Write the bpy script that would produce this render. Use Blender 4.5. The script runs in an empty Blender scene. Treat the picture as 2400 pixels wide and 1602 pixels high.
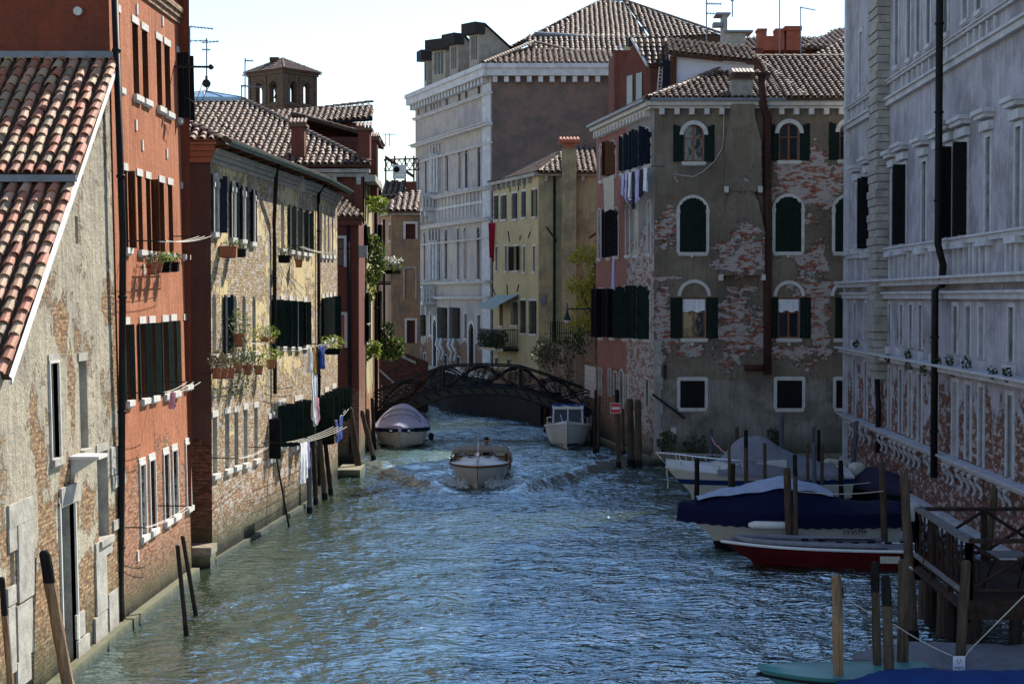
import bpy, math, random
from mathutils import Vector, Matrix, noise
random.seed(7)
R = math.radians
scene = bpy.context.scene
COL = scene.collection
# ---------------------------------------------------------------- camera, sky, sun, exposure
F, CX, CY, HZ, EYE = 4000.0, 1200.0, 801.0, 697.0, 7.0
PITCH = math.atan((CY - HZ) / F)
cam = bpy.data.cameras.new('camera'); camo = bpy.data.objects.new('camera', cam); COL.objects.link(camo)
cam.sensor_width = 36; cam.lens = F / 2400 * 36; cam.clip_end = 2000
camo.location = (0, 0, EYE); camo.rotation_euler = (R(90) - PITCH, 0, 0)
scene.camera = camo
SUN = Vector((.40, .63, .665)).normalized()
world = bpy.data.worlds.new('World'); scene.world = world; world.use_nodes = True
wn = world.node_tree
sky = wn.nodes.new('ShaderNodeTexSky'); sky.sky_type = 'NISHITA'; sky.sun_disc = False
sky.sun_elevation = math.asin(SUN.z); sky.sun_rotation = math.atan2(SUN.x, SUN.y)
sky.air_density = 1.1; sky.dust_density = 0.35; sky.ozone_density = 2.5
bg = wn.nodes['Background']; bg.inputs['Strength'].default_value = .105
wn.links.new(sky.outputs[0], bg.inputs[0])
sl = bpy.data.lights.new('sun', 'SUN'); sl.energy = 4.7; sl.angle = R(.5); sl.color = (1, .93, .82)
so = bpy.data.objects.new('sun', sl); COL.objects.link(so)
so.rotation_euler = SUN.to_track_quat('Z', 'Y').to_euler()
vs = scene.view_settings
vs.view_transform = 'Standard'; vs.look = 'None'; vs.gamma = 1; vs.use_curve_mapping = False
vs.exposure = 1.05
# ---------------------------------------------------------------- photo geometry
FW = Vector((0, math.cos(PITCH), -math.sin(PITCH))); UP = Vector((0, math.sin(PITCH), math.cos(PITCH)))
EY = Vector((0, 0, EYE)); ZZ = Vector((0, 0, 1))
def ray(x, y): return Vector((1, 0, 0)) * (x - CX) + FW * F + UP * (CY - y)
def at(x, y, Y):
    r = ray(x, y); return EY + r * (Y / r.y)
def gnd(x, y, z=0.0):
    r = ray(x, y); return EY + r * ((z - EYE) / r.z)
def rg(ox, oy, s): return lambda x, y: (ox + x / s, oy + y / s)
Z1 = rg(0, 0, 2.8); Z2 = rg(0, 500, 2.8); Z3 = rg(0, 1040, 2.79); Z4 = rg(420, 100, 2.8); Z5 = rg(420, 600, 2.8); Z6 = rg(380, 900, 3.137)
C1 = rg(900, 0, 2.8); C2 = rg(840, 420, 2.8); C3 = rg(820, 800, 3.915); C4 = rg(1360, 0, 2.8); C5 = rg(1360, 500, 2.614)
C6 = rg(1920, 0, 2.8); C7 = rg(1920, 500, 2.6125); M1 = rg(1500, 960, 3.559); M2 = rg(1740, 1100, 3.124)
SRC = lambda x, y: (x, y)
# ---------------------------------------------------------------- objects
WM = {}
def tag(o, label, cat=None, group=None, kind=None):
    if label: o['label'] = label
    if cat: o['category'] = cat
    if group: o['group'] = group
    if kind: o['kind'] = kind
    return o
def empty(name, loc, label, cat, group=None, rz=0.0):
    o = bpy.data.objects.new(name, None); COL.objects.link(o)
    o.empty_display_size = .3
    M = Matrix.Translation(Vector(loc)) @ Matrix.Rotation(rz, 4, 'Z')
    o.matrix_world = M; WM[o] = M
    return tag(o, label, cat, group)
class MB:
    def __init__(s): s.v = []; s.f = []; s.m = []; s.r = []
    def face(s, pts, m=0, r=0.0):
        n = len(s.v); s.v.extend([tuple(p) for p in pts]); s.f.append(tuple(range(n, n + len(pts)))); s.m.append(m); s.r.append(r)
    def add(s, vs, fs, m=0, r=0.0):
        n = len(s.v); s.v.extend([tuple(p) for p in vs])
        for f in fs: s.f.append(tuple(i + n for i in f)); s.m.append(m); s.r.append(r)
    def box(s, x0, x1, y0, y1, z0, z1, m=0, M=None, r=0.0):
        vs = [Vector((x, y, z)) for z in (z0, z1) for y in (y0, y1) for x in (x0, x1)]
        if M is not None: vs = [M @ v for v in vs]
        s.add(vs, [(0, 2, 3, 1), (4, 5, 7, 6), (0, 1, 5, 4), (2, 6, 7, 3), (0, 4, 6, 2), (1, 3, 7, 5)], m, r)
    def tube(s, pts, rad, n=6, m=0, cap=True):
        pts = [Vector(p) for p in pts]; rr = rad if isinstance(rad, (list, tuple)) else [rad] * len(pts)
        vs = []; fs = []
        for i, p in enumerate(pts):
            d = (pts[min(i + 1, len(pts) - 1)] - pts[max(i - 1, 0)])
            if d.length < 1e-9: d = Vector((0, 0, 1))
            d.normalize(); a = d.cross(Vector((0, 0, 1)) if abs(d.z) < .95 else Vector((1, 0, 0))).normalized(); b = d.cross(a)
            for k in range(n):
                t = 2 * math.pi * k / n; vs.append(p + (a * math.cos(t) + b * math.sin(t)) * rr[i])
        for i in range(len(pts) - 1):
            for k in range(n):
                fs.append((i * n + k, i * n + (k + 1) % n, (i + 1) * n + (k + 1) % n, (i + 1) * n + k))
        if cap: fs.append(tuple(range(n))[::-1]); fs.append(tuple(range((len(pts) - 1) * n, len(pts) * n)))
        s.add(vs, fs, m)
    def grid(s, rows, m=0, close=False, r=0.0):
        nr = len(rows); nc = len(rows[0]); vs = [p for row in rows for p in row]; fs = []
        for i in range(nr - 1):
            for j in range(nc - (0 if close else 1)):
                k = (j + 1) % nc; fs.append((i * nc + j, i * nc + k, (i + 1) * nc + k, (i + 1) * nc + j))
        s.add(vs, fs, m, r)
    def sphere(s, c, r, nu=10, nv=7, m=0):
        rx, ry, rz = r if isinstance(r, (tuple, list)) else (r, r, r)
        rows = []
        for i in range(nv + 1):
            ph = math.pi * i / nv
            rows.append([(c[0] + rx * math.sin(ph) * math.cos(2 * math.pi * j / nu), c[1] + ry * math.sin(ph) * math.sin(2 * math.pi * j / nu), c[2] + rz * math.cos(ph)) for j in range(nu)])
        s.grid(rows, m, True)
    def leaves(s, c, rad, n, size, m=0, seed=0, drop=0.0):
        rnd = random.Random(seed)
        for _ in range(n):
            while True:
                p = Vector((rnd.uniform(-1, 1), rnd.uniform(-1, 1), rnd.uniform(-1, 1)))
                if p.length < 1: break
            p = p.normalized() * (p.length ** .55)
            q = Vector((c[0] + p.x * rad[0], c[1] + p.y * rad[1], c[2] + p.z * rad[2] - drop * rnd.random() ** 2))
            a = Vector((rnd.gauss(0, 1), rnd.gauss(0, 1), rnd.gauss(0, 1))).normalized(); b = a.cross(Vector((rnd.gauss(0, 1), rnd.gauss(0, 1), rnd.gauss(0, 1)))).normalized()
            k = size * rnd.uniform(.6, 1.4)
            s.face([q - a * k, q + b * k * .45, q + a * k, q - b * k * .45], m, rnd.random())
    def build(s, name, mats, parent=None, M=None, smooth=False, local=None):
        me = bpy.data.meshes.new(name); me.from_pydata([tuple(v) for v in s.v], [], s.f)
        mats = mats if isinstance(mats, (list, tuple)) else [mats]
        for m in mats: me.materials.append(m)
        me.polygons.foreach_set('material_index', s.m)
        at_ = me.attributes.new('rnd', 'FLOAT', 'FACE'); at_.data.foreach_set('value', s.r)
        if smooth: me.polygons.foreach_set('use_smooth', [True] * len(me.polygons))
        me.validate(); me.update()
        o = bpy.data.objects.new(name, me); COL.objects.link(o)
        M = M if M is not None else Matrix.Identity(4)
        if parent is not None:
            if local is not None: M = WM[parent] @ local
            o.parent = parent; o.matrix_parent_inverse = WM[parent].inverted() @ M
        else: o.matrix_world = M
        WM[o] = M
        return o
def part(name, mb, mat, parent, M=None, smooth=False, label=None):
    o = mb.build(name, mat, parent, M if M is not None else WM[parent], smooth)
    if label: o['label'] = label
    return o
# ---------------------------------------------------------------- node helpers
class NB:
    def __init__(s, name):
        s.mat = bpy.data.materials.new(name); s.mat.use_nodes = True; s.t = s.mat.node_tree
        s.b = s.t.nodes['Principled BSDF']; s.out = s.t.nodes['Material Output']
    def n(s, typ, **kw):
        nd = s.t.nodes.new(typ)
        for k, v in kw.items(): setattr(nd, k, v)
        return nd
    def set(s, sock, v):
        if isinstance(v, bpy.types.NodeSocket): s.t.links.new(v, sock)
        elif isinstance(v, (tuple, list)): sock.default_value = (*v, 1) if len(v) == 3 and len(sock.default_value) == 4 else v
        else: sock.default_value = v
    def m(s, op, a, b=0.0, c=None, clamp=False):
        nd = s.n('ShaderNodeMath', operation=op, use_clamp=clamp); s.set(nd.inputs[0], a); s.set(nd.inputs[1], b)
        if c is not None: s.set(nd.inputs[2], c)
        return nd.outputs[0]
    def mix(s, f, a, b, mode='MIX'):
        nd = s.n('ShaderNodeMix', data_type='RGBA', blend_type=mode); s.set(nd.inputs[0], f); s.set(nd.inputs[6], a); s.set(nd.inputs[7], b); return nd.outputs[2]
    def noise(s, vec, scale, detail=4, rough=.55, dist=0.0):
        nd = s.n('ShaderNodeTexNoise'); s.set(nd.inputs['Vector'], vec); nd.inputs['Scale'].default_value = scale; nd.inputs['Detail'].default_value = detail
        nd.inputs['Roughness'].default_value = rough; nd.inputs['Distortion'].default_value = dist; return nd.outputs[0]
    def coord(s, k='Object'): return s.n('ShaderNodeTexCoord').outputs[k]
    def sep(s, v):
        nd = s.n('ShaderNodeSeparateXYZ'); s.set(nd.inputs[0], v); return nd.outputs
    def comb(s, x, y, z):
        nd = s.n('ShaderNodeCombineXYZ'); s.set(nd.inputs[0], x); s.set(nd.inputs[1], y); s.set(nd.inputs[2], z); return nd.outputs[0]
    def scale(s, v, k):
        nd = s.n('ShaderNodeVectorMath', operation='MULTIPLY'); s.set(nd.inputs[0], v); nd.inputs[1].default_value = k; return nd.outputs[0]
    def ramp(s, f, stops):
        nd = s.n('ShaderNodeValToRGB'); e = nd.color_ramp.elements
        while len(e) < len(stops): e.new(.5)
        for i, (p, c) in enumerate(stops):
            e[i].position = p; e[i].color = (*c, 1) if not isinstance(c, (int, float)) else (c, c, c, 1)
        s.set(nd.inputs[0], f); return nd.outputs[0]
    def rng(s, v, a, b, c=0.0, d=1.0):
        nd = s.n('ShaderNodeMapRange'); s.set(nd.inputs[0], v)
        for i, k in enumerate((a, b, c, d)): nd.inputs[i + 1].default_value = k
        return nd.outputs[0]
    def bump(s, h, dist=.02, strength=1.0, normal=None):
        nd = s.n('ShaderNodeBump'); s.set(nd.inputs['Height'], h); nd.inputs['Distance'].default_value = dist; nd.inputs['Strength'].default_value = strength
        if normal is not None: s.set(nd.inputs['Normal'], normal)
        return nd.outputs[0]
    def attr(s, name):
        nd = s.n('ShaderNodeAttribute', attribute_name=name); return nd.outputs['Fac']
    def fin(s, color=None, rough=None, normal=None, **kw):
        if color is not None: s.set(s.b.inputs['Base Color'], color)
        if rough is not None: s.set(s.b.inputs['Roughness'], rough)
        if normal is not None: s.set(s.b.inputs['Normal'], normal)
        for k, v in kw.items(): s.set(s.b.inputs[k.replace('_', ' ')], v)
        return s.mat
def dk(c, k): return tuple(min(1, x * k) for x in c)
def simple(name, c, rough=.7, var=.25, scale=6, bump=.004, stretch=(1, 1, 1), metal=0.0):
    b = NB(name); v = b.scale(b.coord(), stretch)
    n1 = b.noise(v, scale, 6, .6); n2 = b.noise(v, scale * 5, 4, .6)
    col = b.mix(b.rng(n1, .3, .7), dk(c, 1 - var), dk(c, 1 + var)); col = b.mix(b.rng(n2, .35, .65, 0, .35), col, dk(c, 1 - 1.4 * var) if var < .7 else dk(c, .1))
    return b.fin(col, rough, b.bump(n2, bump) if bump else None, Metallic=metal, Specular_IOR_Level=.5 if max(c) > .2 or name == 'varnished_wood' else (.3 if name == 'black_iron' else .08))
def facade(name, pl1, pl2, br1=(.36, .13, .06), br2=(.42, .25, .13), mortar=(.42, .36, .28), bh=-5.0, bn=4.0, amt=0.0, patches=(), streak=.35, algae=True, relief=1.0, white=0.0, brlow=None, zlow=4.0, pn=3.4, low=None, stain=(.09, .08, .07), stainamt=.4, pscale=1.0):
    b = NB(name); X, Y, Zc = b.sep(b.coord())
    u = b.m('ADD', X, Y); P = b.comb(u, Zc, 0.0)
    bt = b.n('ShaderNodeTexBrick'); b.set(bt.inputs['Vector'], P)
    wob = b.noise(P, 3, 3)
    P2 = b.comb(b.m('ADD', u, b.m('MULTIPLY', wob, .02)), b.m('ADD', Zc, b.m('MULTIPLY', b.noise(P, 1.2, 3), .06)), 0.0)
    b.set(bt.inputs['Vector'], P2)
    for k, v in (('Scale', 1.0), ('Mortar Size', .011), ('Mortar Smooth', .25), ('Bias', 0.0), ('Brick Width', .25), ('Row Height', .078)): bt.inputs[k].default_value = v
    b.set(bt.inputs['Color1'], br1); b.set(bt.inputs['Color2'], br2); b.set(bt.inputs['Mortar'], mortar)
    bt2 = b.n('ShaderNodeTexBrick'); b.set(bt2.inputs['Vector'], P2)
    for k, v in (('Scale', 1.0), ('Mortar Size', .0), ('Mortar Smooth', .0), ('Bias', 0.0), ('Brick Width', .25), ('Row Height', .078)): bt2.inputs[k].default_value = v
    b.set(bt2.inputs['Color1'], (0, 0, 0)); b.set(bt2.inputs['Color2'], (1, 1, 1)); rb = b.sep(bt2.outputs['Color'])[0]
    n0 = b.noise(P, .45 * pscale, 3, .5); n1 = b.noise(P, 1.1 * pscale, 10, .68, .3); n2 = b.noise(P, 14, 6, .65); n3 = b.noise(b.scale(P, (7, .5, 1)), 1.0, 6, .62)
    nb = b.noise(P, 2.6, 8, .7); bcol = b.mix(b.rng(rb, .7, .9, 0, .75), bt.outputs['Color'], dk(br1, .5)); bcol = b.mix(b.rng(rb, .3, .1, 0, .5), bcol, dk(br2, 1.25))
    if brlow: bcol = b.mix(b.rng(b.m('ADD', Zc, b.m('MULTIPLY', n0, 4.0)), zlow + 3.5, zlow + .5), bcol, b.mix(b.rng(nb, .4, .6), brlow, dk(brlow, .6)))
    bc = b.mix(b.rng(b.noise(b.scale(P2, (3.9, 12.7, 1)), 1.0, 0), .38, .62, 0, .85), bcol, dk(br1, .38)); bc = b.mix(b.rng(b.noise(b.scale(P2, (4.1, 12.9, 7)), 1.3, 0), .52, .66, 0, .7), bc, dk(br2, 1.35)); bc = b.mix(b.m('MULTIPLY', bt.outputs['Fac'], b.rng(nb, .35, .6)), bc, dk(mortar, .35))
    bc = b.mix(b.rng(nb, .5, .66, 0, .45), bc, dk(mortar, .9)); bc = b.mix(b.rng(n2, .42, .66, 0, .6), bc, dk(br1, .4))
    if white > 0: bc = b.mix(b.rng(b.m('ADD', b.m('MULTIPLY', b.noise(b.scale(P, (1.0, 2.0, 1)), 1.6, 8, .75), 1.0), b.m('MULTIPLY', rb, .16)), .66 - white * .2, .70 - white * .2, 0, .85), bc, (.47, .43, .40))
    pc = b.mix(b.rng(n1, .4, .6), pl1, pl2)
    if low: pc = b.mix(b.rng(b.m('ADD', Zc, b.m('MULTIPLY', b.m('SUBTRACT', n1, .5), .5)), low[0] + .05, low[0] - .05), pc, b.mix(b.rng(n1, .4, .6), low[1], dk(low[1], .75)))
    pc = b.mix(b.rng(n3, .45, .62, 0, streak), pc, stain); pc = b.mix(b.rng(b.m('ADD', b.m('MULTIPLY', n0, .6), b.m('MULTIPLY', n1, .4)), .47, .60, 0, stainamt), pc, stain); pc = b.mix(b.rng(b.noise(b.scale(P, (11, .9, 1)), 1.0, 5, .6), .5, .68, 0, streak * .6), pc, dk(pl1, 1.3))
    pc = b.mix(b.rng(n2, .45, .68, 0, .4), pc, dk(pl2, .5))
    msk = b.m('ADD', b.m('SUBTRACT', bh, Zc), b.m('MULTIPLY', b.m('SUBTRACT', n1, .5), bn * 3.2))
    msk = b.m('ADD', msk, b.m('MULTIPLY', b.m('SUBTRACT', n0, .5), bn * 1.6))
    if amt > 0:
        r_ = b.m('MULTIPLY', b.m('SUBTRACT', b.m('ADD', b.m('MULTIPLY', nb, .6), b.m('MULTIPLY', n0, .6)), .92 - amt), 6.0)
        msk = b.m('MAXIMUM', msk, r_)
    for (pu, pz, ru, rz) in patches:
        a = b.m('POWER', b.m('ABSOLUTE', b.m('DIVIDE', b.m('SUBTRACT', X, pu), ru)), 1.5); c = b.m('POWER', b.m('ABSOLUTE', b.m('DIVIDE', b.m('SUBTRACT', Zc, pz), rz)), 1.5)
        e = b.m('ADD', b.m('MULTIPLY', b.m('SUBTRACT', 1.25, b.m('ADD', a, c)), .6), b.m('ADD', b.m('MULTIPLY', b.m('SUBTRACT', n1, .5), pn), b.m('ADD', b.m('MULTIPLY', b.m('SUBTRACT', nb, .5), pn * .5), b.m('MULTIPLY', b.m('SUBTRACT', rb, .5), .12))))
        msk = b.m('MAXIMUM', msk, e)
    mk = b.rng(msk, -.03, .05)
    col = b.mix(mk, pc, bc)
    edge = b.m('MULTIPLY', b.rng(msk, -.12, 0.0), b.rng(msk, .3, 0.0)); col = b.mix(b.m('MULTIPLY', edge, .35), col, dk(pl1, .45))
    if algae:
        zz = b.m('ADD', Zc, b.m('MULTIPLY', b.m('SUBTRACT', n1, .5), .9))
        col = b.mix(b.rng(zz, 1.4, .5, 0, .85), col, (.055, .062, .03)); col = b.mix(b.rng(zz, .5, .25, 0, .95), col, (.012, .014, .01))
    hb = b.m('MULTIPLY', bt.outputs['Fac'], -.35)
    hh = b.m('ADD', b.m('MULTIPLY', b.m('SUBTRACT', 1.0, mk), 1.3), b.m('ADD', b.m('MULTIPLY', mk, hb), b.m('MULTIPLY', n2, .35)))
    hh = b.m('ADD', hh, b.m('MULTIPLY', b.noise(P, 5, 6, .7), .9))
    return b.fin(col, .93, b.bump(hh, .03 * relief), Specular_IOR_Level=.2)
# ---------------------------------------------------------------- materials
MT = {}
MT['stone'] = simple('white_stone', (.55, .53, .49), .8, .2, 3, .006)
MT['stone_dirty'] = simple('weathered_stone', (.34, .32, .28), .85, .35, 2.2, .02)
def wetstone():
    b = NB('tide_stained_stone'); X, Y, Z = b.sep(b.coord()); P = b.comb(b.m('ADD', X, Y), Z, 0.0); n = b.noise(P, 2.5, 8, .7); n2 = b.noise(P, 12, 5, .6)
    c = b.mix(b.rng(n, .4, .6), (.27, .225, .15), (.16, .14, .095)); c = b.mix(b.rng(n2, .5, .65, 0, .7), c, (.10, .085, .06))
    zz = b.m('ADD', Z, b.m('MULTIPLY', b.m('SUBTRACT', n, .5), .5)); c = b.mix(b.rng(zz, .36, .16), c, (.05, .065, .018)); c = b.mix(b.rng(zz, .16, .04), c, (.010, .012, .009))
    return b.fin(c, .75, b.bump(b.m('ADD', n, b.m('MULTIPLY', n2, .5)), .06))
MT['stone_wet'] = wetstone()
MT['stone_blue'] = simple('shaded_istrian_stone', (.50, .50, .52), .8, .25, 2.0, .008)
MT['green'] = simple('green_shutter_paint', (.008, .018, .014), .55, .4, 5, .002)
MT['navy'] = simple('navy_shutter_paint', (.012, .02, .035), .5, .4, 5, .002)
MT['blackish'] = simple('black_shutter_paint', (.010, .010, .012), .55, .4, 5, .002)
MT['brownwood'] = simple('brown_wood', (.10, .04, .02), .6, .4, 4, .004, (6, 6, .6))
MT['redwood'] = simple('varnished_wood', (.20, .065, .025), .45, .3, 4, .002, (6, 6, .6))
MT['iron'] = simple('black_iron', (.012, .013, .014), .38, .3, 9, .002)
MT['ironpipe'] = simple('downpipe_paint', (.018, .016, .016), .5, .3, 5, .002)
MT['pipe_brown'] = simple('brown_pipe', (.06, .028, .022), .55, .3, 3, .002)
MT['lead'] = simple('lead_flashing', (.16, .18, .21), .5, .3, 2, .004)
MT['gutter'] = simple('green_grey_gutter', (.10, .13, .12), .45, .35, 3, .002)
MT['white_paint'] = simple('white_paint', (.72, .71, .68), .5, .12, 3, .001)
MT['rope'] = simple('rope', (.55, .52, .45), .9, .2, 20, .002)
MT['pole'] = simple('weathered_pole_wood', (.10, .072, .052), .85, .5, 2.5, .02, (7, 7, .7))
MT['pole_tan'] = simple('peeling_pole_wood', (.26, .15, .075), .85, .6, 2.0, .02, (6, 6, .6))
MT['pole_dark'] = simple('dark_pole_wood', (.035, .026, .022), .8, .5, 2.5, .015, (7, 7, .7))
MT['pole_grey'] = simple('blue_grey_pole', (.10, .11, .13), .8, .3, 2.5, .01, (7, 7, .7))
MT['pole_cap'] = simple('black_pole_paint', (.013, .012, .012), .7, .3, 3, .005)
MT['decktimber'] = simple('dark_deck_timber', (.045, .028, .022), .8, .45, 3, .01, (2, 2, 2))
MT['deckgrey'] = simple('grey_rail_timber', (.17, .16, .155), .8, .35, 3, .01, (1, 3, 3))
MT['gel_white'] = simple('cream_gelcoat', (.56, .51, .42), .25, .06, 1.2, 0)
MT['gel_grey'] = simple('offwhite_gelcoat', (.55, .55, .53), .3, .1, 1.2, 0)
MT['bluestripe'] = simple('blue_boot_stripe', (.01, .03, .12), .3, .1, 2, 0)
MT['antifoul'] = simple('black_antifouling', (.010, .010, .012), .6, .3, 3, 0)
MT['redhull'] = simple('dark_red_hull', (.075, .005, .005), .35, .25, 2, .001)
MT['tealhull'] = simple('teal_hull', (.07, .22, .21), .4, .12, 2, .001)
MT['teak'] = simple('teak_trim', (.16, .07, .03), .35, .3, 5, .001, (1, 6, 6))
MT['chrome'] = simple('polished_metal', (.75, .75, .76), .12, .05, 2, 0, metal=1.0)
MT['dark'] = simple('dark_interior', (.008, .008, .009), .8, .3, 3, 0)
MT['blackrub'] = simple('black_rubber', (.012, .012, .013), .6, .2, 4, 0)
MT['skin'] = simple('skin', (.36, .17, .11), .6, .12, 9, 0)
MT['hair'] = simple('dark_hair', (.02, .014, .01), .7, .3, 20, 0)
MT['shirt'] = simple('pale_shirt', (.5, .5, .52), .8, .1, 9, 0)
MT['jacket'] = simple('navy_jacket', (.012, .016, .035), .8, .2, 9, 0)
MT['terracotta'] = simple('terracotta', (.33, .11, .05), .8, .2, 6, .002)
MT['ac'] = simple('white_appliance', (.55, .56, .55), .5, .08, 4, 0)
def cloth(name, c, var=.12, rough=.85):
    b = NB(name); v = b.coord(); n = b.noise(v, 5, 4, .6); n2 = b.noise(b.scale(v, (3, 3, .8)), 2.2, 5, .6, .8)
    return b.fin(b.mix(b.rng(n, .3, .7), dk(c, 1 - var), dk(c, 1 + var)), rough, b.bump(n2, .05), Specular_IOR_Level=.15)
for k, c in dict(tarp_navy=(.005, .007, .035), tarp_blue=(.010, .038, .15), tarp_grey=(.22, .22, .25), tarp_lilac=(.36, .37, .50), tarp_pale=(.32, .38, .50), tarp_silver=(.17, .165, .18), white_cloth=(.72, .72, .74), pink_cloth=(.6, .25, .3), blue_cloth=(.03, .06, .25), ochre_cloth=(.45, .26, .06), lilac_cloth=(.45, .42, .62), red_cloth=(.28, .01, .03), beige_cloth=(.48, .43, .34), dark_cloth=(.03, .025, .05), canvas=(.25, .21, .16), awning=(.33, .40, .40)).items():
    MT[k] = cloth(k, c)
def leafmat(name, a, b_):
    b = NB(name); c = b.mix(b.attr('rnd'), a, b_); m = b.fin(c, .55, None, Specular_IOR_Level=.3)
    tr = b.n('ShaderNodeBsdfTranslucent'); b.set(tr.inputs[0], c); mx = b.n('ShaderNodeMixShader'); mx.inputs[0].default_value = .35
    b.t.links.new(b.b.outputs[0], mx.inputs[1]); b.t.links.new(tr.outputs[0], mx.inputs[2]); b.t.links.new(mx.outputs[0], b.out.inputs[0]); return m
MT['leaf'] = leafmat('leaf_green', (.03, .06, .012), (.13, .19, .03))
MT['leaf_bright'] = leafmat('leaf_lime', (.08, .14, .015), (.30, .36, .05))
MT['leaf_dark'] = leafmat('leaf_dark', (.015, .03, .01), (.06, .09, .025))
MT['leaf_brown'] = leafmat('leaf_dry', (.06, .05, .02), (.14, .11, .05))
MT['leaf_gold'] = leafmat('leaf_gold', (.16, .17, .015), (.50, .42, .04))
MT['petal'] = leafmat('petal', (.5, .05, .08), (.7, .5, .5))
MT['petal_white'] = leafmat('petal_white', (.6, .6, .6), (.8, .8, .8))
def tilemat(name, stops, dust=.3, rough=.7):
    b = NB(name); r = b.attr('rnd'); v = b.coord()
    nd = b.n('ShaderNodeValToRGB'); nd.color_ramp.interpolation = 'CONSTANT'; e = nd.color_ramp.elements
    while len(e) < len(stops): e.new(.5)
    for i, c in enumerate(stops): e[i].position = i / len(stops); e[i].color = (*c, 1)
    b.set(nd.inputs[0], r); n = b.noise(v, 5, 6, .65); n2 = b.noise(v, 30, 4, .6)
    c = b.mix(b.rng(n, .4, .7, 0, dust), nd.outputs[0], (.10, .09, .07)); c = b.mix(b.rng(n2, .4, .7, 0, .35), c, dk(stops[0], .4))
    return b.fin(c, rough, b.bump(n2, .006))
MT['tile_near'] = tilemat('terracotta_tiles', [(.42, .15, .085), (.54, .27, .16), (.36, .13, .075), (.48, .33, .20), (.34, .15, .09), (.46, .26, .17), (.24, .18, .12), (.50, .29, .20), (.36, .25, .15), (.40, .16, .10)], .15)
MT['tile_far'] = tilemat('weathered_tiles', [(.14, .07, .045), (.17, .105, .07), (.11, .06, .04), (.21, .15, .105), (.15, .07, .045), (.14, .10, .075), (.10, .065, .048), (.17, .085, .05)], .5, .7)
MT['tile_bed'] = simple('tile_bed', (.08, .05, .035), .9, .4, 5, .01)
def glassmat(name, c=(.02, .025, .03), rough=.06):
    b = NB(name); n = b.noise(b.coord(), 1.5, 2); return b.fin(b.mix(b.rng(n, .3, .7), dk(c, .6), c), rough, b.bump(n, .01), Specular_IOR_Level=.6)
MT['glass'] = glassmat('window_glass'); MT['glass_pale'] = glassmat('pale_glass', (.20, .20, .19), .2)
def clearglass():
    b = NB('clear_glass'); b.fin((.9, .95, .95), .03); b.b.inputs['Transmission Weight'].default_value = 1; b.b.inputs['IOR'].default_value = 1.1
    return b.mat
MT['clear'] = clearglass()
# ---------------------------------------------------------------- facade frames, walls, windows
class Fac:
    """vertical wall plane; A is the left end seen from outside, local x along it, local -y outwards, z up"""
    def __init__(s, A, B, batter=0.0):
        s.A = Vector((A[0], A[1], 0)); s.B = Vector((B[0], B[1], 0)); s.L = (s.B - s.A).length
        t = (s.B - s.A).normalized(); y = ZZ.cross(t)
        k = batter; s.M = Matrix(((t.x, y.x, y.x * k, s.A.x), (t.y, y.y, y.y * k, s.A.y), (0, 0, 1, 0), (0, 0, 0, 1))); s.N = y - ZZ * k; s.I = s.M.inverted(); s.y = y; s.holes = []
    def px(s, x, y, off=0.0):
        r = ray(x, y); den = r.dot(s.N); t = (s.A - s.y * off - EY).dot(s.N) / den; p = s.I @ (EY + r * t); return p.x, p.z
    def rect(s, T, x0, y0, x1, y1):
        a, b = T(x0, y0), T(x1, y1); xm, ym = (a[0] + b[0]) / 2, (a[1] + b[1]) / 2
        u0 = s.px(a[0], ym)[0]; u1 = s.px(b[0], ym)[0]; z1 = s.px(xm, a[1])[1]; z0 = s.px(xm, b[1])[1]
        return min(u0, u1), max(u0, u1), z0, z1
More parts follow.
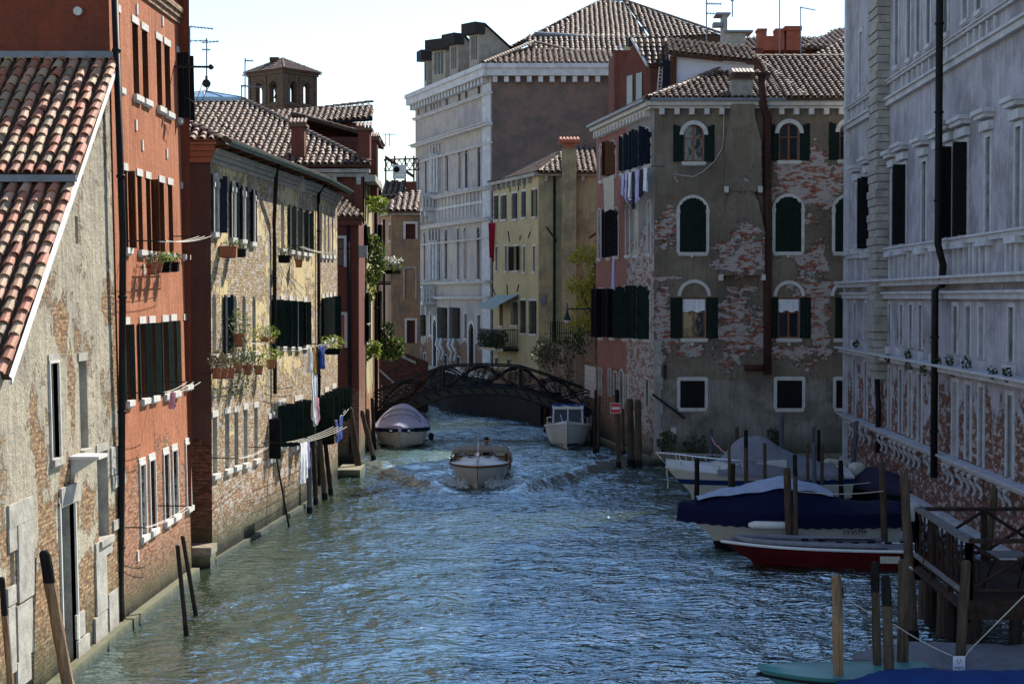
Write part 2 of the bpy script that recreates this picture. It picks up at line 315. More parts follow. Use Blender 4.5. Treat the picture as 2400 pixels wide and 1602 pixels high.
def wall(fac, parent, mat, H, z0=-1.0, top=None, depth=.28, jamb=None, name='wall', usplit=()):
    """front sheet with real openings and reveals"""
    mb = MB(); hs = fac.holes; us = {0.0, fac.L, *usplit}; zs = {z0, H}
    for h in hs: us |= {h[0], h[1]}; zs |= {h[2], h[3]}
    us = sorted(u for u in us if 0 <= u <= fac.L); zs = sorted(z for z in zs if z0 <= z <= H)
    for i in range(len(us) - 1):
        a, b = us[i], us[i + 1]
        if b - a < 1e-4: continue
        m = (a + b) / 2; ta = top(a) if top else H; tb = top(b) if top else H
        for j in range(len(zs) - 1):
            c, d = zs[j], zs[j + 1]
            if d - c < 1e-4 or c >= min(ta, tb): continue
            q = (c + d) / 2
            if any(h[0] < m < h[1] and h[2] < q < h[3] for h in hs): continue
            last = j == len(zs) - 2 or zs[j + 1] >= min(ta, tb)
            if last: mb.face([(a, 0, c), (b, 0, c), (b, 0, tb), (a, 0, ta)])
            else: mb.face([(a, 0, c), (b, 0, c), (b, 0, d), (a, 0, d)])
    jm = 1 if jamb else 0
    for h in hs:
        u0, u1, a, b = h[:4]; D = depth
        mb.face([(u0, 0, a), (u0, D, a), (u1, D, a), (u1, 0, a)][::-1], jm)
        if len(h) > 4 and h[4]:
            r = (u1 - u0) / 2; um = (u0 + u1) / 2; k = min(1, (b - a) / r) ; zc = b - r * k; n = 10
            arc = [(um - r * math.cos(math.pi * i / n), zc + r * k * math.sin(math.pi * i / n)) for i in range(n + 1)]
            for i in range(n):
                (x0, y0), (x1, y1) = arc[i], arc[i + 1]
                mb.face([(x0, 0, y0), (x1, 0, y1), (x1, 0, b), (x0, 0, b)] if i not in (0, n - 1) else [(x0, 0, y0), (x1, 0, y1), (x1, 0, b), (x0, 0, b)])
                mb.face([(x0, 0, y0), (x0, D, y0), (x1, D, y1), (x1, 0, y1)], jm)
            t = zc
        else:
            t = b; mb.face([(u0, 0, b), (u1, 0, b), (u1, D, b), (u0, D, b)][::-1], jm)
        mb.face([(u0, 0, a), (u0, 0, t), (u0, D, t), (u0, D, a)][::-1], jm); mb.face([(u1, 0, a), (u1, 0, t), (u1, D, t), (u1, D, a)], jm)
    return part(name, mb, [mat, jamb or mat], parent, fac.M)
def shutter_mesh(w, h, arch=False, battens=(.18, .5, .82)):
    mb = MB(); t = .035; n = max(2, int(w / .14)); g = .006
    for i in range(n):
        x0, x1 = w * i / n + g / 2, w * (i + 1) / n - g / 2
        hh = h
        if arch: hh = h - w * (1 - math.sqrt(max(0, 1 - (1 - (i + .5) / n) ** 2)))
        mb.box(x0, x1, -t, 0, 0, hh)
    for k in battens: mb.box(.02, w - .02, -t - .02, -t + .001, h * k - .045, h * k + .045)
    mb.box(.0, .015, -t - .03, .0, h * .2, h * .2 + .04); mb.box(.0, .015, -t - .03, .0, h * .8, h * .8 + .04)
    return mb
def window(fac, parent, T, x0, y0, x1, y1, style='dark', arch=False, sill='stone', lintel='stone', sh=None, shmat='green', frame='brownwood', rim=None, recess=.2, lw=.08, pane=None, blind=False, name='window', sillw=.12, dims=None):
    u0, u1, z0, z1 = dims or fac.rect(T, x0, y0, x1, y1); w = u1 - u0; h = z1 - z0
    if fac.holes is not None: fac.holes.append((u0, u1, z0, z1, arch))
    mb = MB(); y = recess
    if style == 'blind': mb.box(u0 - .01, u1 + .01, y, y + .03, z0 - .01, z1 + .01)
    else:
        mb.box(u0 - .01, u1 + .01, y + .03, y + .05, z0 - .01, z1 + .01, 1)
        fw = min(.07, w * .16)
        for a, b in ((u0, u0 + fw), (u1 - fw, u1)): mb.box(a, b, y - .02, y + .03, z0, z1)
        for a, b in ((z0, z0 + fw), (z1 - fw, z1)): mb.box(u0 + fw, u1 - fw, y - .02, y + .03, a, b)
        if w > .5: mb.box((u0 + u1) / 2 - fw * .55, (u0 + u1) / 2 + fw * .55, y - .025, y + .03, z0 + fw, z1 - fw)
        mb.box(u0 + fw, u1 - fw, y - .012, y + .03, z0 + h * .62, z0 + h * .62 + .04)
    pm = {'dark': 'glass', 'blind': 'stone_dirty'}.get(style, 'glass')
    mats = [MT[frame] if style != 'blind' else (pane or MT['stone_dirty']), pane or MT[pm]]
    o = part(name, mb, mats, parent, fac.M)
    if sill:
        s = MB(); s.box(u0 - .08, u1 + .08, -.09, recess - .03, z0 - sillw, z0 + .004); s.box(u0 - .05, u1 + .05, -.05, -.001, z0 - sillw - .04, z0 - sillw - .001); part('sill', s, MT[sill], o, fac.M)
    if lintel:
        s = MB(); s.box(u0 - .06, u1 + .06, -.025, -.0, z1 + .002, z1 + .16); part('lintel', s, MT[lintel], o, fac.M)
    if rim: # stone surround
        s = MB(); r_ = (u1 - u0) / 2; um = (u0 + u1) / 2; a = lw
        if arch:
            zc = z1 - r_; n = 14; inn = [(um - r_ * math.cos(math.pi * i / n), zc + r_ * math.sin(math.pi * i / n)) for i in range(n + 1)]
            out = [(um - (r_ + a) * math.cos(math.pi * i / n), zc + (r_ + a) * math.sin(math.pi * i / n)) for i in range(n + 1)]
            inn = [(u0, z0)] + inn + [(u1, z0)]; out = [(u0 - a, z0)] + out + [(u1 + a, z0)]
            for i in range(len(inn) - 1):
                p, q, P_, Q = inn[i], inn[i + 1], out[i], out[i + 1]
                s.face([(p[0], -.05, p[1]), (P_[0], -.05, P_[1]), (Q[0], -.05, Q[1]), (q[0], -.05, q[1])])
                s.face([(P_[0], -.05, P_[1]), (P_[0], 0, P_[1]), (Q[0], 0, Q[1]), (Q[0], -.05, Q[1])]); s.face([(p[0], -.05, p[1]), (q[0], -.05, q[1]), (q[0], .1, q[1]), (p[0], .1, p[1])])
            for xx in (u0 - a, u1): s.box(xx - .02, xx + a + .02, -.075, -.051, zc - .09, zc + .06)
        else:
            s.box(u0 - a, u0, -.04, .08, z0, z1 + a); s.box(u1, u1 + a, -.04, .08, z0, z1 + a); s.box(u0, u1, -.04, .08, z1, z1 + a)
        part('surround', s, MT[rim], o, fac.M)
    if blind:
        s = MB(); s.grid([[(u0 + .03 + (w - .06) * i / 12, y - .05 + .012 * math.sin(i * 2.1) - .01 * k, z1 - fw - (.0, .28, .3)[k] * h * (1 if k < 2 else 1 + .08 * math.sin(i))) for i in range(13)] for k in range(3)])
        part('roller_blind', s, MT['white_cloth'], o, fac.M)
    if sh:
        H0 = z1 - z0
        for side, ang in sh:   # ang 0 closed .. 180 flat on the wall
            sw = w / 2 + .01 if len(sh) > 1 or sh[0][1] > 0 else w
            m = shutter_mesh(sw, H0, arch)
            if side == 'L': Ml = Matrix.Translation((u0, -.015, z0)) @ Matrix.Rotation(-R(ang), 4, 'Z')
            else: Ml = Matrix.Translation((u1, -.015, z0)) @ Matrix.Rotation(R(ang), 4, 'Z') @ Matrix.Scale(-1, 4, (1, 0, 0))
            m.v = [tuple(Ml @ Vector(v)) for v in m.v]
            if side == 'R': m.f = [f[::-1] for f in m.f]
            part('shutter', m, MT[shmat], o, fac.M)
    return o
def band(fac, parent, T, x, y0, y1, out=.06, mat='stone', u0=None, u1=None, name='string_course', z=None):
    if z: za, zb = z
    else: za = fac.px(*T(x, y1))[1]; zb = fac.px(*T(x, y0))[1]
    s = MB(); s.box(0 if u0 is None else u0, fac.L if u1 is None else u1, -out, -.002, za, zb); s.box((0 if u0 is None else u0), fac.L if u1 is None else u1, -out * 1.5, -out - .001, zb - (zb - za) * .3, zb + .002)
    return part(name, s, MT[mat] if isinstance(mat, str) else mat, parent, fac.M)
def inpoly(x, y, P):
    c = False
    for i in range(len(P)):
        (x0, y0), (x1, y1) = P[i], P[i - 1]
        if (y0 > y) != (y1 > y) and x < (x1 - x0) * (y - y0) / (y1 - y0) + x0: c = not c
    return c
def roof(parent, pts, mat='tile_far', w=.25, l=.34, name='roof', thick=.12, seed=1, rad=.36):
    """pantile roof plane: pts[0], pts[1] are the eave; rows of half-round tiles run up the slope"""
    pts = [Vector(p) for p in pts]; u = (pts[1] - pts[0]).normalized(); nn = Vector()
    for i in range(len(pts)): nn += pts[i].cross(pts[(i + 1) % len(pts)])
    nn.normalize()
    if nn.z < 0: nn = -nn
    v = nn.cross(u)
    M = Matrix(((u.x, v.x, nn.x, pts[0].x), (u.y, v.y, nn.y, pts[0].y), (u.z, v.z, nn.z, pts[0].z), (0, 0, 0, 1))); I = M.inverted()
    P = [(q.x, q.y) for q in (I @ p for p in pts)]
    flip = sum(P[i - 1][0] * P[i][1] - P[i][0] * P[i - 1][1] for i in range(len(P))) < 0
    mb = MB(); top = [(x, y, 0) for x, y in P]; bot = [(x, y, -thick) for x, y in P]
    if flip: top = top[::-1]; bot = bot[::-1]
    mb.face(top, 1); mb.face(bot[::-1], 1)
    for i in range(len(top)):
        j = (i + 1) % len(top); mb.face([top[i], bot[i], bot[j], top[j]], 1)
    x0, x1 = min(p[0] for p in P), max(p[0] for p in P); y0, y1 = min(p[1] for p in P), max(p[1] for p in P)
    rnd = random.Random(seed); nx = int((x1 - x0) / w) + 1; ny = int((y1 - y0) / l) + 1; K = 5; rr = w * rad
    for i in range(nx):
        x = x0 + (i + .5) * w
        for j in range(ny):
            y = y0 + j * l - .04
            if not inpoly(x, y + l * .5, P) : continue
            jx = rnd.gauss(0, .05) * w; jz = rnd.random() * .012; t = rnd.random(); jy = rnd.gauss(0, .02) * l; tw = rnd.gauss(0, .025) * w
            rows = []
            for (yy, sc, zz) in ((y + jy, 1.0, .035 + jz), (y + l * 1.12, .84, .006)):
                rows.append([(x + jx + (tw if sc < 1 else 0) - rr * sc * math.cos(math.pi * k / K), yy, zz + rr * .95 * sc * math.sin(math.pi * k / K)) for k in range(K + 1)])
            mb.grid(rows, 0, False, t)
            a = rows[0]; b_ = [(p[0] * .82 + (x + jx) * .18, p[1], (p[2] - .035) * .8 + .035 - .004) for p in a]; mb.grid([b_, a], 0, False, t)
    return part(name, mb, [MT[mat], MT['tile_bed']], parent, M)
def ridge(parent, a, b, r=.11, mat='tile_far', l=.4, name='ridge_tiles', seed=3):
    a, b = Vector(a), Vector(b); n = max(1, int((b - a).length / l)); mb = MB(); rnd = random.Random(seed); d = (b - a).normalized(); s = d.cross(ZZ).normalized(); up = s.cross(d)
    for i in range(n):
        p = a.lerp(b, i / n); q = a.lerp(b, (i + 1.15) / n)
        mb.grid([[p + s * r * math.cos(math.pi * k / 5) + up * (r * math.sin(math.pi * k / 5) + .02) for k in range(6)], [q + s * r * .85 * math.cos(math.pi * k / 5) + up * (r * .85 * math.sin(math.pi * k / 5)) for k in range(6)]], 0, False, rnd.random())
    return part(name, mb, MT[mat], parent, Matrix.Identity(4))
def boxpart(name, parent, mat, x0, x1, y0, y1, z0, z1, M=None, label=None):
    mb = MB(); mb.box(x0, x1, y0, y1, z0, z1); return part(name, mb, MT[mat] if isinstance(mat, str) else mat, parent, M if M is not None else Matrix.Identity(4), label=label)
def shell(parent, poly, z0, z1, mat, name='rear_wall'):
    """plain walls through a ground polyline"""
    mb = MB()
    for i in range(len(poly) - 1):
        (a, b), (c, d) = poly[i], poly[i + 1]; mb.face([(a, b, z0), (c, d, z0), (c, d, z1), (a, b, z1)])
    return part(name, mb, mat, parent, Matrix.Identity(4))
def pipe(parent, pts, r=.06, mat='ironpipe', name='downpipe', M=None, n=8):
    mb = MB(); mb.tube(pts, r, n)
    a, b = Vector(pts[0]), Vector(pts[-1])
    for i in range(len(pts) - 1):
        p, q = Vector(pts[i]), Vector(pts[i + 1]); k = int((p - q).length / 2.2)
        for j in range(k):
            c = p.lerp(q, (j + .5) / k); d = (q - p).normalized(); mb.tube([c - d * .03, c + d * .03], r * 1.3, n)
    return part(name, mb, MT[mat], parent, M if M is not None else Matrix.Identity(4), True)
# ================================================================ WATER
def build_water():
    rows = []; ys = [14.0]
    while ys[-1] < 210: ys.append(ys[-1] * 1.0052 + .0)
    N = 330
    def wk(x, y):  # wake of the taxi and slow swell
        z = .018 * math.sin(1.1 * x + .5 * y + 1.3 * math.sin(.31 * y)) + .014 * math.sin(-1.7 * x + 1.3 * y + 2) + .012 * math.sin(2.9 * x + 2.1 * y + 1.1 * math.sin(.9 * x))
        z += .05 * noise.noise(Vector((x * .9, y * .55, 0))) + .045 * noise.noise(Vector((x * 2.2, y * 1.5, 3)))
        dy = y - 61.5; dx = x + 1.15 - .02 * dy
        if dy > -1:
            for s in (-1, 1):
                c = s * (1.0 + .36 * (dy + 1)); d = dx - c
                z += (.34 * math.exp(-((d / .5) ** 2)) - .09 * math.exp(-(((d - s * .9) / .6) ** 2))) * math.exp(-dy / 22) * (.7 + .5 * noise.noise(Vector((x * 1.5, y * .8, 9)))) * min(1, (dy + 1) / 1.5)
            if abs(dx) < 1 + .36 * (dy + 1): z += .12 * noise.noise(Vector((x * 1.6, y * 1.3, 5))) * math.exp(-dy / 30)
            if dy > 5: z += (.15 * math.sin(y * 1.9 + abs(dx) * 1.2)) * math.exp(-(dx / 2.2) ** 2) * math.exp(-(dy - 5) / 14)
        # stern wave reaching the left bank
        z += .16 * math.exp(-((y - 70 - .5 * (x + 5)) / .9) ** 2) * (1 / (1 + math.exp((x + 3.0) * 2)))
        return z
    mb = MB()
    for y in ys:
        hw = max(16, .36 * y + 4) ; hw = min(hw, 60)
        rows.append([(-hw + 2 * hw * j / N, y, wk(-hw + 2 * hw * j / N, y)) for j in range(N + 1)])
    mb.grid(rows)
    b = NB('canal_water'); P = b.coord(); X, Y, Z = b.sep(P)
    P1 = b.comb(b.m('MULTIPLY', X, .55), Y, 0.0); P2 = b.comb(b.m('MULTIPLY', b.m('ADD', X, b.m('MULTIPLY', Y, .35)), .7), Y, 3.0)
    a = b.noise(P1, 1.1, 2, .5, .3); c = b.noise(P1, 4.2, 2, .55, .5); d = b.noise(P2, 10, 3, .5, .4)
    gust = b.rng(b.noise(P, .25, 4, .6), .38, .62, .6, 1.35)
    h = b.m('MULTIPLY', b.m('ADD', b.m('ADD', b.m('MULTIPLY', a, .15), b.m('MULTIPLY', c, .145)), b.m('MULTIPLY', d, .034)), gust); h = b.m('MULTIPLY', h, b.rng(b.m('ADD', X, b.m('MULTIPLY', b.noise(P, .3, 2), 4.0)), -6.5, .5, .5, 1.0))
    # churned foam behind and beside the taxi
    dy = b.m('SUBTRACT', Y, 61.5); dx = b.m('ABSOLUTE', b.m('ADD', b.m('SUBTRACT', X, b.m('MULTIPLY', dy, .02)), 1.15))
    arm = b.m('ABSOLUTE', b.m('SUBTRACT', dx, b.m('ADD', b.m('MULTIPLY', b.m('ADD', dy, 1.0), .36), .95)))
    f1 = b.m('MULTIPLY', b.rng(arm, .9, .0), b.rng(dy, -1.6, -.4)); f1 = b.m('MULTIPLY', f1, b.rng(dy, 16.0, 2.0))
    f2 = b.m('MULTIPLY', b.rng(dx, 3.0, .5), b.m('MULTIPLY', b.rng(dy, 7.0, 8.5), b.rng(dy, 26.0, 12.0)))
    fn = b.noise(P, 3.2, 8, .75); foam = b.m('MULTIPLY', b.m('ADD', f1, f2, clamp=True), b.rng(fn, .46, .62))
    foam = b.m('MULTIPLY', foam, .8)
    churn = b.m('MULTIPLY', b.rng(dx, 5.5, 1.5), b.m('MULTIPLY', b.rng(dy, 5.0, 9.0), b.rng(dy, 30.0, 16.0)))
    base = b.mix(b.m('MULTIPLY', churn, .9), (.028, .040, .024), (.12, .20, .15)); col = b.mix(foam, base, (.70, .74, .74))
    rough = b.m('ADD', b.m('MULTIPLY', foam, .5), .02)
    b.fin(col, rough, b.bump(h, 1.0, 1.0), IOR=6.0, Specular_Tint=(.70, .89, 1.0))
    tag(mb.build('canal_water', b.mat, smooth=True), 'rippled green canal water between the houses', None, None, 'structure')
    g = MB(); g.box(-400, 400, 5, 600, -3.2, -3.0); tag(g.build('canal_bed', MT['stone_dirty']), 'muddy canal bed', None, None, 'structure')
build_water()
# land: everything behind the facades, so no water shows in gaps
def land(name, poly, z, label, mat='stone_dirty'):
    mb = MB(); n = len(poly); mb.face([(x, y, z) for x, y in poly])
    for i in range(n):
        a, b = poly[i], poly[(i + 1) % n]; mb.face([(a[0], a[1], -3), (b[0], b[1], -3), (b[0], b[1], z), (a[0], a[1], z)])
    tag(mb.build(name, MT[mat]), label, None, None, 'structure')
land('ground_bank', [(-400, 20), (-8.9, 20), (-8.9, 43), (-10, 60), (-9.4, 90), (-12, 120), (-16, 170), (-400, 170)], .35, 'paved ground behind the left houses')
land('ground_bank', [(400, 40), (15, 40), (15, 66), (400, 66)], .35, 'paved ground under the pale palace')
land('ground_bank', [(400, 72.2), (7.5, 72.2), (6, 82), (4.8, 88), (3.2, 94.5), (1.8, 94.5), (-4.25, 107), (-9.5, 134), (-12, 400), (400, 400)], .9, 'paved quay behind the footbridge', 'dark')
# ================================================================ L1 weathered grey house, near left
L1 = Fac((-8.2, 22.5), (-8.2, 35.85), .02)
y_eave = 27.4
def near_gray():
    b = empty('plaster_house', (-8.2, 30, 0), 'grey plaster house with peeling brick and sunlit tiled roof, nearest on the left bank', 'house')
    zf = L1.px(257, 158)[1]; un = L1.px(8, 868)[0]; zn = L1.px(8, 868)[1]; uf = L1.L; sl = (zf - zn) / (uf - un)
    top = lambda u: max(.5, zn + (u - un) * sl) if u > un else zn - .02
    k = dict(lintel='stone_dirty', sill='stone_dirty')
    window(L1, b, SRC, 117, 850, 137, 1075, 'blind', recess=.2, rim='stone', lw=.05, pane=MT['stone_dirty'], **k)
    window(L1, b, SRC, 187, 845, 205, 1053, 'blind', recess=.2, pane=MT['stone_dirty'], **k)
    window(L1, b, SRC, 176, 507, 183, 571, 'dark', sill=None, lintel=None, name='slit')
    window(L1, b, SRC, 229, 1056, 254, 1262, 'blind', recess=.2, pane=MT['stone_dirty'], **k)
    window(L1, b, SRC, 144, 1176, 178, 1600, 'blind', recess=.26, pane=MT['stone_dirty'], name='water_door', rim='stone', lw=.06, sill=None, lintel='stone')
    window(L1, b, SRC, 24, 1290, 34, 1375, 'blind', recess=.2, pane=MT['brownwood'], sill=None, lintel='stone_dirty', name='niche')
    d = []
    for (x, y, w, h) in ((78, 1000, 14, 130), (255, 700, 26, 130), (268, 850, 16, 160), (145, 760, 30, 120), (168, 900, 10, 200), (95, 1080, 30, 120), (110, 640, 7, 70), (160, 1100, 40, 60), (205, 1200, 25, 120)):
        u, z = L1.px(x, y); u2, _ = L1.px(x + w / 2, y); d.append((u, z, max(.25, abs(u2 - L1.px(x - w / 2, y)[0]) / 2), h / 2 / 115))
    m = facade('grey_plaster_peeling', (.44, .39, .29), (.34, .30, .23), (.34, .15, .07), (.42, .30, .15), (.42, .36, .27), bh=2.9, bn=3.8, amt=.25, patches=d, streak=.5, relief=2.6, stain=(.20, .18, .155), stainamt=.4)
    wall(L1, b, m, 11.93, top=top, jamb=MT['stone_dirty'], usplit=(un,))
    E = [(-16, 35.9), (-16, 22.5), (-8.2, 22.5)]; shell(b, E, -1, 5.6, m)
    # stone panels and blocks set into the wall
    for (T, x0, y0, x1, y1) in ((Z3, 45, 370, 205, 520), (Z3, 48, 545, 98, 700), (Z3, 105, 510, 205, 880), (Z3, 40, 930, 95, 1050), (Z3, 110, 870, 212, 1010), (Z3, 45, 1060, 90, 1500), (Z3, 105, 1030, 205, 1390), (Z3, 100, 1400, 190, 1568), (Z3, 720, 10, 800, 190), (Z3, 728, 195, 812, 275), (Z3, 735, 490, 785, 555), (Z3, 618, 620, 725, 735), (Z3, 620, 740, 690, 1100), (Z3, 610, 1110, 690, 1300), (Z3, 705, 960, 765, 1260), (Z3, 490, 1100, 545, 1260), (Z3, 498, 1260, 575, 1400), (Z3, 385, 265, 510, 390)):
        u0, u1, z0, z1 = L1.rect(T, x0, y0, x1, y1); j = random.random() * .02
        mb = MB(); mb.box(u0, u1, -.035 - j, -.002, z0, z1); part('stone_block', mb, MT['stone_dirty'], b, L1.M)
    # shelf bracket
    u0, u1, z0, z1 = L1.rect(Z3, 455, 70, 520, 200); mb = MB(); mb.box(u0, u1, -.55, 0, z1 - .06, z1); mb.face([(u0 + .1, 0, z1 - .06), (u0 + .1, -.5, z1 - .06), (u0 + .1, 0, z0)]); mb.face([(u0 + .14, 0, z1 - .06), (u0 + .14, 0, z0), (u0 + .14, -.5, z1 - .06)]); part('shelf_bracket', mb, MT['stone'], b, L1.M)
    # roof, two flights with a metal strip between
    ys = L1.px(160, 457)[0] + 22.5; ze = zn; yn = 22.5 + un; zof = lambda y: ze + (y - yn) * sl; XE = lambda y: -8.03 - .02 * zof(y)
    roof(b, [(-16, yn - .15, zof(yn - .15) + .06), (XE(yn), yn - .15, zof(yn - .15) + .06), (XE(ys), ys, zof(ys) + .06), (-16, ys, zof(ys) + .06)], 'tile_near', .27, .33, seed=4)
    roof(b, [(-16, ys - .05, zof(ys) + .2), (XE(ys), ys - .05, zof(ys) + .2), (XE(35.8), 35.8, zof(35.8) + .2), (-16, 35.8, zof(35.8) + .2)], 'tile_near', .27, .33, seed=9)
    mb = MB(); mb.box(-16, XE(ys) + .03, ys - .22, ys - .08, zof(ys) + .04, zof(ys) + .17); part('roof_gutter', mb, MT['lead'], b, Matrix.Identity(4))
    mb = MB(); mb.box(-16, XE(35.8), 35.65, 35.84, zof(35.8) + .2, zof(35.8) + .34); part('wall_flashing', mb, MT['lead'], b, Matrix.Identity(4))
    mb = MB(); a = Vector((XE(yn) - .02, yn - .2, zof(yn) - .22)); c = Vector((XE(35.8) - .02, 35.8, zof(35.8) - .02)); mb.grid([[a, c], [a + Vector((.05, 0, 0)), c + Vector((.05, 0, 0))], [a + Vector((.05, 0, .10)), c + Vector((.05, 0, .10))], [a + Vector((0, 0, .14)), c + Vector((0, 0, .14))]]); part('verge_board', mb, MT['white_paint'], b, Matrix.Identity(4))
    mb = MB(); mb.box(.2, L1.L, -.2, -.003, -.8, .22); part('foundation_ledge', mb, MT['stone_wet'], b, L1.M)
    # downpipe at the joint with the red house
    t = at(268, -30, 35.65); t2 = at(288, 560, 35.65); t3 = at(285, 1100, 35.65); t4 = at(281, 1462, 35.65)
    pipe(b, [t, t2, t3, t4], .075, 'ironpipe')
near_gray()
# ================================================================ L2 orange house
L2 = Fac((-8.17, 35.86), (-8.02, 42.6), .02)
def orange():
    b = empty('orange_house', (-8.15, 38, 0), 'tall burnt orange plaster house with white stone lintels and small windows', 'house')
    k = dict(recess=.24, pane=MT['brownwood'])
    for (x0, y0, x1, y1) in ((775, 85, 790, 575), (872, 160, 910, 625), (935, 205, 972, 655), (1028, 268, 1062, 700), (1082, 303, 1118, 735)):
        window(L2, b, Z1, x0, y0, x1, y1, 'dark', **k)
    window(L2, b, Z1, 1168, 360, 1198, 780, 'dark', sh=(('L', 88), ('R', 92)), shmat='blackish', **k)
    for i, (x0, y0, x1, y1) in enumerate(((812, 1120, 838, 1625), (905, 1158, 935, 1640), (962, 1175, 990, 1648), (1050, 1200, 1080, 1655), (1106, 1215, 1135, 1662), (1195, 1243, 1220, 1670))):
        window(L2, b, Z1, x0, y0, x1, y1, 'dark', sh=((('R', 65),) if i in (0, 2) else None), shmat='brownwood', **k)
    for i, (x0, y0, x1, y1) in enumerate(((826, 728, 850, 1228), (922, 722, 955, 1215), (985, 718, 1018, 1200), (1072, 710, 1104, 1185), (1128, 704, 1158, 1170), (1211, 700, 1238, 1125))):
        window(L2, b, Z2, x0, y0, x1, y1, 'dark', sh=(('L', 172), ('R', 152 + 4 * i)) if i < 5 else None, shmat='green', **k)
    for (x0, y0, x1, y1) in ((915, 135, 948, 600), (978, 105, 1012, 560), (1070, 66, 1102, 500), (1127, 42, 1157, 465), (1215, 0, 1240, 410)):
        window(L2, b, Z3, x0, y0, x1, y1, 'blind', pane=MT['stone_dirty'], rim='stone', lw=.05, recess=.2)
    for (x, y) in ((320, 22), (380, 50), (318, 293), (333, 340), (390, 360), (436, 395), (336, 632), (322, 1302)):  # small stone ties
        u, z = L2.px(x, y); mb = MB(); mb.box(u - .06, u + .06, -.03, 0, z - .12, z + .12); part('stone_tie', mb, MT['stone'], b, L2.M)
    m = facade('orange_plaster', (.38, .13, .062), (.27, .085, .042), (.36, .13, .06), (.44, .22, .12), (.46, .37, .29), bh=3.3, bn=2.2, streak=.6, relief=.8, stain=(.48, .22, .11), stainamt=.2)
    wall(L2, b, m, 16.5, jamb=MT['brownwood'])
    m2 = facade('shaded_orange_plaster', (.22, .055, .028), (.16, .045, .026), bh=-9, bn=.5, streak=.3, relief=.5, stain=(.10, .04, .03), algae=False)  # darker copy of the orange plaster, shade of the end wall put into the colour
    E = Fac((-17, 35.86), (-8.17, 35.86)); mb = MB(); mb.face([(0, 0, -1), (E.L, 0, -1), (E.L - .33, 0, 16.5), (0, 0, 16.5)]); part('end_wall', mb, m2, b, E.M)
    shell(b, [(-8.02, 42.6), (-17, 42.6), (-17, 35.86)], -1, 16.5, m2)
    mb = MB(); mb.face([(-17, 35.86, 16.5), (-8.17, 35.86, 16.5), (-8.02, 42.6, 16.5), (-17, 42.6, 16.5)]); part('roof', mb, MT['tile_bed'], b, Matrix.Identity(4))
    # brick cornice
    z = L2.px(430, 66)[1]; mb = MB()
    for i in range(3): mb.box(-.02, L2.L + .02 + .04 * i, -.05 - .05 * i, -.001, z + .13 * i, z + .125 + .13 * i)
    part('brick_cornice', mb, MT['tile_bed'] if False else facade('cornice_brick', (.45, .28, .16), (.4, .25, .14), (.42, .24, .13), (.5, .32, .2), bh=99, algae=False), b, L2.M)
    mb = MB(); mb.box(0, L2.L + .1, -.10, .05, 16.3, 16.5); part('coping', mb, MT['ironpipe'], b, L2.M)
    mb = MB(); c = at(183, 27, 35.8); mb.tube([c + Vector((0, .04, 0)), c + Vector((0, -.06, 0))], .09, 14); part('vent_cap', mb, MT['stone'], b, Matrix.Identity(4))
    mb = MB(); mb.box(0, L2.L, -.2, -.003, -.8, .24); part('foundation_ledge', mb, MT['stone_wet'], b, L2.M)
orange()
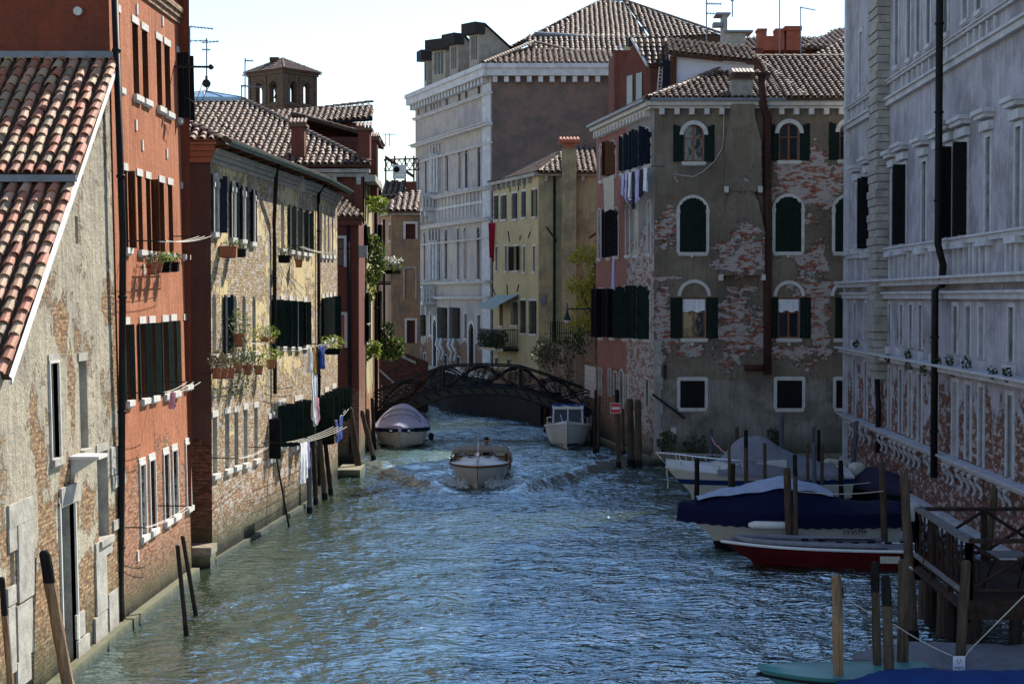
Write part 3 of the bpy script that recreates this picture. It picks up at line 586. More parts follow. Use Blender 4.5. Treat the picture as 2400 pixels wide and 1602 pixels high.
# ================================================================ L3 long ochre house
A3, B3, D3 = (-7.93, 45.0), (-6.86, 59.5), (-6.75, 66.0)
L3a = Fac(A3, B3); L3b = Fac(B3, D3)
def ochre():
    b = empty('ochre_house', (-7.6, 52, 0), 'long ochre house of bare brick and peeling yellow plaster with navy shutters', 'house')
    k = dict(recess=.18)
    def W(T, r, style='dark', **kw):
        xm = T((r[0] + r[2]) / 2, 0)[0]; f = L3a if xm < 738 else L3b
        kk = dict(k); kk.update(kw); window(f, b, T, *r, style, **kk)
    for i, r in enumerate(((222, 868, 252, 1245), (338, 912, 360, 1280), (402, 940, 424, 1292), (466, 965, 488, 1308))):
        W(Z4, r, arch=True, sh=(('L', 168 - 8 * i), ('R', 152 + 6 * i if i else 118)), shmat='navy', rim='stone', lw=.05, lintel=None)
    W(Z4, (668, 1035, 690, 1350), 'blind', arch=True, pane=MT['stone_dirty'], lintel=None)
    for r in ((722, 1065, 740, 1362), (762, 1080, 780, 1370), (803, 1092, 820, 1375), (838, 1100, 855, 1380)):
        W(Z4, r, arch=True, sh=(('L', 165), ('R', 150 + r[0] % 17)), shmat='green', lintel=None)
    for r in ((926, 1115, 937, 1392), (952, 1122, 962, 1394), (976, 1128, 985, 1396), (1002, 1135, 1011, 1396)):
        W(Z4, r, 'blind', pane=MT['stone_dirty'], lintel=None)
    for i, r in enumerate(((217, 245, 243, 645), (297, 252, 318, 642), (356, 255, 378, 632), (414, 258, 437, 628), (480, 262, 502, 625))):
        W(Z5, r, 'blind' if i != 1 else 'dark', arch=True, pane=MT['stone_dirty'] if i != 1 else None, lintel=None, sh=(('L', 160), ('R', 140)) if i == 1 else None, shmat='navy')
    for r in ((612, 285, 634, 592), (668, 290, 688, 594), (722, 292, 740, 596), (768, 296, 784, 598), (818, 300, 836, 585)):
        W(Z5, r, arch=False, sh=(('L', 150 + r[0] % 19), ('R', 100 if r[0] < 640 else 140 + r[0] % 23)), shmat='green')
    for r in ((936, 275, 948, 552), (962, 270, 974, 545), (986, 268, 998, 538), (1012, 262, 1024, 530)):
        W(Z5, r, sh=(('L', 150 + r[0] % 19), ('R', 140 + r[0] % 23)), shmat='green')
    for i, r in enumerate(((372, 240, 405, 660), (463, 215, 495, 625), (532, 203, 560, 600), (600, 185, 628, 580), (677, 170, 703, 550))):
        W(Z6, r, 'blind' if i != 2 else 'dark', pane=MT['stone_dirty'] if i != 2 else None)
    W(Z6, (785, 250, 822, 538), sh=(('L', 95), ('R', 30)), shmat='blackish')
    W(Z6, (850, 150, 905, 450), sh=(('L', 60), ('R', 92)), shmat='green', frame='white_paint')
    W(Z6, (975, 118, 1030, 440), sh=(('L', 75), ('R', 40)), shmat='green')
    W(Z6, (1130, 85, 1165, 400), sh=(('L', 100), ('R', 90)), shmat='green', frame='white_paint')
    for r in ((1195, 55, 1222, 290), (1250, 30, 1276, 262)):
        W(Z6, r, sh=(('L', 88), ('R', 80)), shmat='green')
    P = []
    for (x, y, w, h) in ((540, 800, 70, 160), (560, 620, 90, 110), (650, 960, 60, 110), (520, 980, 70, 140), (600, 640, 60, 120)):
        u, z = L3a.px(x, y); P.append((u, z, abs(L3a.px(x + w / 2, y)[0] - L3a.px(x - w / 2, y)[0]) / 2, h / 2 / 80))
    m = facade('ochre_plaster_brick', (.68, .53, .25), (.60, .50, .32), (.40, .24, .12), (.54, .42, .26), (.52, .46, .35), bh=4.6, bn=2.4, amt=.32, patches=P, streak=.45, relief=1.5, stain=(.36, .30, .22), stainamt=.35, white=.25, brlow=(.36, .13, .06), zlow=2.6)
    wall(L3a, b, m, 11.2, jamb=MT['stone_dirty']); wall(L3b, b, m, 11.2, jamb=MT['stone_dirty'])
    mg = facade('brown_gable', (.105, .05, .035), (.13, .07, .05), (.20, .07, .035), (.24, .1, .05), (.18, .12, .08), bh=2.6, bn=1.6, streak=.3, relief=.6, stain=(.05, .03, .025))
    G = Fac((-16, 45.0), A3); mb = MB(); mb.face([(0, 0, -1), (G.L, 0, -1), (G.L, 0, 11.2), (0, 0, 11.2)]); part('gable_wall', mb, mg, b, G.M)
    mb = MB()
    for i in range(4): mb.box(G.L - 3.0, G.L + .04 + .05 * i, -.06 - .06 * i, -.001, 10.55 + .15 * i, 10.69 + .15 * i)
    part('gable_cornice', mb, MT['terracotta'], b, G.M)
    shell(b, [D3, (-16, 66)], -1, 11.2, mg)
    for f in (L3a, L3b):
        mb = MB()
        for (o, z0, z1) in ((.06, 10.55, 10.65), (.13, 10.67, 10.78), (.22, 10.80, 10.92)): mb.box(-.0, f.L + .02, -o, -.002, z0, z1)
        part('eaves_cornice', mb, MT['stone_dirty'], b, f.M)
        g = MB(); rows = []
        for x in (-.15, f.L + .15): rows.append([(x, -.52 + .11 * math.cos(math.pi + math.pi * k / 6), 11.12 + .12 * math.sin(math.pi + math.pi * k / 6)) for k in range(7)])
        g.grid(rows); g.grid([[(p[0], p[1] * .985 + .002, p[2] - .012) for p in r] for r in rows]); part('gutter', g, MT['gutter'], b, f.M)
        for i in range(int(f.L / 1.4)): s = MB(); s.box(i * 1.4, i * 1.4 + .06, -.5, -.0, 10.93, 11.0); part('eaves_bracket', s, MT['brownwood'], b, f.M)
    e0 = Vector((A3[0] + .42, 44.75, 11.1)); e1 = Vector((B3[0] + .42, 59.5, 11.1)); e2 = Vector((D3[0] + .42, 66.1, 11.1))
    roof(b, [e0, e1, (-11.5, 60, 12.9), (-11.5, 49, 12.9)], 'tile_far', .25, .34, seed=12)
    roof(b, [e1, e2, (-11.5, 66.1, 12.9), (-11.5, 60, 12.9)], 'tile_far', .25, .34, seed=13)
    roof(b, [(-16, 44.7, 11.1), tuple(e0), (-11.5, 49, 12.9), (-16, 49, 12.9)], 'tile_far', .25, .34, seed=14)
    ridge(b, e0, (-11.5, 49, 12.95))
    # downpipes
    u1 = L3a.px(*Z4(606, 1200))[0]; zt = 10.9
    pipe(b, [L3a.M @ Vector(p) for p in ((u1 - 1.0, -.45, 11.0), (u1 - .95, -.35, 10.6), (u1 - .1, -.1, 9.3), (u1, -.09, 8.8), (u1, -.09, L3a.px(*Z5(627, 900))[1]))], .06)
    u2 = L3b.px(*Z4(897, 1200))[0]; pipe(b, [L3b.M @ Vector(p) for p in ((u2, -.4, 11.0), (u2, -.1, 10.6), (u2, -.09, .4))], .06)
    mb = MB(); mb.box(-.05, L3a.L, -.12, -.003, -.8, .1); part('foundation_ledge', mb, MT['stone_wet'], b, L3a.M)
    c = at(700, 448, 57.5); mb = MB(); mb.box(.0, .28, -.28, -.0, 0, .5); part('rain_hopper', mb, MT['stone_dirty'], b, L3a.M @ Matrix.Translation((L3a.px(690, 440)[0], 0, L3a.px(690, 448)[1])))
    # stone mooring block at the near corner
    mb = MB(); mb.box(-.85, .10, -.85, .0, -.8, .3); mb.box(-.9, .13, -.9, .0, .304, .52); o = part('corner_step', mb, MT['stone_wet'], b, Matrix.Translation((A3[0], A3[1], 0)))
    # far landing
    mb = MB(); mb.box(-.1, .8, -1.2, 1.0, -.8, .32); part('landing_step', mb, MT['stone_wet'], b, Matrix.Translation((-6.7, 67.3, 0)))
ochre()
# ================================================================ L4 red houses beyond
RED = facade('dark_red_plaster', (.17, .052, .035), (.13, .042, .03), (.24, .10, .06), (.30, .15, .09), (.3, .24, .2), bh=3.0, bn=1.4, streak=.35, relief=.6, stain=(.06, .035, .03))
YEL = facade('sunlit_cream_plaster', (.50, .44, .22), (.42, .38, .22), (.33, .15, .08), (.4, .2, .1), bh=2.6, bn=1.0, streak=.2, relief=.6)
def redlow():
    Y = 72.0; xa, xb = at(787, 700, Y).x, at(841, 700, Y).x
    b = empty('red_annex', (xb - 1, Y, 0), 'low dark red house end with two white framed panels beside the ochre house', 'house')
    f = Fac((-12, Y), (xb, Y))
    window(f, b, Z4, 1028, 1285, 1080, 1470, 'dark', rim='stone', lw=.12, sill=None, lintel=None, pane=MT['glass_pale'])
    window(f, b, Z5, 1028, 385, 1085, 600, 'blind', rim='stone', lw=.12, sill=None, lintel=None, pane=MT['terracotta'], recess=.05)
    zt = at(820, 514, Y).z
    wall(f, b, RED, zt); c = at(855, 700, Y + 5.5)
    g = Fac((xb, Y), (c.x, Y + 5.5)); wall(g, b, RED, zt)
    mb = MB(); mb.box(-.1, f.L + .15, -.2, -.001, zt - .25, zt); mb.box(-.1, f.L + .2, -.28, -.001, zt + .002, zt + .12); part('cornice', mb, RED, b, f.M)
    z2 = at(800, 477, Y + 4).z
    roof(b, [(-12, Y - .3, zt + .1), (xb + .25, Y - .3, zt + .1), (xb - 1.2, Y + 5, z2 + .3), (-12, Y + 5, z2 + .3)], seed=21)
    pipe(b, [(at(817, 700, Y).x, Y - .1, zt), (at(822, 700, Y).x, Y - .1, .4)], .07)
    mb = MB(); mb.box(-.02, .3, -.35, -.0, zt - 1.6, zt - 1.1); part('corbel', mb, MT['stone_dirty'], b, g.M)
def redtall():
    Y = 77.8; b = empty('red_tall_house', (-8, Y, 0), 'tall dark red house with brown tiled hip roof and glass skylight on top', 'house')
    xl = -20; xr = at(858, 600, Y).x; zt = at(800, 392, Y).z
    f = Fac((xl, Y), (xr, Y)); wall(f, b, RED, zt)
    mb = MB(); mb.box(0, f.L + .1, -.25, -.001, zt - .45, zt - .28)
    for i in range(14): mb.box(f.L - .4 - i * 1.1, f.L - .2 - i * 1.1, -.34, -.002, zt - .8, zt - .46)
    mb.box(0, f.L + .2, -.4, -.001, zt - .26, zt - .1); part('cornice', mb, MT['stone_dirty'], b, f.M)
    xe = at(861, 372, Y).x; yr = Y + 9; zr = at(560, 234, yr).z; xr2 = at(566, 234, yr).x; ze = zt + .1
    roof(b, [(xl, Y - .5, ze), (xe + .2, Y - .5, ze), (xr2, yr, zr), (xl, yr, zr)], 'tile_far', .3, .42, seed=31)
    ridge(b, (xe + .2, Y - .5, ze + .05), (xr2, yr, zr + .05), .14); ridge(b, (xl, yr, zr + .05), (xr2, yr, zr + .05), .14)
    shell(b, [(xr, Y), (at(856, 600, Y + 8).x, Y + 8), (xl, Y + 8)], -1, zt, RED)
    # chimneys on the front slope and at the corner
    def chim(x0, x1, y0, y1, Yc, mat, cap=True, name='chimney'):
        a, c = at(x0, y1, Yc), at(x1, y0, Yc); mb = MB(); mb.box(a.x, c.x, Yc, Yc + .8, a.z, c.z)
        o = part(name, mb, mat, b, Matrix.Identity(4))
        if cap:
            q = MB(); q.box(a.x - .12, c.x + .12, Yc - .12, Yc + .92, c.z + .002, c.z + .12); n = 5; w = (c.x - a.x + .24) / n
            for i in range(n): q.tube([(a.x - .12 + w * (i + .5), Yc - .2, c.z + .15), (a.x - .12 + w * (i + .5), Yc + .4, c.z + .38)], w * .42, 8, 0)
            part('chimney_cap', q, MT['tile_far'], o, Matrix.Identity(4))
        return o
    a = Z4(735, 550); c = Z4(820, 770); chim(a[0], c[0], a[1], c[1] + 6, Y + .2, RED)
    a = Z4(1175, 575); c = Z4(1250, 800); chim(a[0], c[0], a[1], c[1], Y - .1, RED)
    a = Z4(1255, 640); c = Z4(1298, 820); chim(a[0], c[0], a[1], c[1] + 100, Y + 2.4, RED)
    a = Z4(1150, 880); c = Z4(1205, 1110); chim(a[0], c[0], a[1], c[1], Y - .3, RED, False, 'flue')
    # skylight
    p = [at(443, 233, yr), at(566, 233, yr)]; zc = at(478, 211, yr + .5).z; X0, X1 = p[0].x - 1, p[1].x; ap = Vector((at(478, 211, yr + .8).x, yr + .8, zc)); mb = MB()
    q = [Vector((X0, yr - .3, zr + .12)), Vector((X1, yr - .3, zr + .12)), Vector((X1, yr + 2, zr + .12)), Vector((X0, yr + 2, zr + .12))]
    for i in range(4): mb.face([q[i], q[(i + 1) % 4], ap])
    mb.box(X0, X1, yr - .35, yr + 2.05, zr - .1, zr + .11); o = part('skylight', mb, glassmat('skylight_glass', (.25, .40, .55), .15), b, Matrix.Identity(4))
    mb = MB()
    for k in range(5): mb.tube([q[0].lerp(q[1], k / 4), ap], .03, 4)
    part('glazing_bar', mb, MT['lead'], o, Matrix.Identity(4))
def redback():
    Y = 88.0; b = empty('red_rear_house', (-8.5, Y, 0), 'red house behind with a long single pitch tiled roof rising above the hip roof', 'house')
    xa, xb = at(700, 300, Y).x, at(855, 300, Y).x; zt = at(780, 287, Y).z
    zr_ = at(855, 275, Y).z; f = Fac((xa - 6, Y), (xb, Y)); wall(f, b, RED, zt)
    shell(b, [(xb, Y), (at(855, 300, Y + 6).x, Y + 6), (xa - 6, Y + 6)], -1, zt, RED)
    a = at(640, 292, Y - .4); c = at(873, 276, Y - .4); d_ = at(873, 240, Y + 3); e = at(634, 268, Y + 3)
    roof(b, [a, c, d_, e], 'tile_far', .3, .4, seed=33); ridge(b, e, d_, .13)
    mb = MB(); g = [at(640, 296, Y - .38), at(873, 280, Y - .38)]; mb.tube(g, .08, 8); part('gutter', mb, MT['ironpipe'], b, Matrix.Identity(4))
def redcanal():
    """narrow houses going back along the canal beyond the annex"""
    Y0 = 77.5; p = [at(855, 800, 77.5), at(874, 800, 84), at(888, 800, 90)]
    b = empty('vine_house', (p[0].x, 80, 0), 'narrow sunlit cream house with green shutters and vines beside the footbridge', 'house')
    f = Fac((p[0].x, p[0].y), (p[1].x, p[1].y))
    for r in ((1215, 1200, 1225, 1370),): window(f, b, Z4, *r, sh=(('L', 165), ('R', 165)), shmat='green')
    window(f, b, Z5, 1222, 240, 1234, 440, sh=(('L', 165), ('R', 170)), shmat='green'); window(f, b, Z5, 1222, 445, 1234, 560, sh=(('L', 165), ('R', 170)), shmat='blackish')
    zt = at(860, 415, 79).z; wall(f, b, YEL, zt); mb = MB(); mb.box(0, f.L, -.5, -.001, zt - .3, zt); part('cornice', mb, MT['stone_dirty'], b, f.M)
    g = Fac((p[1].x, p[1].y), (p[2].x, p[2].y)); c = empty('pink_tower_house', (p[1].x, 86, 0), 'tall narrow red brown house with dark downpipes just left of the footbridge gap', 'house')
    for r in ((1278, 920, 1288, 1080), (1285, 1200, 1294, 1400)): window(g, c, Z4, *r, sh=(('L', 150), ('R', 160)), shmat='blackish')
    window(g, c, Z5, 1290, 230, 1300, 560, sh=(('L', 160), ('R', 165)), shmat='green')
    zt2 = at(885, 330, 86).z; wall(g, c, RED, zt2); shell(c, [(p[1].x, p[1].y), (p[1].x - 6, p[1].y)], zt - 2, zt2, RED); shell(c, [(p[2].x, p[2].y), (p[2].x - 8, p[2].y), (p[1].x - 8, p[1].y)], -1, zt2, RED)
    pipe(c, [(p[1].x + .15, p[1].y + .1, zt2), (p[1].x + .15, p[1].y + .1, .5)], .09)
    roof(c, [(p[1].x + .3, p[1].y - .3, zt2), (p[2].x + .3, p[2].y, zt2), (p[2].x - 4, p[2].y, zt2 + 1.2), (p[1].x - 4, p[1].y, zt2 + 1.2)], seed=35)
redlow(); redtall(); redback(); redcanal()
# ================================================================ bell tower
def tower():
    Y = 150.0; a, c, d_ = at(583, 250, Y + 2.0), at(665, 250, Y - 1.2), at(742, 250, Y + 2.0); zt = at(665, 166, Y).z
    b = empty('bell_tower', (c.x, Y + 2, 0), 'brick bell tower with arched belfry openings and low tiled roof against the sky', 'tower')
    m = facade('tower_brick', (.2, .15, .1), (.17, .12, .09), (.13, .08, .055), (.17, .12, .08), (.18, .15, .12), bh=99, streak=.3, algae=False, relief=.8)
    e = Vector((c.x + (a.x - c.x) + (d_.x - c.x), Y + 5.2, 0)); z0 = at(665, 262, Y).z - 14
    cor = [(a.x, a.y), (c.x, c.y), (d_.x, d_.y), (e.x, e.y)]
    fs = [Fac(cor[0], cor[1]), Fac(cor[1], cor[2]), Fac(cor[2], cor[3]), Fac(cor[3], cor[0])]
    zs = at(665, 240, Y).z; zh = at(665, 190, Y).z
    for i, f in enumerate(fs):
        L = f.L
        for (q0, q1) in ((.20, .40), (.60, .80)): f.holes.append((L * q0, L * q1, zs, zh, True))
        wall(f, b, m, zt, z0=z0, depth=.5)
        mb = MB(); mb.box(-.1, L + .1, -.15, -.002, zs - .35, zs - .15); mb.box(-.1, L + .1, -.18, -.002, zt - .3, zt)
        for q in (.0, .46, .94): mb.box(L * q, L * q + .06 * L, -.08, -.003, zs - .15, zt - .3)
        for (q0, q1) in ((.20, .40), (.60, .80)):
            n = 10; rr = L * .1; um = L * (q0 + q1) / 2; zc = zh - rr
            for k in range(n):
                t0, t1 = math.pi * k / n, math.pi * (k + 1) / n
                mb.face([(um - rr * math.cos(t0), -.06, zc + rr * math.sin(t0)), (um - (rr + .2) * math.cos(t0), -.06, zc + (rr + .2) * math.sin(t0)), (um - (rr + .2) * math.cos(t1), -.06, zc + (rr + .2) * math.sin(t1)), (um - rr * math.cos(t1), -.06, zc + rr * math.sin(t1))][::-1])
        part('belfry_trim', mb, m, b, f.M)
    mb = MB(); mb.face([(p[0], p[1], zs - .3) for p in cor]); part('belfry_floor', mb, m, b, Matrix.Identity(4))
    ctr = sum((Vector((p[0], p[1], 0)) for p in cor), Vector()) / 4; ap = Vector((ctr.x, ctr.y, at(650, 138, Y + 2).z))
    oc = [(ctr.x + (p[0] - ctr.x) * 1.16, ctr.y + (p[1] - ctr.y) * 1.16) for p in cor]
    for i in range(4):
        p, q = oc[i], oc[(i + 1) % 4]; roof(b, [(p[0], p[1], zt), (q[0], q[1], zt), tuple(ap)], 'tile_far', .3, .45, seed=40 + i); ridge(b, (p[0], p[1], zt + .03), ap, .12)
    mb = MB(); mb.box(-.6, .2, -.4, .4, 0, .35); part('roof_hatch', mb, MT['tile_bed'], b, Matrix.Translation(ap + Vector((-.5, 0, -.25))))
    bl = MB(); rows = [[(r_ * math.cos(t * math.pi / 6), r_ * math.sin(t * math.pi / 6), z) for t in range(12)] for r_, z in ((.12, .9), (.28, .8), (.34, .4), (.5, 0))]; bl.grid(rows, 0, True); bl.box(-1.8, 1.8, -.06, .06, .9, 1.0)
    part('bell', bl, MT['iron'], b, Matrix.Translation((ctr.x - .3, ctr.y, zs + .6)))
tower()
# ================================================================ far houses beyond the bridge
def farbeige():
    Y = 112.0; xl, xm, xr = at(893, 700, Y + 3).x, at(917, 700, Y).x, at(985, 700, Y).x; zt = at(940, 495, Y).z
    b = empty('beige_house', (xm, Y, 0), 'small beige stained house with white framed windows in the gap beyond the footbridge', 'house')
    m = facade('beige_stained', (.33, .21, .11), (.28, .19, .11), (.22, .09, .05), (.28, .13, .07), bh=1.6, bn=1.0, stain=(.12, .10, .08), stainamt=.75, streak=.45, algae=False)
    m2 = facade('peach_plaster', (.50, .30, .18), (.46, .28, .18), bh=2.0, bn=1, streak=.25, algae=False)
    f = Fac((xm, Y), (xr, Y)); g = Fac((xl, Y + 3), (xm, Y))
    window(f, b, C2, 310, 292, 375, 392, rim='stone', lw=.14, sill=None, lintel=None); window(f, b, C2, 318, 925, 372, 1075, rim='stone', lw=.14, sill=None, lintel=None)
    window(f, b, C2, 305, 585, 372, 790, 'blind', rim='stone_dirty', lw=.1, sill=None, lintel=None, recess=.06, pane=m)
    window(g, b, C2, 152, 300, 160, 400); window(g, b, C2, 203, 300, 211, 400); window(g, b, C2, 150, 560, 158, 680)
    wall(f, b, m, zt); wall(g, b, m2, zt)
    for ff in (f, g):
        mb = MB(); mb.box(0, ff.L, -.25, -.001, zt - .25, zt); part('cornice', mb, MT['stone_dirty'], b, ff.M)
    roof(b, [(xm - .2, Y - .4, zt), (xr, Y - .4, zt), at(985, 440, Y + 4), at(935, 462, Y + 4)], 'tile_far', .4, .5, seed=51)
    roof(b, [(xl - .3, Y + 2.8, zt), (xm - .2, Y - .4, zt), at(935, 462, Y + 4)], 'tile_far', .4, .5, seed=52)
    pipe(b, [(xm - .5, Y + .4, zt - .5), (xm - .5, Y + .4, 1)], .08)
    # cluttered roofs behind it
    Y2 = 122.0; c = empty('terrace_house', (at(930, 500, Y2).x, Y2, 0), 'house with dark tiled roof and rooftop timber terrace behind the beige house', 'house')
    z2 = at(930, 455, Y2).z; f2 = Fac((at(880, 500, Y2).x, Y2), (at(985, 500, Y2).x, Y2)); wall(f2, c, m2, z2)
    roof(c, [at(890, 462, Y2 - .3), at(955, 462, Y2 - .3), at(947, 424, Y2 + 4), at(905, 426, Y2 + 4)], 'tile_far', .4, .5, seed=53)
    boxpart('chimney', c, RED, at(951, 450, Y2).x, at(975, 450, Y2).x, Y2, Y2 + 1, at(950, 475, Y2).z, at(950, 425, Y2).z)
    mb = MB(); Yt = 126.0
    P = lambda x, y, Y_=Yt: at(x, y, Y_)
    for x in (904, 925, 950, 970): mb.tube([P(x, 440), P(x, 365)], .07, 5); mb.tube([P(x, 440, Yt + 2), P(x, 372, Yt + 2)], .07, 5)
    mb.tube([P(900, 374), P(980, 372)], .06, 5); mb.tube([P(900, 400), P(980, 398)], .05, 5)
    for x in range(900, 975, 12): mb.tube([P(x, 374), P(x + 12, 398)], .035, 4); mb.tube([P(x + 12, 374), P(x, 398)], .035, 4)
    for x in (904, 925, 950, 970): mb.tube([P(x, 374), P(x, 374, Yt + 2)], .05, 4)
    part('roof_terrace', mb, MT['brownwood'], c, Matrix.Identity(4))
    mb = MB(); mb.face([P(905, 365), P(970, 410), P(972, 420, Yt + 2), P(906, 375, Yt + 2)]); part('awning_roll', mb, MT['dark'], c, Matrix.Identity(4))
    mb = MB(); a, d_ = P(920, 408, 121), P(951, 386, 121); mb.box(a.x, d_.x, 121, 121.6, a.z, d_.z); mb.box(a.x, d_.x, 121.02, 121.6, at(920, 418, 121).z, a.z - .05); q = Vector(((a.x * .7 + d_.x * .3), 120.97, (a.z + d_.z) / 2))
    o = part('air_conditioner', mb, MT['ac'], c, Matrix.Identity(4)); r = MB(); r.tube([q, q + Vector((0, .06, 0))], .22, 16); part('fan', r, MT['dark'], o, Matrix.Identity(4))
    # brick ramp with white coping
    Yw = 106.0; w = empty('brick_ramp', (at(930, 850, Yw).x, Yw, 0), 'dark red brick stair wall with white diagonal coping at the far end of the canal', 'wall')
    mb = MB(); xs = [at(893, 800, Yw).x - 1, at(985, 800, Yw).x + .5]; mb.face([(xs[0], Yw, -1), (xs[1], Yw, -1), (xs[1], Yw, 3.0), (xs[0], Yw, at(900, 790, Yw).z)]); part('wall', mb, facade('ramp_brick', (.1, .05, .04), (.1, .05, .04), (.11, .04, .028), (.14, .06, .04), (.13, .09, .07), bh=99), w, Matrix.Identity(4))
    for (x0, y0, x1, y1) in ((920, 828, 975, 853), (888, 868, 926, 902)):
        mb = MB(); p, q = at(x0, y0, Yw), at(x1, y1, Yw); s = Vector((0, 0, .16)); mb.face([p - Vector((0, .08, 0)), q - Vector((0, .08, 0)), q + s - Vector((0, .08, 0)), p + s - Vector((0, .08, 0))]); mb.face([p + s - Vector((0, .08, 0)), q + s - Vector((0, .08, 0)), q + s + Vector((0, .3, 0)), p + s + Vector((0, .3, 0))]); part('coping', mb, MT['stone_dirty'], w, Matrix.Identity(4))
farbeige()
# ================================================================ gothic palazzo
PCX = at(1152, 700, 128).x
PA = Fac((at(974, 700, 147.5).x, 147.5), (PCX, 128.0)); PF = Fac((PCX, 128.0), (at(1437, 700, 128).x, 128.0))
def palazzo():
    b = empty('grey_palazzo', (PCX, 130, 0), 'tall grey palazzo with rows of pointed arch windows and a blank brown side wall', 'palace')
    m = facade('grey_palace_plaster', (.44, .40, .40), (.48, .40, .29), (.27, .14, .09), (.32, .18, .12), (.3, .26, .22), bh=3.4, bn=.8, streak=.55, relief=.7, stain=(.20, .20, .25), stainamt=.6, algae=False)
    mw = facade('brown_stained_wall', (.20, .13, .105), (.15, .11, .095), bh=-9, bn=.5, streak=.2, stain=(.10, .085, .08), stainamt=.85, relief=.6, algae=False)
    S = 'stone_blue'
    kw = dict(recess=.14, sill=S, lintel=None, rim=S, lw=.10, pane=MT['dark'])
    for r in ((222, 672, 234, 755), (271, 658, 283, 740), (306, 645, 317, 724), (326, 637, 337, 716), (345, 630, 355, 708), (364, 622, 375, 700), (404, 602, 422, 688), (487, 572, 506, 663), (533, 557, 551, 646), (615, 535, 635, 625)):
        window(PA, b, C1, *r, **{**kw, 'sill': None})
    for r in ((222, 1045, 234, 1280), (270, 1035, 284, 1270), (404, 1000, 424, 1255), (487, 985, 506, 1240), (533, 975, 552, 1235), (615, 960, 636, 1228)):
        window(PA, b, C1, *r, 'dark', arch=True, **kw)
    for r in ((305, 950, 318, 1268), (325, 943, 337, 1266), (344, 935, 356, 1264), (364, 928, 377, 1262)):
        window(PA, b, C1, *r, 'dark', arch=True, **{**kw, 'sill': None})
    for r in ((390, 350, 401, 662), (430, 345, 443, 660), (567, 325, 586, 656), (648, 318, 664, 656), (693, 316, 709, 656), (778, 310, 800, 656)):
        window(PA, b, C2, *r, 'dark', arch=True, **kw)
    for r in ((464, 322, 479, 662), (486, 320, 500, 662), (507, 318, 520, 661), (528, 316, 541, 660)):
        window(PA, b, C2, *r, 'dark', arch=True, **{**kw, 'sill': None})
    for r in ((392, 840, 446, 1025), (540, 842, 586, 1040), (620, 842, 670, 1042)):
        o = window(PA, b, C2, *r, 'dark', **kw); u0, u1, z0, z1 = PA.rect(C2, *r); g = MB()
        for i in range(9): x = u0 + (u1 - u0) * i / 8; g.tube([(x, -.28, z0), (x, -.28, z1)], .035, 4)
        for i in range(6): z = z0 + (z1 - z0) * i / 5; g.tube([(u0, -.28, z), (u1, -.28, z)], .035, 4)
        g.box(u0, u0 + .05, -.28, 0, z0, z0 + .05); g.box(u1 - .05, u1, -.28, 0, z0, z0 + .05); part('window_grille', g, MT['iron'], o, PA.M)
    for r in ((471, 885, 482, 1020), (698, 882, 714, 1044), (783, 890, 801, 1052)): window(PA, b, C2, *r, 'dark', **kw)
    for r in ((492, 920, 513, 1230), (726, 945, 760, 1235)): window(PA, b, C2, *r, 'dark', arch=True, name='water_door', **{**kw, 'sill': None, 'lw': .25})
    for r in ((389, 1130, 400, 1212), (429, 1140, 444, 1240), (566, 1155, 583, 1228), (648, 1165, 667, 1232)): window(PA, b, C2, *r, 'dark', **kw)
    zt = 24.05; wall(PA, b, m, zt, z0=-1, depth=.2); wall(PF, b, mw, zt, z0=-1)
    shell(b, [(PA.A.x, PA.A.y), (PA.A.x + 14, PA.A.y + 4), (PF.B.x, 147), (PF.B.x, 128)], -1, zt, mw)
    # floor bands
    for (T, x, y0, y1, o) in ((C1, 640, 624, 640, .25), (C1, 640, 822, 842, .45), (C1, 640, 948, 962, .2), (C1, 640, 1234, 1252, .4), (C2, 780, 262, 282, .4), (C2, 780, 668, 684, .35), (C2, 780, 770, 786, .35), (C2, 780, 388, 398, .18)):
        band(PA, b, T, x, y0, y1, o, S, u1=PA.L + .25)
    mb = MB(); mb.box(-.05, PA.L + .3, -.35, -.002, -.5, 1.3); part('plinth', mb, MT['stone_dirty'], b, PA.M)
    # cornice, dentils
    for f, o in ((PA, .75), (PF, .6)):
        mb = MB(); mb.box(-.3, f.L + .3, -o, -.002, zt - .55, zt); mb.box(-.3, f.L + .45, -o - .15, .3, zt + .002, zt + .35)
        for i in range(int(f.L / .85)): mb.box(.1 + i * .85, .45 + i * .85, -o * .7, -.003, zt - 1.0, zt - .56)
        part('cornice', mb, MT[S], b, f.M)
    # corner pilaster & panels between floors
    mb = MB(); mb.box(PA.L - 1.9, PA.L, -.12, -.003, 1.6, zt - 1.0)
    for T, ys, xs in ((C1, (1255, 1440), (400, 440, 500, 560, 610)), (C2, (690, 765), (560, 600, 640, 690, 740, 790))):
        pass
    part('corner_pilaster', mb, MT[S], b, PA.M)
    za, zb = PA.px(*C2(600, 255))[1], PA.px(*C1(640, 1250))[1]
    for i in range(22):
        u = PA.L * (.02 + .96 * i / 21); mb = MB(); mb.box(u - .07, u + .07, -.09, -.004, za, zb); part('panel_strip', mb, MT[S], b, PA.M)
    mb = MB(); mb.box(.2, PA.L - .1, -.11, -.005, (za + zb) / 2 - .1, (za + zb) / 2 + .1); part('panel_moulding', mb, MT[S], b, PA.M)
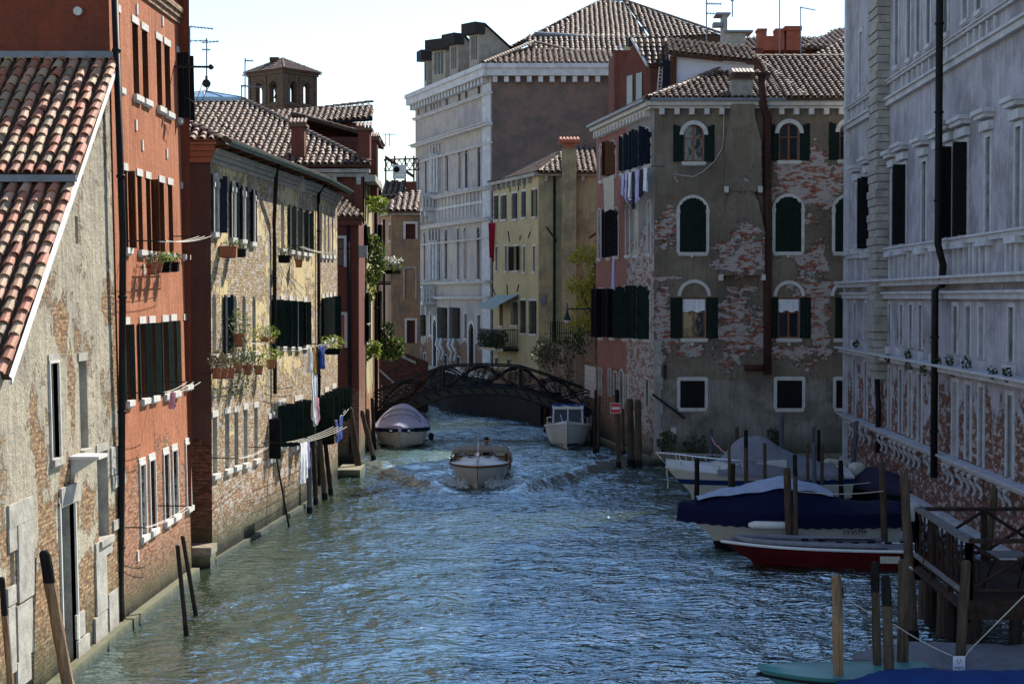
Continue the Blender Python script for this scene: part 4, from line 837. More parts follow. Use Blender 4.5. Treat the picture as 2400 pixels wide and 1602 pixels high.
    # balconies with balusters
    for T, x0, x1, yt, yb in ((C1, 212, 378, 1275, 1368), (C2, 372, 550, 690, 800)):
        u0, u1 = PA.px(*T(x0 + 8, (yt + yb) / 2))[0], PA.px(*T(x1 - 35, (yt + yb) / 2))[0]; u0 = max(.1, u0); zt_, zb_ = PA.px(*T((x0 + x1) / 2, yt + 12))[1], PA.px(*T((x0 + x1) / 2, yb))[1]
        mb = MB(); mb.box(u0, u1, -1.2, -.003, zb_ - .3, zb_); mb.box(u0, u1, -1.2, -1.0, zt_ - .18, zt_); mb.box(u1 - .2, u1, -1.0, -.003, zt_ - .18, zt_); mb.box(u0, u0 + .2, -1.0, -.003, zt_ - .18, zt_)
        n = int((u1 - u0) / .45)
        for i in range(n + 1):
            u = u0 + .12 + (u1 - u0 - .24) * i / n; mb.tube([(u, -1.1, zb_), (u, -1.1, (zb_ + zt_) / 2), (u, -1.1, zt_ - .18)], [.06, .11, .06], 6)
        for i in range(3): mb.tube([(u1 - .1, -.85 + i * .3, zb_), (u1 - .1, -.85 + i * .3, zt_ - .18)], .08, 6)
        for i in range(5):
            u = u0 + .4 + (u1 - u0 - .8) * i / 4; mb.box(u - .12, u + .12, -.9, -.004, zb_ - .75, zb_ - .31); mb.box(u - .1, u + .1, -.5, -.004, zb_ - 1.15, zb_ - .76)
        part('balcony', mb, MT[S], b, PA.M)
    # volutes under barred windows
    for T, x, y in ((C2, 400, 1025), (C2, 428, 1030), (C2, 552, 1042), (C2, 575, 1042), (C2, 630, 1046), (C2, 658, 1046)):
        u, z = PA.px(*T(x, y)); mb = MB(); mb.tube([(u, -.35, z), (u, -.5, z - .5), (u, -.2, z - 1.1), (u, -.35, z - 1.7), (u, -.1, z - 2.0)], [.16, .18, .12, .15, .08], 7); part('volute', mb, MT[S], b, PA.M, True)
    # rusticated white course at top left of noble floors: slender columns of the four-light windows
    for T, xs, y0, y1 in ((C1, (321, 341, 360), 1010, 1262), (C2, (482, 503, 524), 400, 660)):
        for x in xs:
            u, z0 = PA.px(*T(x, y1)); z1 = PA.px(*T(x, y0))[1]; mb = MB(); mb.tube([(u, -.12, z0), (u, -.12, z0 + .15), (u, -.12, z1 - .2), (u, -.12, z1)], [.2, .13, .12, .22], 8); part('column', mb, MT[S], b, PA.M)
    # roofs
    ze = zt + .35
    ap = at(1250, 100, 134); l = Vector((PCX - .6, 127.4, ze)); r = Vector((PF.B.x + .5, 127.4, ze)); far = Vector((PA.A.x + 1.0, 146.5, ze))
    ri = at(1425, 140, 133)
    roof(b, [(l.x + .2, l.y, l.z), tuple(r), tuple(ri), tuple(ap)], 'tile_far', .42, .62, seed=61)
    roof(b, [tuple(far), (l.x + .2, l.y, l.z), tuple(ap), (ap.x - 2, 148, ap.z)], 'tile_far', .42, .62, seed=62); ridge(b, l, ap, .2); ridge(b, ap, ri, .2)
    b1, b2 = at(1252, 84, 139), at(1437, 96, 139); X_ = lambda x, Y: at(x, 100, Y).x
    roof(b, [(X_(1243, 133), 133, 25.3), (X_(1520, 133), 133, 25.3), (X_(1520, 139), 139, 28.2), (X_(1235, 139), 139, 28.2)], 'tile_far', .42, .62, seed=63)
    mb = MB(); mb.face([(X_(1192, 139.6), 139.6, 20), (X_(1690, 139.6), 139.6, 20), (X_(1690, 139.6), 139.6, 28.3), (X_(1192, 139.6), 139.6, 27.2)]); part('wall', mb, MT['tile_bed'], b, Matrix.Identity(4))
    mb = MB(); mb.tube([b1 + Vector((0, -.2, .1)), b2 + Vector((0, -.2, .1)), at(1500, 93, 139) + Vector((0, -.2, .1))], .22, 8); part('roof_flashing', mb, MT['lead'], b, Matrix.Identity(4))
    mb = MB(); mb.face([at(1436, 96, 138), at(1462, 96, 138), at(1495, 165, 130), at(1455, 165, 130)]); part('roof_flashing', mb, MT['lead'], b, Matrix.Identity(4))
    e = [at(1190, 116, 140), at(1252, 87, 140), at(1436, 97, 140), at(1690, 78, 140)]
    t1, t2 = at(1410, 2, 151), at(1462, 2, 151)
    roof(b, [tuple(e[1]), tuple(e[2]), tuple(at(1530, 90, 140)), tuple(t2), tuple(t1)], 'tile_far', .42, .62, seed=64)
    roof(b, [tuple(at(1530, 90, 140)), tuple(at(1690, 82, 140)), tuple(t2)], 'tile_far', .42, .62, seed=65)
    roof(b, [tuple(e[0]), tuple(e[1]), tuple(t1)], 'tile_far', .42, .62, seed=66); ridge(b, e[0], t1, .2); ridge(b, t2, at(1690, 80, 140), .2); ridge(b, t1, t2, .2)
    # dormers
    DM = simple('dormer_dark', (.035, .032, .032), .7, .3, 2, .005); DW = simple('dormer_cheek', (.30, .27, .22), .8, .3, 2, .01)
    for (x0, x1, yt, yb, Yd, xr) in ((252, 292, 372, 535, 143.5, 330), (303, 412, 302, 500, 139.5, 440), (418, 495, 268, 462, 135, 566), (548, 632, 200, 405, 131, 822)):
        p0 = at(*C1((x0 + 12), yb), Yd); p1 = at(*C1(x1 - 8, yb), Yd - .9); zt2 = at(*C1(x0, yt + 35), Yd).z; zb2 = p1.z - .6
        d = (p1 - p0); d.z = 0; Ld = d.length; f = Fac((p0.x, p0.y), (p1.x, p1.y)); hh = zt2 - zb2; dep = max(1.2, (at(*C1(xr, yt), Yd + 2).x - p1.x))
        dm = MB(); dm.box(0, Ld, 0, .1, zb2, zt2 - .9 if False else zt2)
        o = part('dormer', dm, DW, b, f.M)
        q = MB(); n = 5 if Ld > 2.4 else 3
        for i in range(n): q.box(.2 + (Ld - .4) * i / n + .08, .2 + (Ld - .4) * (i + 1) / n - .08, -.04, -.001, zb2 + hh * .3, zt2 - .15)
        part('dormer_window', q, MT['glass'], o, f.M)
        q = MB(); q.box(-.25, Ld + .25, -.6, .4, zt2, zt2 + .85); r_ = Vector((Ld + .25, .4, 0)); q.face([(-.25, .4, zt2 + .85), (Ld + .25, .4, zt2 + .85), (Ld + .25, dep + 2, zb2 + 1.2), (-.25, dep + 2, zb2 + 1.2)]); part('dormer_roof', q, DM, o, f.M)
        q = MB(); q.face([(Ld + .02, .0, zb2), (Ld + .02, dep + 2, zb2 + 1.1), (Ld + .02, .4, zt2 + .8), (Ld + .02, 0, zt2)]); q.face([(-.02, .0, zb2), (-.02, 0, zt2), (-.02, .4, zt2 + .8), (-.02, dep + 2, zb2 + 1.1)]); part('dormer_cheek', q, DW, o, f.M)
    # lower dark link wall to the right with wide window
    f = Fac((PF.B.x, 127.0), (PF.B.x + 8, 127.0)); zl = at(1450, 180, 127).z; wall(f, b, mw, zl, z0=-1)
    boxpart('roof_tank', b, MT['dark'], at(1437, 280, 126.8).x, at(1560, 280, 126.8).x, 126.5, 127, at(1437, 290, 126.8).z, at(1437, 217, 126.8).z)
palazzo()
# ================================================================ yellow house
YA = Fac((at(1156, 700, 122).x, 122.0), (at(1262, 700, 112).x, 112.0)); YF = Fac((YA.B.x, 112.0), (at(1412, 700, 112).x, 112.0))
def yellow():
    b = empty('yellow_house', (YA.B.x, 114, 0), 'pale yellow house with dark shutters and plain front beyond the bridge', 'house')
    m = facade('yellow_plaster', (.52, .43, .23), (.47, .39, .23), (.22, .10, .06), (.28, .14, .09), bh=1.9, bn=.7, streak=.2, relief=.5, stain=(.28, .22, .12), stainamt=.3, algae=False)
    m2 = facade('yellow_green_plaster', (.42, .37, .21), (.35, .32, .19), (.22, .10, .06), (.28, .14, .09), bh=1.6, bn=.7, streak=.4, relief=.5, stain=(.17, .17, .11), stainamt=.75, algae=False)
    k = dict(recess=.25)
    for r, a in (((724, 1285, 750, 1440), 10), ((770, 1283, 804, 1438), 5), ((842, 1270, 874, 1436), 5), ((905, 1258, 930, 1425), 5), ((980, 1245, 997, 1420), 170)):
        window(YA, b, C1, *r, sh=(('L', a), ('R', a)), shmat='navy', **k)
    for r, s in (((902, 445, 915, 600), 0), ((963, 440, 978, 600), 0), ((1020, 440, 1048, 598), 1), ((1083, 443, 1097, 607), 0), ((1147, 440, 1163, 605), 0)):
        window(YA, b, C2, *r, sh=(('L', 150), ('R', 150)) if s else None, shmat='blackish', rim='stone' if not s else None, lw=.08, **k)
    window(YA, b, C2, 925, 805, 948, 960, **k); window(YA, b, C2, 1003, 808, 1046, 955, sh=(('L', 4), ('R', 4)), shmat='green', **k)
    for r in ((1064, 795, 1098, 1008), (1122, 797, 1168, 1012)): window(YA, b, C2, *r, sh=(('L', 8), ('R', 8)), shmat='blackish', **k)
    for r in ((900, 1175, 915, 1225), (980, 1185, 1000, 1230)): window(YA, b, C2, *r, rim='stone_dirty', **k)
    zt = at(1262, 408, 112).z; wall(YA, b, m, zt); wall(YF, b, m2, zt); shell(b, [(YF.B.x, 112), (YF.B.x, 124), (YA.A.x, 124)], -1, zt, m)
    for f in (YA, YF):
        mb = MB(); mb.box(-.1, f.L + .1, -.35, -.002, zt - .12, zt + .1)
        for i in range(int(f.L / 1.2)): mb.box(.4 + i * 1.2, .6 + i * 1.2, -.3, -.003, zt - .5, zt - .13)
        part('cornice', mb, MT['stone_dirty'], b, f.M)
    e0, e1, e2 = (YA.A.x - .3, 122, zt + .1), (YA.B.x, 111.5, zt + .1), (YF.B.x, 111.5, zt + .1); ap = at(1400, 335, 121); ap2 = at(1290, 372, 121); ap3 = at(1220, 395, 124)
    roof(b, [e0, e1, tuple(at(1330, 352, 119)), tuple(at(1250, 375, 124))], 'tile_far', .36, .5, seed=71)
    roof(b, [e1, e2, tuple(at(1412, 330, 119)), tuple(at(1330, 352, 119))], 'tile_far', .36, .5, seed=72); ridge(b, e1, at(1330, 352, 119), .16); ridge(b, at(1330, 352, 119), at(1412, 330, 119), .16)
    pipe(b, [(at(1299, 700, 112).x, 111.8, zt), (at(1299, 700, 112).x, 111.8, 1)], .09)
    a, c = at(1316, 880, 112), at(1350, 350, 112); mb = MB(); mb.box(a.x, c.x, 111.3, 112, 0, c.z); o = part('chimney', mb, m2, b, Matrix.Identity(4))
    q = MB(); q.box(a.x - .25, c.x + .25, 111.0, 112.3, c.z + .35, c.z + .45); q.box(a.x + .1, c.x - .1, 111.5, 111.9, c.z, c.z + .34)
    for i in range(6): x = a.x - .2 + (c.x - a.x + .4) * (i + .5) / 6; q.tube([(x, 110.9, c.z + .5), (x, 111.6, c.z + .7)], .1, 6)
    part('chimney_cap', q, MT['tile_near'], o, Matrix.Identity(4))
    for (T, x0, y0, x1, y1) in ((C2, 1197, 755, 1225, 825), (C2, 1200, 1045, 1230, 1110)):
        u0, u1, z0, z1 = YF.rect(T, x0, y0, x1, y1); mb = MB(); mb.box(u0, u1, -.15, -.001, z0, z1); part('meter_box', mb, MT['lead'], b, YF.M)
    # awning
    u0, u1 = YA.px(*C2(925, 790))[0], YA.px(*C2(1055, 760))[0]; z1 = YA.px(*C2(1000, 758))[1]; mb = MB()
    mb.grid([[(u0 - .4 + (u1 - u0 + .4) * i / 8, -.05 - 1.5 * j / 3, z1 - .75 * j / 3 - .03 * math.sin(i * 1.5)) for i in range(9)] for j in range(4)]); mb.grid([[(u0 - .4 + (u1 - u0 + .4) * i / 8, -1.55, z1 - .75 - .22 * j - .03 * math.sin(i * 1.5)) for i in range(9)] for j in range(2)]); part('awning', mb, MT['awning'], b, YA.M)
    # iron balcony
    u0, u1 = YA.px(*C2(850, 1000))[0], YA.px(*C2(1050, 1000))[0]; u0 = max(u0, .1); z0 = YA.px(*C2(1000, 1105))[1]; z1 = YA.px(*C2(1000, 985))[1]; mb = MB()
    mb.box(u0, u1, -1.1, -.002, z0 - .2, z0)
    for i in range(int((u1 - u0) / .16)): u = u0 + i * .16; mb.tube([(u, -1.05, z0), (u, -1.05, z1)], .02, 4)
    for k_ in (z0 + .1, z1): mb.tube([(u0, -1.05, k_), (u1, -1.05, k_)], .03, 4); mb.tube([(u1, -1.05, k_), (u1, 0, k_)], .03, 4)
    for i in range(7): mb.tube([(u1, -1.05 + i * .16, z0), (u1, -1.05 + i * .16, z1)], .02, 4)
    part('balcony', mb, MT['iron'], b, YA.M)
    mb = MB()
    for i in range(6): mb.leaves((u0 + .5 + (u1 - u0 - .8) * i / 5, -1.0, z0 + .5 + .2 * math.sin(i * 3)), (.45, .35, .6), 90, .12, seed=i)
    tag(mb.build('balcony_plants', MT['leaf_dark'], None, YA.M), 'dark leafy plants spilling over the black iron balcony of the yellow house', 'plant')
    # wall ties
    for (T, x0, y0, x1, y1) in ((C1, 768, 1220, 768, 1245), (C1, 828, 1215, 830, 1260), (C1, 884, 1205, 886, 1250), (C1, 925, 1195, 923, 1235), (C2, 985, 340, 995, 410), (C2, 1130, 345, 1118, 385), (C2, 1066, 368, 1062, 400), (C2, 880, 700, 900, 760), (C2, 1055, 690, 1045, 738), (C2, 978, 690, 982, 755)):
        p, q_ = YA.px(*T(x0, y0)), YA.px(*T(x1, y1)); mb = MB(); mb.tube([(p[0], -.04, p[1]), (q_[0], -.04, q_[1])], .035, 4); part('wall_tie', mb, MT['iron'], b, YA.M)
    mb = MB(); p, q_ = YF.px(*C2(1232, 312)), YF.px(*C2(1302, 408)); mb.tube([(p[0], -.05, p[1]), (q_[0], -.05, q_[1])], .05, 4); part('wall_tie', mb, MT['iron'], b, YF.M); mb = MB(); p, q_ = YF.px(*C2(1515, 385)), YF.px(*C2(1565, 350)); mb.tube([(p[0], -.05, p[1]), (q_[0], -.05, q_[1])], .05, 4); part('wall_tie', mb, MT['iron'], b, YF.M)
yellow()
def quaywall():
    o = empty('quay_wall', (1.8, 94.4, 0), 'quay wall under the footbridge with deep shade put into its black colour', 'wall'); mb = MB()
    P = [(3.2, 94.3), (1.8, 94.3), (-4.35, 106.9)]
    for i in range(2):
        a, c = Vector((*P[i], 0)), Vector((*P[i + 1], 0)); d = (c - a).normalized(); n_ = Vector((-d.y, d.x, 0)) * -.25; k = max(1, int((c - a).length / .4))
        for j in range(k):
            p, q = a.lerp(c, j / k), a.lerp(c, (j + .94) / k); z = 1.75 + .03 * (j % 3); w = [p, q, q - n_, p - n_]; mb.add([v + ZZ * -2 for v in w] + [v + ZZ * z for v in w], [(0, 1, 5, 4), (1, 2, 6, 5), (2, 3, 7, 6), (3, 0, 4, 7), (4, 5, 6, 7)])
    part('boarding', mb, MT['antifoul'], o, Matrix.Identity(4))  # black stands for the deep shade on this wall, put into its colour
quaywall()
# ================================================================ garden wall
GW = Fac((at(1279, 800, 100).x, 100.0), (at(1402, 800, 82.5).x, 82.5))
def gwall():
    b = empty('garden_wall', (GW.A.x, 92, 0), 'crumbling brick garden wall with ivy and a white quoin beside the footbridge', 'wall')
    m = facade('garden_brick', (.30, .22, .15), (.24, .18, .13), (.22, .12, .075), (.28, .17, .10), (.26, .21, .16), bh=2.6, bn=3, amt=.35, streak=.6, relief=1.6, stain=(.09, .07, .06), stainamt=.6)
    zt = lambda u: 4.3 + .55 * u / GW.L + .1 * math.sin(u * 3)
    wall(GW, b, m, 5.2, top=zt, usplit=[GW.L * i / 24 for i in range(25)])
    mb = MB(); mb.box(.0, GW.L, .35, .4, -1, 4.2); part('rear_face', mb, m, b, GW.M)
    u0, u1, z0, z1 = GW.rect(C2, 1492, 1225, 1562, 1430); s = MB(); n = 6
    for i in range(n): s.box(u0 + .04 * (i % 2), u1, -.06, -.002, z0 + (z1 - z0) * i / n + .01, z0 + (z1 - z0) * (i + 1) / n)
    part('quoin', s, MT['stone'], b, GW.M)
    u0, u1, z0, z1 = GW.rect(C2, 1497, 1025, 1562, 1200); s = MB(); s.box(u0, u1, -.08, .3, z0, z1 + .1); part('brick_pier', s, facade('pier_brick', (.3, .15, .08), (.3, .15, .08), (.26, .13, .07), (.36, .22, .12), bh=99, algae=False), b, GW.M)
gwall()
# ================================================================ corner house, right
CN = (5.92, 71.2); CF_ = (at(1402, 700, 82.0).x, 82.0)
RA = Fac(CF_, CN); RF = Fac(CN, (19.0, 71.2))
def corner():
    b = empty('corner_house', (CN[0], 72, 0), 'grey stucco corner house with arched windows, exposed brick and a pink side wall', 'house')
    ud = RA.px(1469, 600)[0]
    mp = facade('pink_plaster', (.34, .15, .115), (.28, .125, .10), (.26, .12, .08), (.30, .16, .11), bh=3.4, bn=1.4, streak=.4, relief=.7, stain=(.20, .09, .08))
    mgry = facade('grey_peeling_side', (.26, .24, .23), (.32, .29, .26), (.30, .12, .08), (.38, .22, .16), (.38, .33, .3), bh=9.6, bn=1.8, streak=.4, relief=1.0, white=.6, amt=.1)
    k = dict(recess=.22)
    def W(T, r, **kw):
        kk = dict(k); kk.update(kw); window(RA, b, T, *r, **kk)
    W(C4, (132, 950, 147, 1185), style='blind', arch=True, rim='stone', lw=.06, lintel=None, pane=MT['stone_dirty'])
    W(C4, (202, 925, 236, 1150), arch=True, sh=(('L', 60), ('R', 50)), shmat='brownwood', lintel=None, rim='stone', lw=.05)
    W(C4, (268, 895, 288, 1140), style='blind', arch=True, rim='stone', lw=.06, lintel=None, pane=MT['stone_dirty'])
    for r in ((308, 888, 333, 1118), (350, 868, 380, 1105), (424, 838, 466, 1082)): W(C4, r, arch=True, sh=(('L', 100), ('R', 100)), shmat='navy', lintel=None, rim='stone', lw=.05)
    r2 = ((1403, 490, 1409, 605, 0), (1425, 490, 1431, 603, 1), (1440, 487, 1450, 600, 1), (1468, 477, 1477, 598, 0), (1489, 476, 1496, 597, 0), (1519, 470, 1526, 594, 0))
    for (x0, y0, x1, y1, s) in r2: W(SRC, (x0, y0, x1, y1), style='dark' if s else 'blind', arch=True, sh=(('L', 95), ('R', 80)) if s else None, shmat='blackish', lintel=None, rim='stone', lw=.06, pane=None if s else MT['stone_dirty'])
    r3 = ((1405, 676, 1413, 790, 1), (1432, 676, 1441, 790, 1), (1461, 670, 1472, 792, 1), (1485, 668, 1494, 792, 1), (1511, 668, 1524, 794, 1))
    for i, (x0, y0, x1, y1, s) in enumerate(r3): W(SRC, (x0, y0, x1, y1), style='dark', arch=i > 1, sh=(('L', 100), ('R', 112 if i < 2 else 60)), shmat='blackish' if i < 2 else 'green', lintel=None, rim='stone', lw=.05)
    for (x0, y0, x1, y1) in ((1405, 864, 1410, 925), (1427, 866, 1432, 928), (1440, 872, 1446, 925), (1467, 880, 1473, 945), (1514, 888, 1522, 952)): W(SRC, (x0, y0, x1, y1), style='dark', rim='stone', lw=.06, lintel=None, sill=None)
    W(SRC, (1453, 868, 1462, 965), style='dark', arch=True, rim='stone', lw=.08, lintel=None, sill=None, name='water_door', pane=MT['brownwood'])
    zt = 15.0
    # split side wall: pink part (far) and grey part (near)
    hs = RA.holes; um = ud
    for lab, (a, c), mm in (('pink', (0, um), mp), ('grey', (um, RA.L), mgry)):
        f = Fac(RA.M @ Vector((a, 0, 0)), RA.M @ Vector((c, 0, 0))); f.holes = [(h[0] - a, h[1] - a, *h[2:]) for h in hs if a <= h[0] < c]
        o = wall(f, b, mm, zt, jamb=MT['stone_dirty'])
    pt = []
    for (x0, y0, x1, y1) in ((445, 515, 590, 890), (840, 120, 1130, 390), (820, 545, 1140, 895), (1320, 230, 1540, 895), (1190, 800, 1530, 895), (600, 790, 740, 890), (930, 420, 1070, 500), (445, 380, 590, 410), (445, 0, 590, 200)):
        u0, u1, z0, z1 = RF.rect(C5, x0, y0, x1, y1); pt.append(((u0 + u1) / 2, (z0 + z1) / 2, (u1 - u0) / 2, (z1 - z0) / 2))
    u0, u1, z0, z1 = RF.rect(C4, 1240, 970, 1770, 1420); pt.append(((u0 + u1) / 2, (z0 + z1) / 2, (u1 - u0) / 2, (z1 - z0) / 2))
    mf = facade('grey_stucco_brick', (.185, .142, .10), (.27, .22, .165), (.40, .10, .05), (.42, .17, .10), (.36, .30, .26), bh=-9, bn=1.6, amt=.16, low=(3.55, (.30, .275, .235)), patches=pt, streak=.35, relief=2.0, white=.6, stain=(.085, .072, .058), stainamt=.7, pn=5.2)
    W2 = lambda T, r, **kw: window(RF, b, T, *r, **{**k, **kw})
    for r in ((678, 818, 812, 1062), (1303, 808, 1438, 1055), (1700, 800, 1835, 1050)):
        W2(C4, r, arch=True, sh=(('L', 178), ('R', 178)), shmat='green', frame='redwood', lintel=None, lw=.14, recess=.12)
        u0, u1, z0, z1 = RF.rect(C4, *r); s = MB(); rr = (u1 - u0) / 2; um_ = (u0 + u1) / 2; n = 14; a = .17
        for i in range(n):
            t0, t1 = math.pi * i / n, math.pi * (i + 1) / n; q = [(um_ - (rr + e) * math.cos(t), z1 - rr + (rr + e) * math.sin(t)) for e, t in ((0, t0), (a, t0), (a, t1), (0, t1))]
            s.face([(p[0], -.09, p[1]) for p in q]); s.face([(q[1][0], -.09, q[1][1]), (q[1][0], 0, q[1][1]), (q[2][0], 0, q[2][1]), (q[2][0], -.09, q[2][1])]); s.face([(q[0][0], -.09, q[0][1]), (q[3][0], -.09, q[3][1]), (q[3][0], 0, q[3][1]), (q[0][0], 0, q[0][1])])
        part('arch_moulding', s, MT['stone'], b, RF.M)
    for (x0, y0, x1, y1) in ((1593, 464, 1655, 591), (1817, 461, 1878, 590), (1957, 461, 2020, 590)):
        W2(SRC, (x0, y0, x1, y1), arch=True, sh=(('L', 1), ('R', 1)), shmat='green', rim='stone', lw=.13, lintel=None)
    for i, (x0, y0, x1, y1) in enumerate(((625, 515, 770, 765), (1212, 515, 1345, 765), (1562, 515, 1700, 765))):
        W2(C5, (x0, y0, x1, y1), sh=(('L', 178), ('R', 178)) if i < 2 else (('L', 1), ('R', 1)), shmat='green', frame='redwood', lintel=None, blind=i < 2, recess=.14)
        u0, u1, z0, z1 = RF.rect(C5, x0, y0, x1, y1); s = MB(); rr = (u1 - u0) / 2 + .06; um_ = (u0 + u1) / 2; n = 14; a = .14; z1 += .06
        for j in range(n):
            t0, t1 = math.pi * j / n, math.pi * (j + 1) / n; q = [(um_ - (rr + e) * math.cos(t), z1 + (rr + e) * math.sin(t)) for e, t in ((0, t0), (a, t0), (a, t1), (0, t1))]
            s.face([(p[0], -.06, p[1]) for p in q]); s.face([(q[1][0], -.06, q[1][1]), (q[1][0], 0, q[1][1]), (q[2][0], 0, q[2][1]), (q[2][0], -.06, q[2][1])])
        part('arch_moulding', s, MT['stone'], b, RF.M)
    for (x0, y0, x1, y1) in ((612, 1024, 762, 1190), (1205, 1022, 1358, 1192), (1567, 1022, 1700, 1192)):
        W2(C5, (x0, y0, x1, y1), sh=(('L', 1), ('R', 1)), shmat='blackish', rim='stone', lw=.13, lintel='stone')
    wall(RF, b, mf, zt, jamb=MT['stone_dirty'])
    shell(b, [(19, 71.2), (19, 84), (CF_[0], 84), (CF_[0], 82)], -1, zt, mp)
    # smooth grey render on the ground floor, white quoins at the corner
    # cornice with corbels
    for f in (RA, RF):
        mb = MB(); mb.box(-.25, f.L + .28, -.38, -.002, zt - .05, zt + .16); mb.box(-.2, f.L + .2, -.2, -.002, zt - .16, zt - .052)
        for i in range(int(f.L / .62)): mb.box(.2 + i * .62, .4 + i * .62, -.3, -.003, zt - .42, zt - .17)
        part('cornice', mb, MT['stone'], b, f.M)
        g = MB(); g.box(-.2, f.L + .2, -.55, -.385, zt + .12, zt + .24); part('gutter', g, MT['lead'], b, f.M)
    mb = MB()
    for i in range(9): mb.box(-.01, .30 + .08 * (i % 2), -.06, -.002, .5 + i * .53, 1.02 + i * .53)
    part('quoin', mb, MT['stone_dirty'], b, RF.M)
    mb = MB(); mb.box(-.1, RF.L, -.18, -.003, .25, .5); mb.box(-.1, RF.L, -.1, -.002, -1, .248); part('foundation_ledge', mb, MT['stone_wet'], b, RF.M)
    mb = MB(); mb.box(0, RA.L, -.2, -.003, -.6, .35); part('foundation_ledge', mb, MT['stone_wet'], b, RA.M)
    # chimney breast
    def strip(rows, name='chimney_breast', mat=None):
        s = MB(); pts = []
        for (T, xl, xr, y, o) in rows:
            p, q = RF.px(*T(xl, y)), RF.px(*T(xr, y)); pts.append((p[0], q[0], p[1], o))
        for i in range(len(pts) - 1):
            a0, a1, z, o = pts[i]; b0, b1, z2, o2 = pts[i + 1]
            s.face([(a0, -o, z), (a1, -o, z), (b1, -o2, z2), (b0, -o2, z2)][::-1]); s.face([(a0, 0, z), (a0, -o, z), (b0, -o2, z2), (b0, 0, z2)][::-1]); s.face([(a1, -o, z), (a1, 0, z), (b1, 0, z2), (b1, -o2, z2)][::-1])
        a0, a1, z, o = pts[-1]; s.face([(a0, 0, z), (a0, -o, z), (a1, -o, z), (a1, 0, z)])
        return part(name, s, mat or mf, b, RF.M)
    strip([(C4, 985, 1130, 690, .45), (C4, 978, 1135, 760, .45), (C4, 945, 1178, 940, .45), (C4, 935, 1182, 1255, .45), (C4, 975, 1130, 1262, .40), (C4, 960, 1160, 1330, .42), (C4, 905, 1205, 1530, .45), (C5, 848, 1122, 145, .45), (C5, 848, 1122, 380, .45)])
    for (x0, y0, x1, y1) in ((935, 1228, 963, 1268), (1156, 1228, 1183, 1268)):
        u0, u1, z0, z1 = RF.rect(C4, x0, y0, x1, y1); mb = MB(); mb.box(u0, u1, -.56, -.452, z0, z1); part('corbel_stone', mb, MT['stone'], b, RF.M)
    for (x0, y0, x1, y1) in ((845, 375, 868, 412), (1102, 375, 1125, 410)):
        u0, u1, z0, z1 = RF.rect(C5, x0, y0, x1, y1); mb = MB(); mb.box(u0, u1, -.5, -.0, z0, z1); part('corbel_stone', mb, MT['stone'], b, RF.M)
    # chimney top
    a, c = at(*C4(990, 672), 71.0), at(*C4(1130, 520), 71.0); mb = MB(); mb.box(a.x, c.x, 70.9, 71.6, a.z - .2, c.z); o = part('chimney', mb, MT['stone_dirty'], b, Matrix.Identity(4))
    q = MB(); q.box(a.x - .08, c.x + .08, 70.8, 71.7, c.z + .002, c.z + .1)
    for i in range(6): x = a.x + (c.x - a.x) * (i + .5) / 6; q.tube([(x, 70.7, c.z + .12), (x, 71.3, c.z + .34)], .17, 7)
    part('chimney_cap', q, MT['tile_far'], o, Matrix.Identity(4))
    # brown drain pipe
    P = lambda T, x, y, o=-.16: RF.M @ Vector((RF.px(*T(x, y))[0], o, RF.px(*T(x, y))[1]))
    pipe(b, [P(C4, 1185, 500, -.3), P(C4, 1188, 700, -.5), P(C4, 1222, 765), P(C4, 1225, 1300), P(C5, 1143, 400), P(C5, 1143, 985)], .17, 'pipe_brown', n=10)
    pipe(b, [P(C5, 1120, 945), P(C5, 1005, 945)], .13, 'pipe_brown', n=10)
    a = P(C4, 1185, 500, -.3); mb = MB(); mb.box(a.x - .3, a.x + .3, a.y - .2, a.y + .2, a.z, a.z + .1); part('pipe_cap', mb, MT['pipe_brown'], b, Matrix.Identity(4))
    mb = MB(); mb.tube([P(C5, 440, 1105, -.1), P(C5, 640, 1252, -.1)], .05, 6); mb.tube([P(C5, 517, 925, -.05), P(C5, 517, 1012, -.05)], .07, 6); part('iron_bar', mb, MT['iron'], b, Matrix.Identity(4))
    mb = MB(); u0, u1, z0, z1 = RF.rect(C5, 556, 1310, 588, 1345); mb.box(u0, u1, -.03, -.001, z0, z1); part('vent_grille', mb, MT['stone'], b, RF.M)
    mb = MB()
    for (x, y) in ((685, 262), (1273, 262), (687, 800), (1278, 800)):
        u, z = RF.px(*C5(x, y)); mb.sphere((u, -.06, z), .07, 8, 5)
    part('stone_boss', mb, MT['stone'], b, RF.M)
    # trailing cable
    pts = [P(C4, x, y, -.05) for x, y in ((948, 660), (942, 760), (940, 900), (928, 980), (880, 1060), (800, 1130), (740, 1160), (660, 1150), (620, 1140), (622, 1170), (640, 1200))]
    mb = MB(); mb.tube(pts, .018, 4); part('cable', mb, MT['rope'], b, Matrix.Identity(4))
    # roofs
    ze = zt + .24
    roof(b, [(5.6, 70.7, ze), (12.2, 70.7, ze), tuple(at(*C4(1150, 462), 76)), tuple(at(*C4(935, 462), 76))], 'tile_far', .27, .36, seed=81)
    roof(b, [(11.3, 70.6, ze), (19, 70.6, ze), (19, 77.5, at(*C4(1500, 375), 77.5).z), (at(*C4(1150, 375), 77.5).x, 77.5, at(*C4(1150, 375), 77.5).z)], 'tile_far', .27, .36, seed=82)
    roof(b, [(CF_[0] - .3, 82.0, ze), (5.6, 70.7, ze), tuple(at(*C4(935, 462), 76)), (7.5, 82, 17.0)], 'tile_far', .27, .36, seed=83); ridge(b, (5.6, 70.7, ze), at(*C4(935, 462), 76)); ridge(b, (at(*C4(1150, 375), 77.5).x, 77.5, at(*C4(1150, 375), 77.5).z), (19, 77.5, at(*C4(1500, 375), 77.5).z), .13)
    ridge(b, (12.2, 70.7, ze), at(*C4(1150, 375), 77.5))
